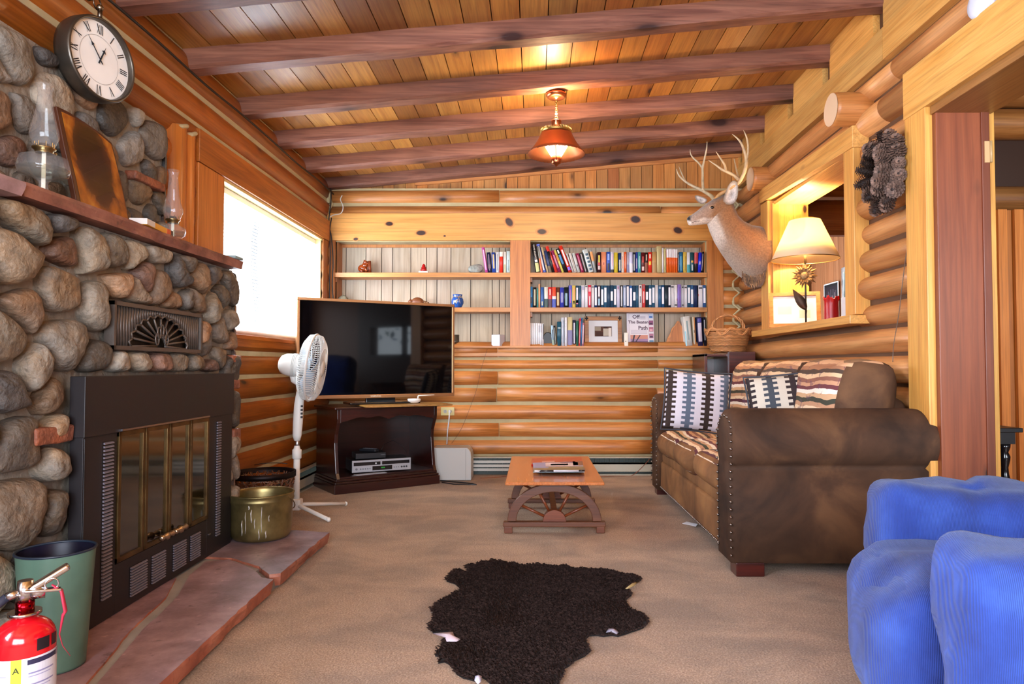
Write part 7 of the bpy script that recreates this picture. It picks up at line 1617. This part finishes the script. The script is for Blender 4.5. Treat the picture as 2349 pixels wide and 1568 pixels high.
antler('antler', [([(1642, 458, -.03), (1650, 447, -.05), (1665, 438, -.08), (1680, 428, -.11), (1694, 419, -.13), (1702, 407, -.15), (1709, 390, -.16), (1712, 368, -.16), (1706, 342, -.15), (1696, 322, -.13), (1679, 307, -.10)], [.018, .016, .013, .013, .014, .013, .013, .012, .009, .007, .002]),
                  ([(1711, 372, -.16), (1716, 350, -.17), (1715, 325, -.18), (1710, 308, -.18), (1705, 298, -.18)], [.010, .008, .007, .005, .001]),
                  ([(1697, 415, -.13), (1685, 403, -.12), (1668, 394, -.11), (1655, 388, -.10), (1643, 379, -.08), (1625, 367, -.05)], [.013, .012, .011, .009, .006, .002]),
                  ([(1665, 393, -.11), (1662, 378, -.11), (1652, 362, -.10), (1642, 347, -.09)], [.011, .008, .006, .001]),
                  ([(1694, 408, -.12), (1689, 388, -.05), (1684, 364, .0)], [.008, .006, .003])], aT, aP)
antler('antler', [([(1640, 460, .02), (1632, 450, .05), (1620, 442, .09), (1606, 434, .12), (1590, 427, .14), (1572, 416, .15), (1558, 403, .15), (1551, 387, .14)], [.016, .014, .012, .012, .010, .008, .006, .001]),
                  ([(1571, 414, .15), (1564, 398, .17), (1557, 381, .18)], [.007, .005, .001]),
                  ([(1613, 437, .10), (1612, 415, .13), (1612, 396, .15), (1612, 384, .15), (1617, 360, .14), (1621, 340, .12), (1622, 324, .10)], [.011, .010, .009, .009, .007, .005, .001]),
                  ([(1612, 386, .15), (1603, 374, .17), (1590, 362, .18), (1584, 352, .18), (1583, 342, .18)], [.009, .007, .006, .004, .001])], aG, hexc('#cdbfa4'))
# ================================================================== SIDE CABINET AND BASKET
sc2 = T('side_cabinet', 'dark brown box shelf standing in the corner behind the sofa', 'cabinet', (1.49, 5.40, 0))
for nm, a, b in (('side_panel', (1.30, 5.20, 0), (1.32, 5.60, .985)), ('side_panel', (1.47, 5.18, 0), (1.49, 5.60, .995)), ('top_panel', (1.30, 5.20, .962), (1.48, 5.60, .982)), ('back_panel', (1.32, 5.585, 0), (1.68, 5.60, .95)), ('drawer_front', (1.475, 5.165, 0), (1.675, 5.185, .998)), ('top_panel', (1.49, 5.18, .98), (1.672, 5.60, .998)), ('shelf', (1.32, 5.22, .60), (1.47, 5.585, .618)), ('side_panel', (1.655, 5.19, 0), (1.673, 5.60, .98))):
    mb = MB(); mb.box(a, b, (1.9, 1.6, 1.5)); mb.obj(nm, M_mahog, sc2, True, bevel=.002)
bo = Vector((1.515, 5.33, 1.000)); bk_ = T('wicker_handle_basket', 'light wicker basket with twisted handle on the corner cabinet below the deer', 'basket', bo)
mb = MB(); rnd = random.Random(6); ax, ay = .168, .13; wk = hexc('#b47e4e')
def wr(z): return .72+.28*(z/.16)**.7 if z > 0 else .72
NN = 44
for row_ in range(16):
    z = .006+row_*.0095; pts = []
    for k in range(NN*2):
        a = 2*PI*k/(NN*2); s_ = wr(z)+(.018 if (k+row_) % 2 else -.012); pts.append(bo+Vector((ax*s_*math.cos(a), ay*s_*math.sin(a), z+.0015*math.sin(k))))
    mb.tube(pts, .0050, 5, sh(wk, rnd.uniform(.65, 1.35)), closed=True)
mb.lathe([(0, .004), (.14, .004)], bo, 20, hexc('#7a5430'), sy=.76); mb.obj('woven_bowl', M_satin, bk_, True)
mb = MB()
for t in range(3): mb.tube([bo+Vector((ax*1.02*math.cos(2*PI*k/60)*(1+.02*math.sin(k*.9+t*2)), ay*1.02*math.sin(2*PI*k/60)*(1+.02*math.sin(k*.9+t*2)), .168+.006*math.cos(k*.9+t*2.1))) for k in range(60)], .0055, 6, sh(wk, rnd.uniform(.9, 1.4)), closed=True)
for t in range(2):
    mb.tube([bo+Vector((ax*(1.04+.05*math.cos(7*2*PI*k/84))*math.cos(2*PI*k/84), ay*(1.04+.05*math.cos(7*2*PI*k/84))*math.sin(2*PI*k/84), .155+.028*math.sin(7*2*PI*k/84+t*.5))) for k in range(84)], .0042, 6, tuple(v*1.35 for v in wk), closed=True)
mb.obj('braided_rim', M_satin, bk_, True)
mb = MB()
for t in range(3): mb.tube([bo+Vector((.125*math.cos(PI*k/30)+.008*math.cos(k*.7+t*2.1), .008*math.sin(k*.7+t*2.1), .16+.125*math.sin(PI*k/30)**.75+.004*math.cos(k*.7+t*2.1))) for k in range(31)], .006, 6, tuple(v*(1.1+.2*t) for v in wk))
mb.obj('twisted_handle', M_satin, bk_, True)
# ================================================================== ON THE PASS-THROUGH SILL
SZ = 1.152
lx, ly = 1.835, 4.60
lp = T('table_lamp', 'lit table lamp with cream cone shade and metal sunflower stem on the sill', 'lamp', (lx, ly, SZ)); o = Vector((lx, ly, SZ)); bz_ = hexc('#8a6a48')
mb = MB(); mb.lathe([(0, 0), (.062, 0), (.064, .006), (.05, .012), (.014, .018), (.007, .03)], o, 32, hexc('#3a3430')); mb.obj('lamp_base', M_oldmetal, lp, True)
mb = MB(); mb.cyl(o+Vector((0, 0, .01)), o+Vector((0, 0, .47)), .006, n=12, col=hexc('#4a3c38')); mb.cyl(o+Vector((0, 0, .43)), o+Vector((0, 0, .50)), .008, n=12, col=hexc('#b0905c')); mb.obj('stem', M_oldmetal, lp, True)
fc = o+Vector((-.012, -.014, .345)); vd = Vector((-.37, -.93, 0)).normalized(); rr = vd.cross(Vector((0, 0, 1))).normalized()
mb = MB()
for k in range(22):
    a = 2*PI*k/22+.05*(k % 2); L_ = .088 if k % 2 else .074; d_ = rr*math.cos(a)+Vector((0, 0, 1))*math.sin(a); t_ = vd.cross(d_)
    b0 = fc+d_*.022+vd*.004; mb.add([b0-t_*.005, b0+t_*.005, fc+d_*L_*.6+t_*.010+vd*.010, fc+d_*L_+vd*.002, fc+d_*L_*.6-t_*.010+vd*.010, fc+d_*L_*.6+vd*.014], [(0, 1, 5), (1, 2, 5), (2, 3, 5), (3, 4, 5), (4, 0, 5)], bz_)
mb.obj('sunflower_petals', M_oldmetal, lp, True, solid=.0015)
mb = MB(); R = vd.to_track_quat('Z', 'Y').to_matrix(); mb.ell(fc+vd*.006, (.026, .026, .012), 24, 10, hexc('#a08058'), R=R); mb.obj('sunflower_center', plain('seed_head', rough=.5, metal=.7, bump=1, bs=200), lp, True)
mb = MB(); l0 = o+Vector((.004, -.004, .11)); d_ = (rr*.50+Vector((0, 0, 1))*.86).normalized(); t_ = vd.cross(d_); vs = []
for i in range(9):
    t = i/8; w_ = .030*math.sin(PI*t**.8)*(1-.1*t)+.001; c_ = l0+d_*(.17*t)+vd*(.02*math.sin(PI*t)); vs += [c_-t_*w_+vd*.006, c_, c_+t_*w_+vd*.006]
mb.add(vs, [(3*i+a, 3*i+a+1, 3*i+a+4, 3*i+a+3) for i in range(8) for a in (0, 1)], hexc('#4c3a30'), 0, True); mb.tube([o+Vector((0, 0, .07)), l0, l0+d_*.02], .003, 6, hexc('#4c3a30')); mb.obj('leaf', M_oldmetal, lp, True, solid=.002)
M_shade = translucent('linen_shade', (.88, .80, .62), (.92, .76, .48), .5)
mb = MB(); mb.lathe([(.218, .455), (.100, .722)], o, 56, WHITE); mb.obj('lamp_shade', M_shade, lp, True, solid=.002)
mb = MB(); mb.tube([o+Vector((.218*math.cos(a*PI/28), .218*math.sin(a*PI/28), .456)) for a in range(56)], .003, 6, hexc('#c8a868'), closed=True); mb.tube([o+Vector((.1*math.cos(a*PI/28), .1*math.sin(a*PI/28), .722)) for a in range(56)], .003, 6, hexc('#c8a868'), closed=True); 
for a in (0, 2.09, 4.19): mb.tube([o+Vector((.1*math.cos(a), .1*math.sin(a), .72)), o+Vector((0, 0, .71))], .0015, 5, hexc('#b0905c'))
mb.tube([o+Vector((0, 0, .5)), o+Vector((.03, 0, .56)), o+Vector((.03, 0, .66)), o+Vector((0, 0, .71))], .0015, 5, hexc('#b0905c')); mb.obj('shade_ring', M_metal, lp, True)
mb = MB(); mb.lathe([(.0, .50), (.014, .50), (.015, .525), (.028, .55), (.031, .575), (.026, .60), (.012, .617), (0, .62)], o, 20); mb.obj('light_bulb', emit('warm_bulb', (1, .78, .45), 14), lp, True)
pl_ = point('table_lamp_light', o+Vector((0, 0, .635)), 24, (1.0, .78, .50), .035)
def blank(m_, f): quad(m_, f, -.12, .12, .035, .235, .001, '#e8e4dc'); quad(m_, f, -.11, -.02, .10, .16, .0014, '#d8cdb8'); quad(m_, f, .03, .10, .07, .13, .0014, '#d4c6ac')
frame('tilted_picture', 'light wooden picture frame with pale print tilted on the sill behind lamp', (1.80, 4.70, SZ), (.94, -.34, 0), (.10, .30, 1), .335, .262, .028, WHITE, hexc('#efe9df'), blank, thick=.03, mat=wood('light_frame', '#c88444', '#a86428', 'X', blot=.1))
cdx = P(1907, 700, 4.26); co = Vector((cdx.x, 4.26, SZ)); cd = T('red_candle', 'thick melted red pillar candle on the sill', 'candle', co)
mb = MB(); rings = []; n = 36
for z, r in ((0, .042), (.06, .043), (.12, .042), (.150, .043), (.158, .049), (.163, .050), (.160, .043), (.150, .036), (.145, .0)):
    rings.append([co+Vector((r*math.cos(2*PI*j/n)*(1+.02*math.sin(j*2.2)), r*math.sin(2*PI*j/n), z+(.010*math.sin(j*.9)+.006*math.sin(j*2.3) if .14 < z else 0))) for j in range(n)])
m_c, nt_, b_, N_, L__ = newmat('red_wax'); b_.inputs['Base Color'].default_value = (*hexc('#b01c1c'), 1); b_.inputs['Roughness'].default_value = .35; b_.inputs['Subsurface Weight'].default_value = .4; b_.inputs['Subsurface Radius'].default_value = (.03, .008, .004); b_.inputs['Subsurface Scale'].default_value = .5
mb.loft(rings, WHITE, cap=False); mb.obj('wax_body', m_c, cd, True)
mb = MB(); mb.tube([co+Vector((0, 0, .14)), co+Vector((.002, 0, .152)), co+Vector((.005, 0, .158))], .0015, 5, hexc('#1a1414')); mb.obj('wick', M_plain, cd, True)
q = P(1946, 690, 3.98); mb = MB(Matrix.Translation((q.x, 3.97, SZ)) @ Matrix.Rotation(math.radians(8), 4, 'Z')); mb.box((-.035, -.025, 0), (.035, .025, .135), hexc('#d6dade')); mb.box((-.0352, -.0255, .02), (.02, -.0248, .10), hexc('#dfe3e8')); tag(mb.obj('white_carton', M_satin, bevel=.002), 'upright small white carton at the near end of the sill', 'carton')
mb = MB(Matrix.Translation((q.x-.075, 4.10, SZ)) @ Matrix.Rotation(math.radians(14), 4, 'Z'))
for k in range(3): mb.box((-.05+.004*k, -.07, .0005+.0032*k), (.05-.002*k, .07-.006*k, .0032+.0032*k), hexc(('#c8c8e4', '#e0dce8', '#b8bce0')[k]))
tag(mb.obj('paper_stack', M_plain), 'few pale lilac papers lying by the red candle', 'papers')
def winter(m_, f):
    quad(m_, f, -.15, .15, .05, .40, .001, '#8a9aa0'); quad(m_, f, -.15, .15, .05, .15, .0013, '#6a7a80'); quad(m_, f, -.15, .15, .28, .40, .0013, '#a0b0b4')
    for k in range(9):
        u = -.14+.033*k; m_.add([f(u-.015, .10, .0016), f(u+.015, .10, .0016), f(u, .24+.04*math.sin(k*2), .0016)], [(0, 1, 2)], hexc('#46565a'))
p1 = P(1925, 645, 6.9)
frame('snow_landscape_picture', 'gilt framed snowy forest picture on the planks of the room beyond the sill', (3.235, 6.93, 1.46), (0, -1, 0), (0, 0, 1), .40, .46, .045, WHITE, hexc('#d8c8a4'), winter, thick=.03, cat='picture', mat=M_brass)
def dark(m_, f):
    quad(m_, f, -.15, .15, .02, .38, .001, '#2a1c24')
    for k in range(14): u = -.12+.018*k; quad(m_, f, u, u+.008, .05+.03*math.sin(k*1.7)+.05, .30+.05*math.sin(k*2.3), .0014, ('#8a7a8a', '#5a4048', '#a89090')[k % 3])
frame('dark_portrait_picture', 'narrow dark picture hanging left of the snowy forest picture', (3.24, 7.42, 1.38), (0, -1, 0), (0, 0, 1), .36, .42, .012, WHITE, hexc('#1a1216'), dark, thick=.012, cat='picture')
# black turned-leg table seen through the doorway
tb = T('black_side_table', 'black side table with a turned leg seen through the doorway', 'table', (2.45, 3.2, 0)); bk2 = hexc('#141216')
mb = MB(); mb.box((2.13, 3.05, .585), (2.235, 3.38, .600), bk2) if False else mb.box((2.10, 3.10, .585), (2.215, 3.42, .605), bk2); mb.obj('tabletop', M_satin, tb, True, bevel=.003)
mb = MB(); mb.box((2.10, 3.12, .53), (2.192, 3.40, .585), bk2); mb.obj('apron', M_satin, tb, True)
mb = MB(); mb.lathe([(0, 0), (.012, 0), (.020, .03), (.022, .06), (.020, .25), (.022, .30), (.017, .33), (.024, .36), (.017, .39), (.015, .42), (.022, .45), (.024, .47), (.016, .49), (.024, .51), (.026, .53), (0, .53)], (2.168, 3.16, 0), 24, bk2); mb.obj('leg', M_gloss, tb, True)
mb = MB(); mb.lathe([(0, 0), (.012, 0), (.020, .03), (.020, .25), (.017, .33), (.024, .36), (.015, .42), (.024, .47), (.026, .53), (0, .53)], (2.168, 3.37, 0), 20, bk2); mb.obj('leg', M_gloss, tb, True)
# ================================================================== PINE CONE WREATH
wy, wz = 3.16, 1.79; wc = Vector((XR-.085, wy, wz)); wt = T('pine_cone_wreath', 'oval wreath of dark brown pine cones hanging on the right log wall', 'wreath', (wc.x, wc.y, wz-.16))
def cone_geo(L_=.085, R_=.030, sd=0):
    m_ = MB(); rnd = random.Random(sd); n = 11
    m_.ell((0, 0, L_*.45), (R_*.55, R_*.55, L_*.45), 10, 8, hexc('#2a1c16'))
    for k in range(n):
        t = (k+.5)/n; rr = R_*math.sin(PI*(.12+.80*t))**.8; cnt = 9
        for j in range(cnt):
            a = 2*PI*(j+.5*(k % 2))/cnt; d = Vector((math.cos(a), math.sin(a), 0)); s_ = Vector((-math.sin(a), math.cos(a), 0)); c = Vector((0, 0, L_*(.05+.88*t)))
            m_.add([c+d*rr*.35-s_*.004, c+d*rr*.35+s_*.004, c+d*rr+s_*.0055+Vector((0, 0, .004)), c+d*rr*1.12+Vector((0, 0, .006)), c+d*rr-s_*.0055+Vector((0, 0, .004))], [(0, 1, 2, 3, 4)], sh(hexc('#5f4a3e'), rnd.uniform(.7, 1.8)))
    return m_
M_cone = plain('pine_cone', rough=.7, var=.3, vs=80)
protos = []
for k in range(3):
    c_ = cone_geo(.080-.01*k, .028+.003*k, k).obj('pine_cone', M_cone, wt); protos.append(c_)
rnd = random.Random(9); allc = list(protos)
for k in range(31): 
    c_ = protos[k % 3].copy(); COL.objects.link(c_); c_.parent = wt; allc.append(c_)
cc = wc-ROOTM[wt.name].translation
for k, c_ in enumerate(allc):
    if k < 18: a = 2*PI*k/18; ra = .128; dx = .01
    else: a = 2*PI*(k-18+.5)/16; ra = .088; dx = -.03
    pos = cc+Vector((dx, ra*math.cos(a)*.82, ra*math.sin(a)*1.12)); 
    out_ = Vector((-.45 if k < 18 else -1.0, math.cos(a+rnd.uniform(-.7, .7))*(.9 if k < 18 else .5), math.sin(a+rnd.uniform(-.7, .7))*(.9 if k < 18 else .5))).normalized()
    c_.location = pos-out_*.02; c_.rotation_euler = out_.to_track_quat('Z', 'Y').to_euler(); s_ = rnd.uniform(1.0, 1.3); c_.scale = (s_, s_, s_)
mb = MB(); mb.tube([wc+Vector((.012, .095*math.cos(a*PI/16)*.82, .095*math.sin(a*PI/16)*1.12)) for a in range(32)], .018, 8, hexc('#2e221c'), closed=True); mb.obj('wreath_ring', M_plain, wt, True)
# ================================================================== CEILING PENDANT
PY = 4.03; cp = P(1276, 200, PY); pz = zc(cp.x)-.098; px_ = cp.x
pn = T('copper_pendant_lamp', 'lit copper pendant lamp with scalloped shade hanging on a chain', 'ceiling lamp', (px_, PY, pz-.5)); cop = hexc('#b8704c')
s_px = FPX/PY
def pzz(py): return P(1276, py, PY).z
mb = MB(); z0 = pz; mb.lathe([(0, z0), (.056, z0), (.062, z0-.012), (.060, z0-.022), (.052, z0-.030), (.046, z0-.034), (.034, z0-.030), (.012, z0-.036), (0, z0-.045)], (px_, PY, 0), 40, cop); mb.obj('canopy', M_metal, pn, True)
zt = pzz(277); zc1 = z0-.04; k = 0; z = zc1
mb = MB(); NL = 11; LL = (zc1-zt)/NL
for k in range(NL):
    c = Vector((px_, PY, zc1-LL*(k+.5))); ax_ = Vector((1, 0, 0)) if k % 2 else Vector((0, 1, 0))
    mb.tube([c+ax_*(.0075*math.cos(t*PI/6))+Vector((0, 0, LL*.68*math.sin(t*PI/6))) for t in range(12)], .0019, 6, hexc('#8a7040'), closed=True)
mb.obj('chain', M_metal, pn, True)
z = [pzz(v) for v in (277, 292, 300, 312, 352, 366, 372, 388)]
mb = MB(); mb.lathe([(.030, z[0]), (.031, z[0]-.004), (.024, z[1]), (.018, z[1]-.01)], (px_, PY, 0), 28, cop); mb.obj('smoke_bell', M_metal, pn, True, solid=.002)
mb = MB(); mb.lathe([(0, z[0]-.006), (.016, z[0]-.012), (.020, z[1]), (.014, z[2]), (0, z[2])], (px_, PY, 0), 20, hexc('#f2ead8')); mb.obj('upper_glass', emit('lit_upper_glass', (1, .85, .6), 5), pn, True)
mb = MB(); mb.lathe([(.088, z[2]-.016), (.093, z[2]-.004)], (px_, PY, 0), 64, hexc('#c8a860'))
for k in range(56):
    a = 2*PI*k/56; c = Vector((px_+.093*math.cos(a), PY+.093*math.sin(a), z[2])); mb.cyl(c-Vector((0, 0, .006)), c+Vector((0, 0, .006)), .0028, .0012, 5, hexc('#c8a860'))
mb.obj('brass_gallery', M_metal, pn, True)
zs0, zs1 = z[2]-.014, pzz(353); mb = MB(); n = 96; vs = []; prof = [(.090, 0), (.098, .16), (.112, .38), (.130, .62), (.152, .85), (.170, 1.0)]
for i, (r, t) in enumerate(prof):
    for j in range(n):
        a = 2*PI*j/n; zz = lerp(zs0, zs1, t); r2 = r
        if i == len(prof)-1: zz -= .0045*abs(math.sin(a*20)); 
        vs.append((px_+r2*math.cos(a), PY+r2*math.sin(a), zz))
mb.add(vs, [(i*n+j, i*n+(j+1) % n, (i+1)*n+(j+1) % n, (i+1)*n+j) for i in range(len(prof)-1) for j in range(n)], cop, 0, True); mb.obj('shade', plain('brushed_copper', rough=.38, metal=.9, var=.15), pn, True, solid=.002)
zg0, zg1 = zs0-.004, pzz(361); mb = MB(); mb.lathe([(.078, zg0-.012), (.080, zg0-.03), (.066, lerp(zg0, zg1, .55)), (.030, zg1+.004), (.026, zg1)], (px_, PY, 0), 36, WHITE); mb.obj('glass_cone', emit('lit_glass_cone', (1, .86, .62), 6), pn, True)
mb = MB(); zz = zg1+.004; mb.lathe([(0, zz), (.030, zz), (.031, zz-.02), (.029, zz-.038), (.026, zz-.042), (.012, zz-.047), (.008, zz-.055), (0, zz-.060)], (px_, PY, 0), 26, cop); mb.obj('oil_font', M_metal, pn, True)
for s_ in (-1, 1):
    mb = MB(); mb.tube([(px_-.003, PY+s_*.024, z[0]-.002), (px_-.006, PY+s_*.086, z[2]-.004), (px_-.006, PY+s_*.080, zs0-.05), (px_-.004, PY+s_*.040, zz-.01), (px_, PY+s_*.028, zz-.028)], .003, 6, cop); mb.obj('side_arm', M_metal, pn, True)
point('pendant_light_down', (px_, PY, zs1-.02), 10, (1, .72, .42), .05)
point('pendant_light_up', (px_, PY, z[0]+.045), 12, (1, .66, .34), .03)
# ================================================================== SMOKE DETECTOR
q = PX(2262, 8, XR-.02); sd_ = T('smoke_detector', 'round white plastic smoke alarm at the top right corner on the boards', 'smoke alarm', q); Rm = Matrix.Rotation(-PI/2, 4, 'Y')
mb = MB(); mb.lathe([(0, 0), (.062, 0), (.062, .012), (.058, .016)], q, 36, hexc('#c8ccd8'), M=Rm); mb.obj('base_plate', M_satin, sd_, True)
mb = MB(); mb.lathe([(.056, .012), (.057, .030), (.050, .040), (.03, .044), (0, .045)], q, 36, hexc('#d4dae6'), M=Rm); mb.obj('cover', M_satin, sd_, True)
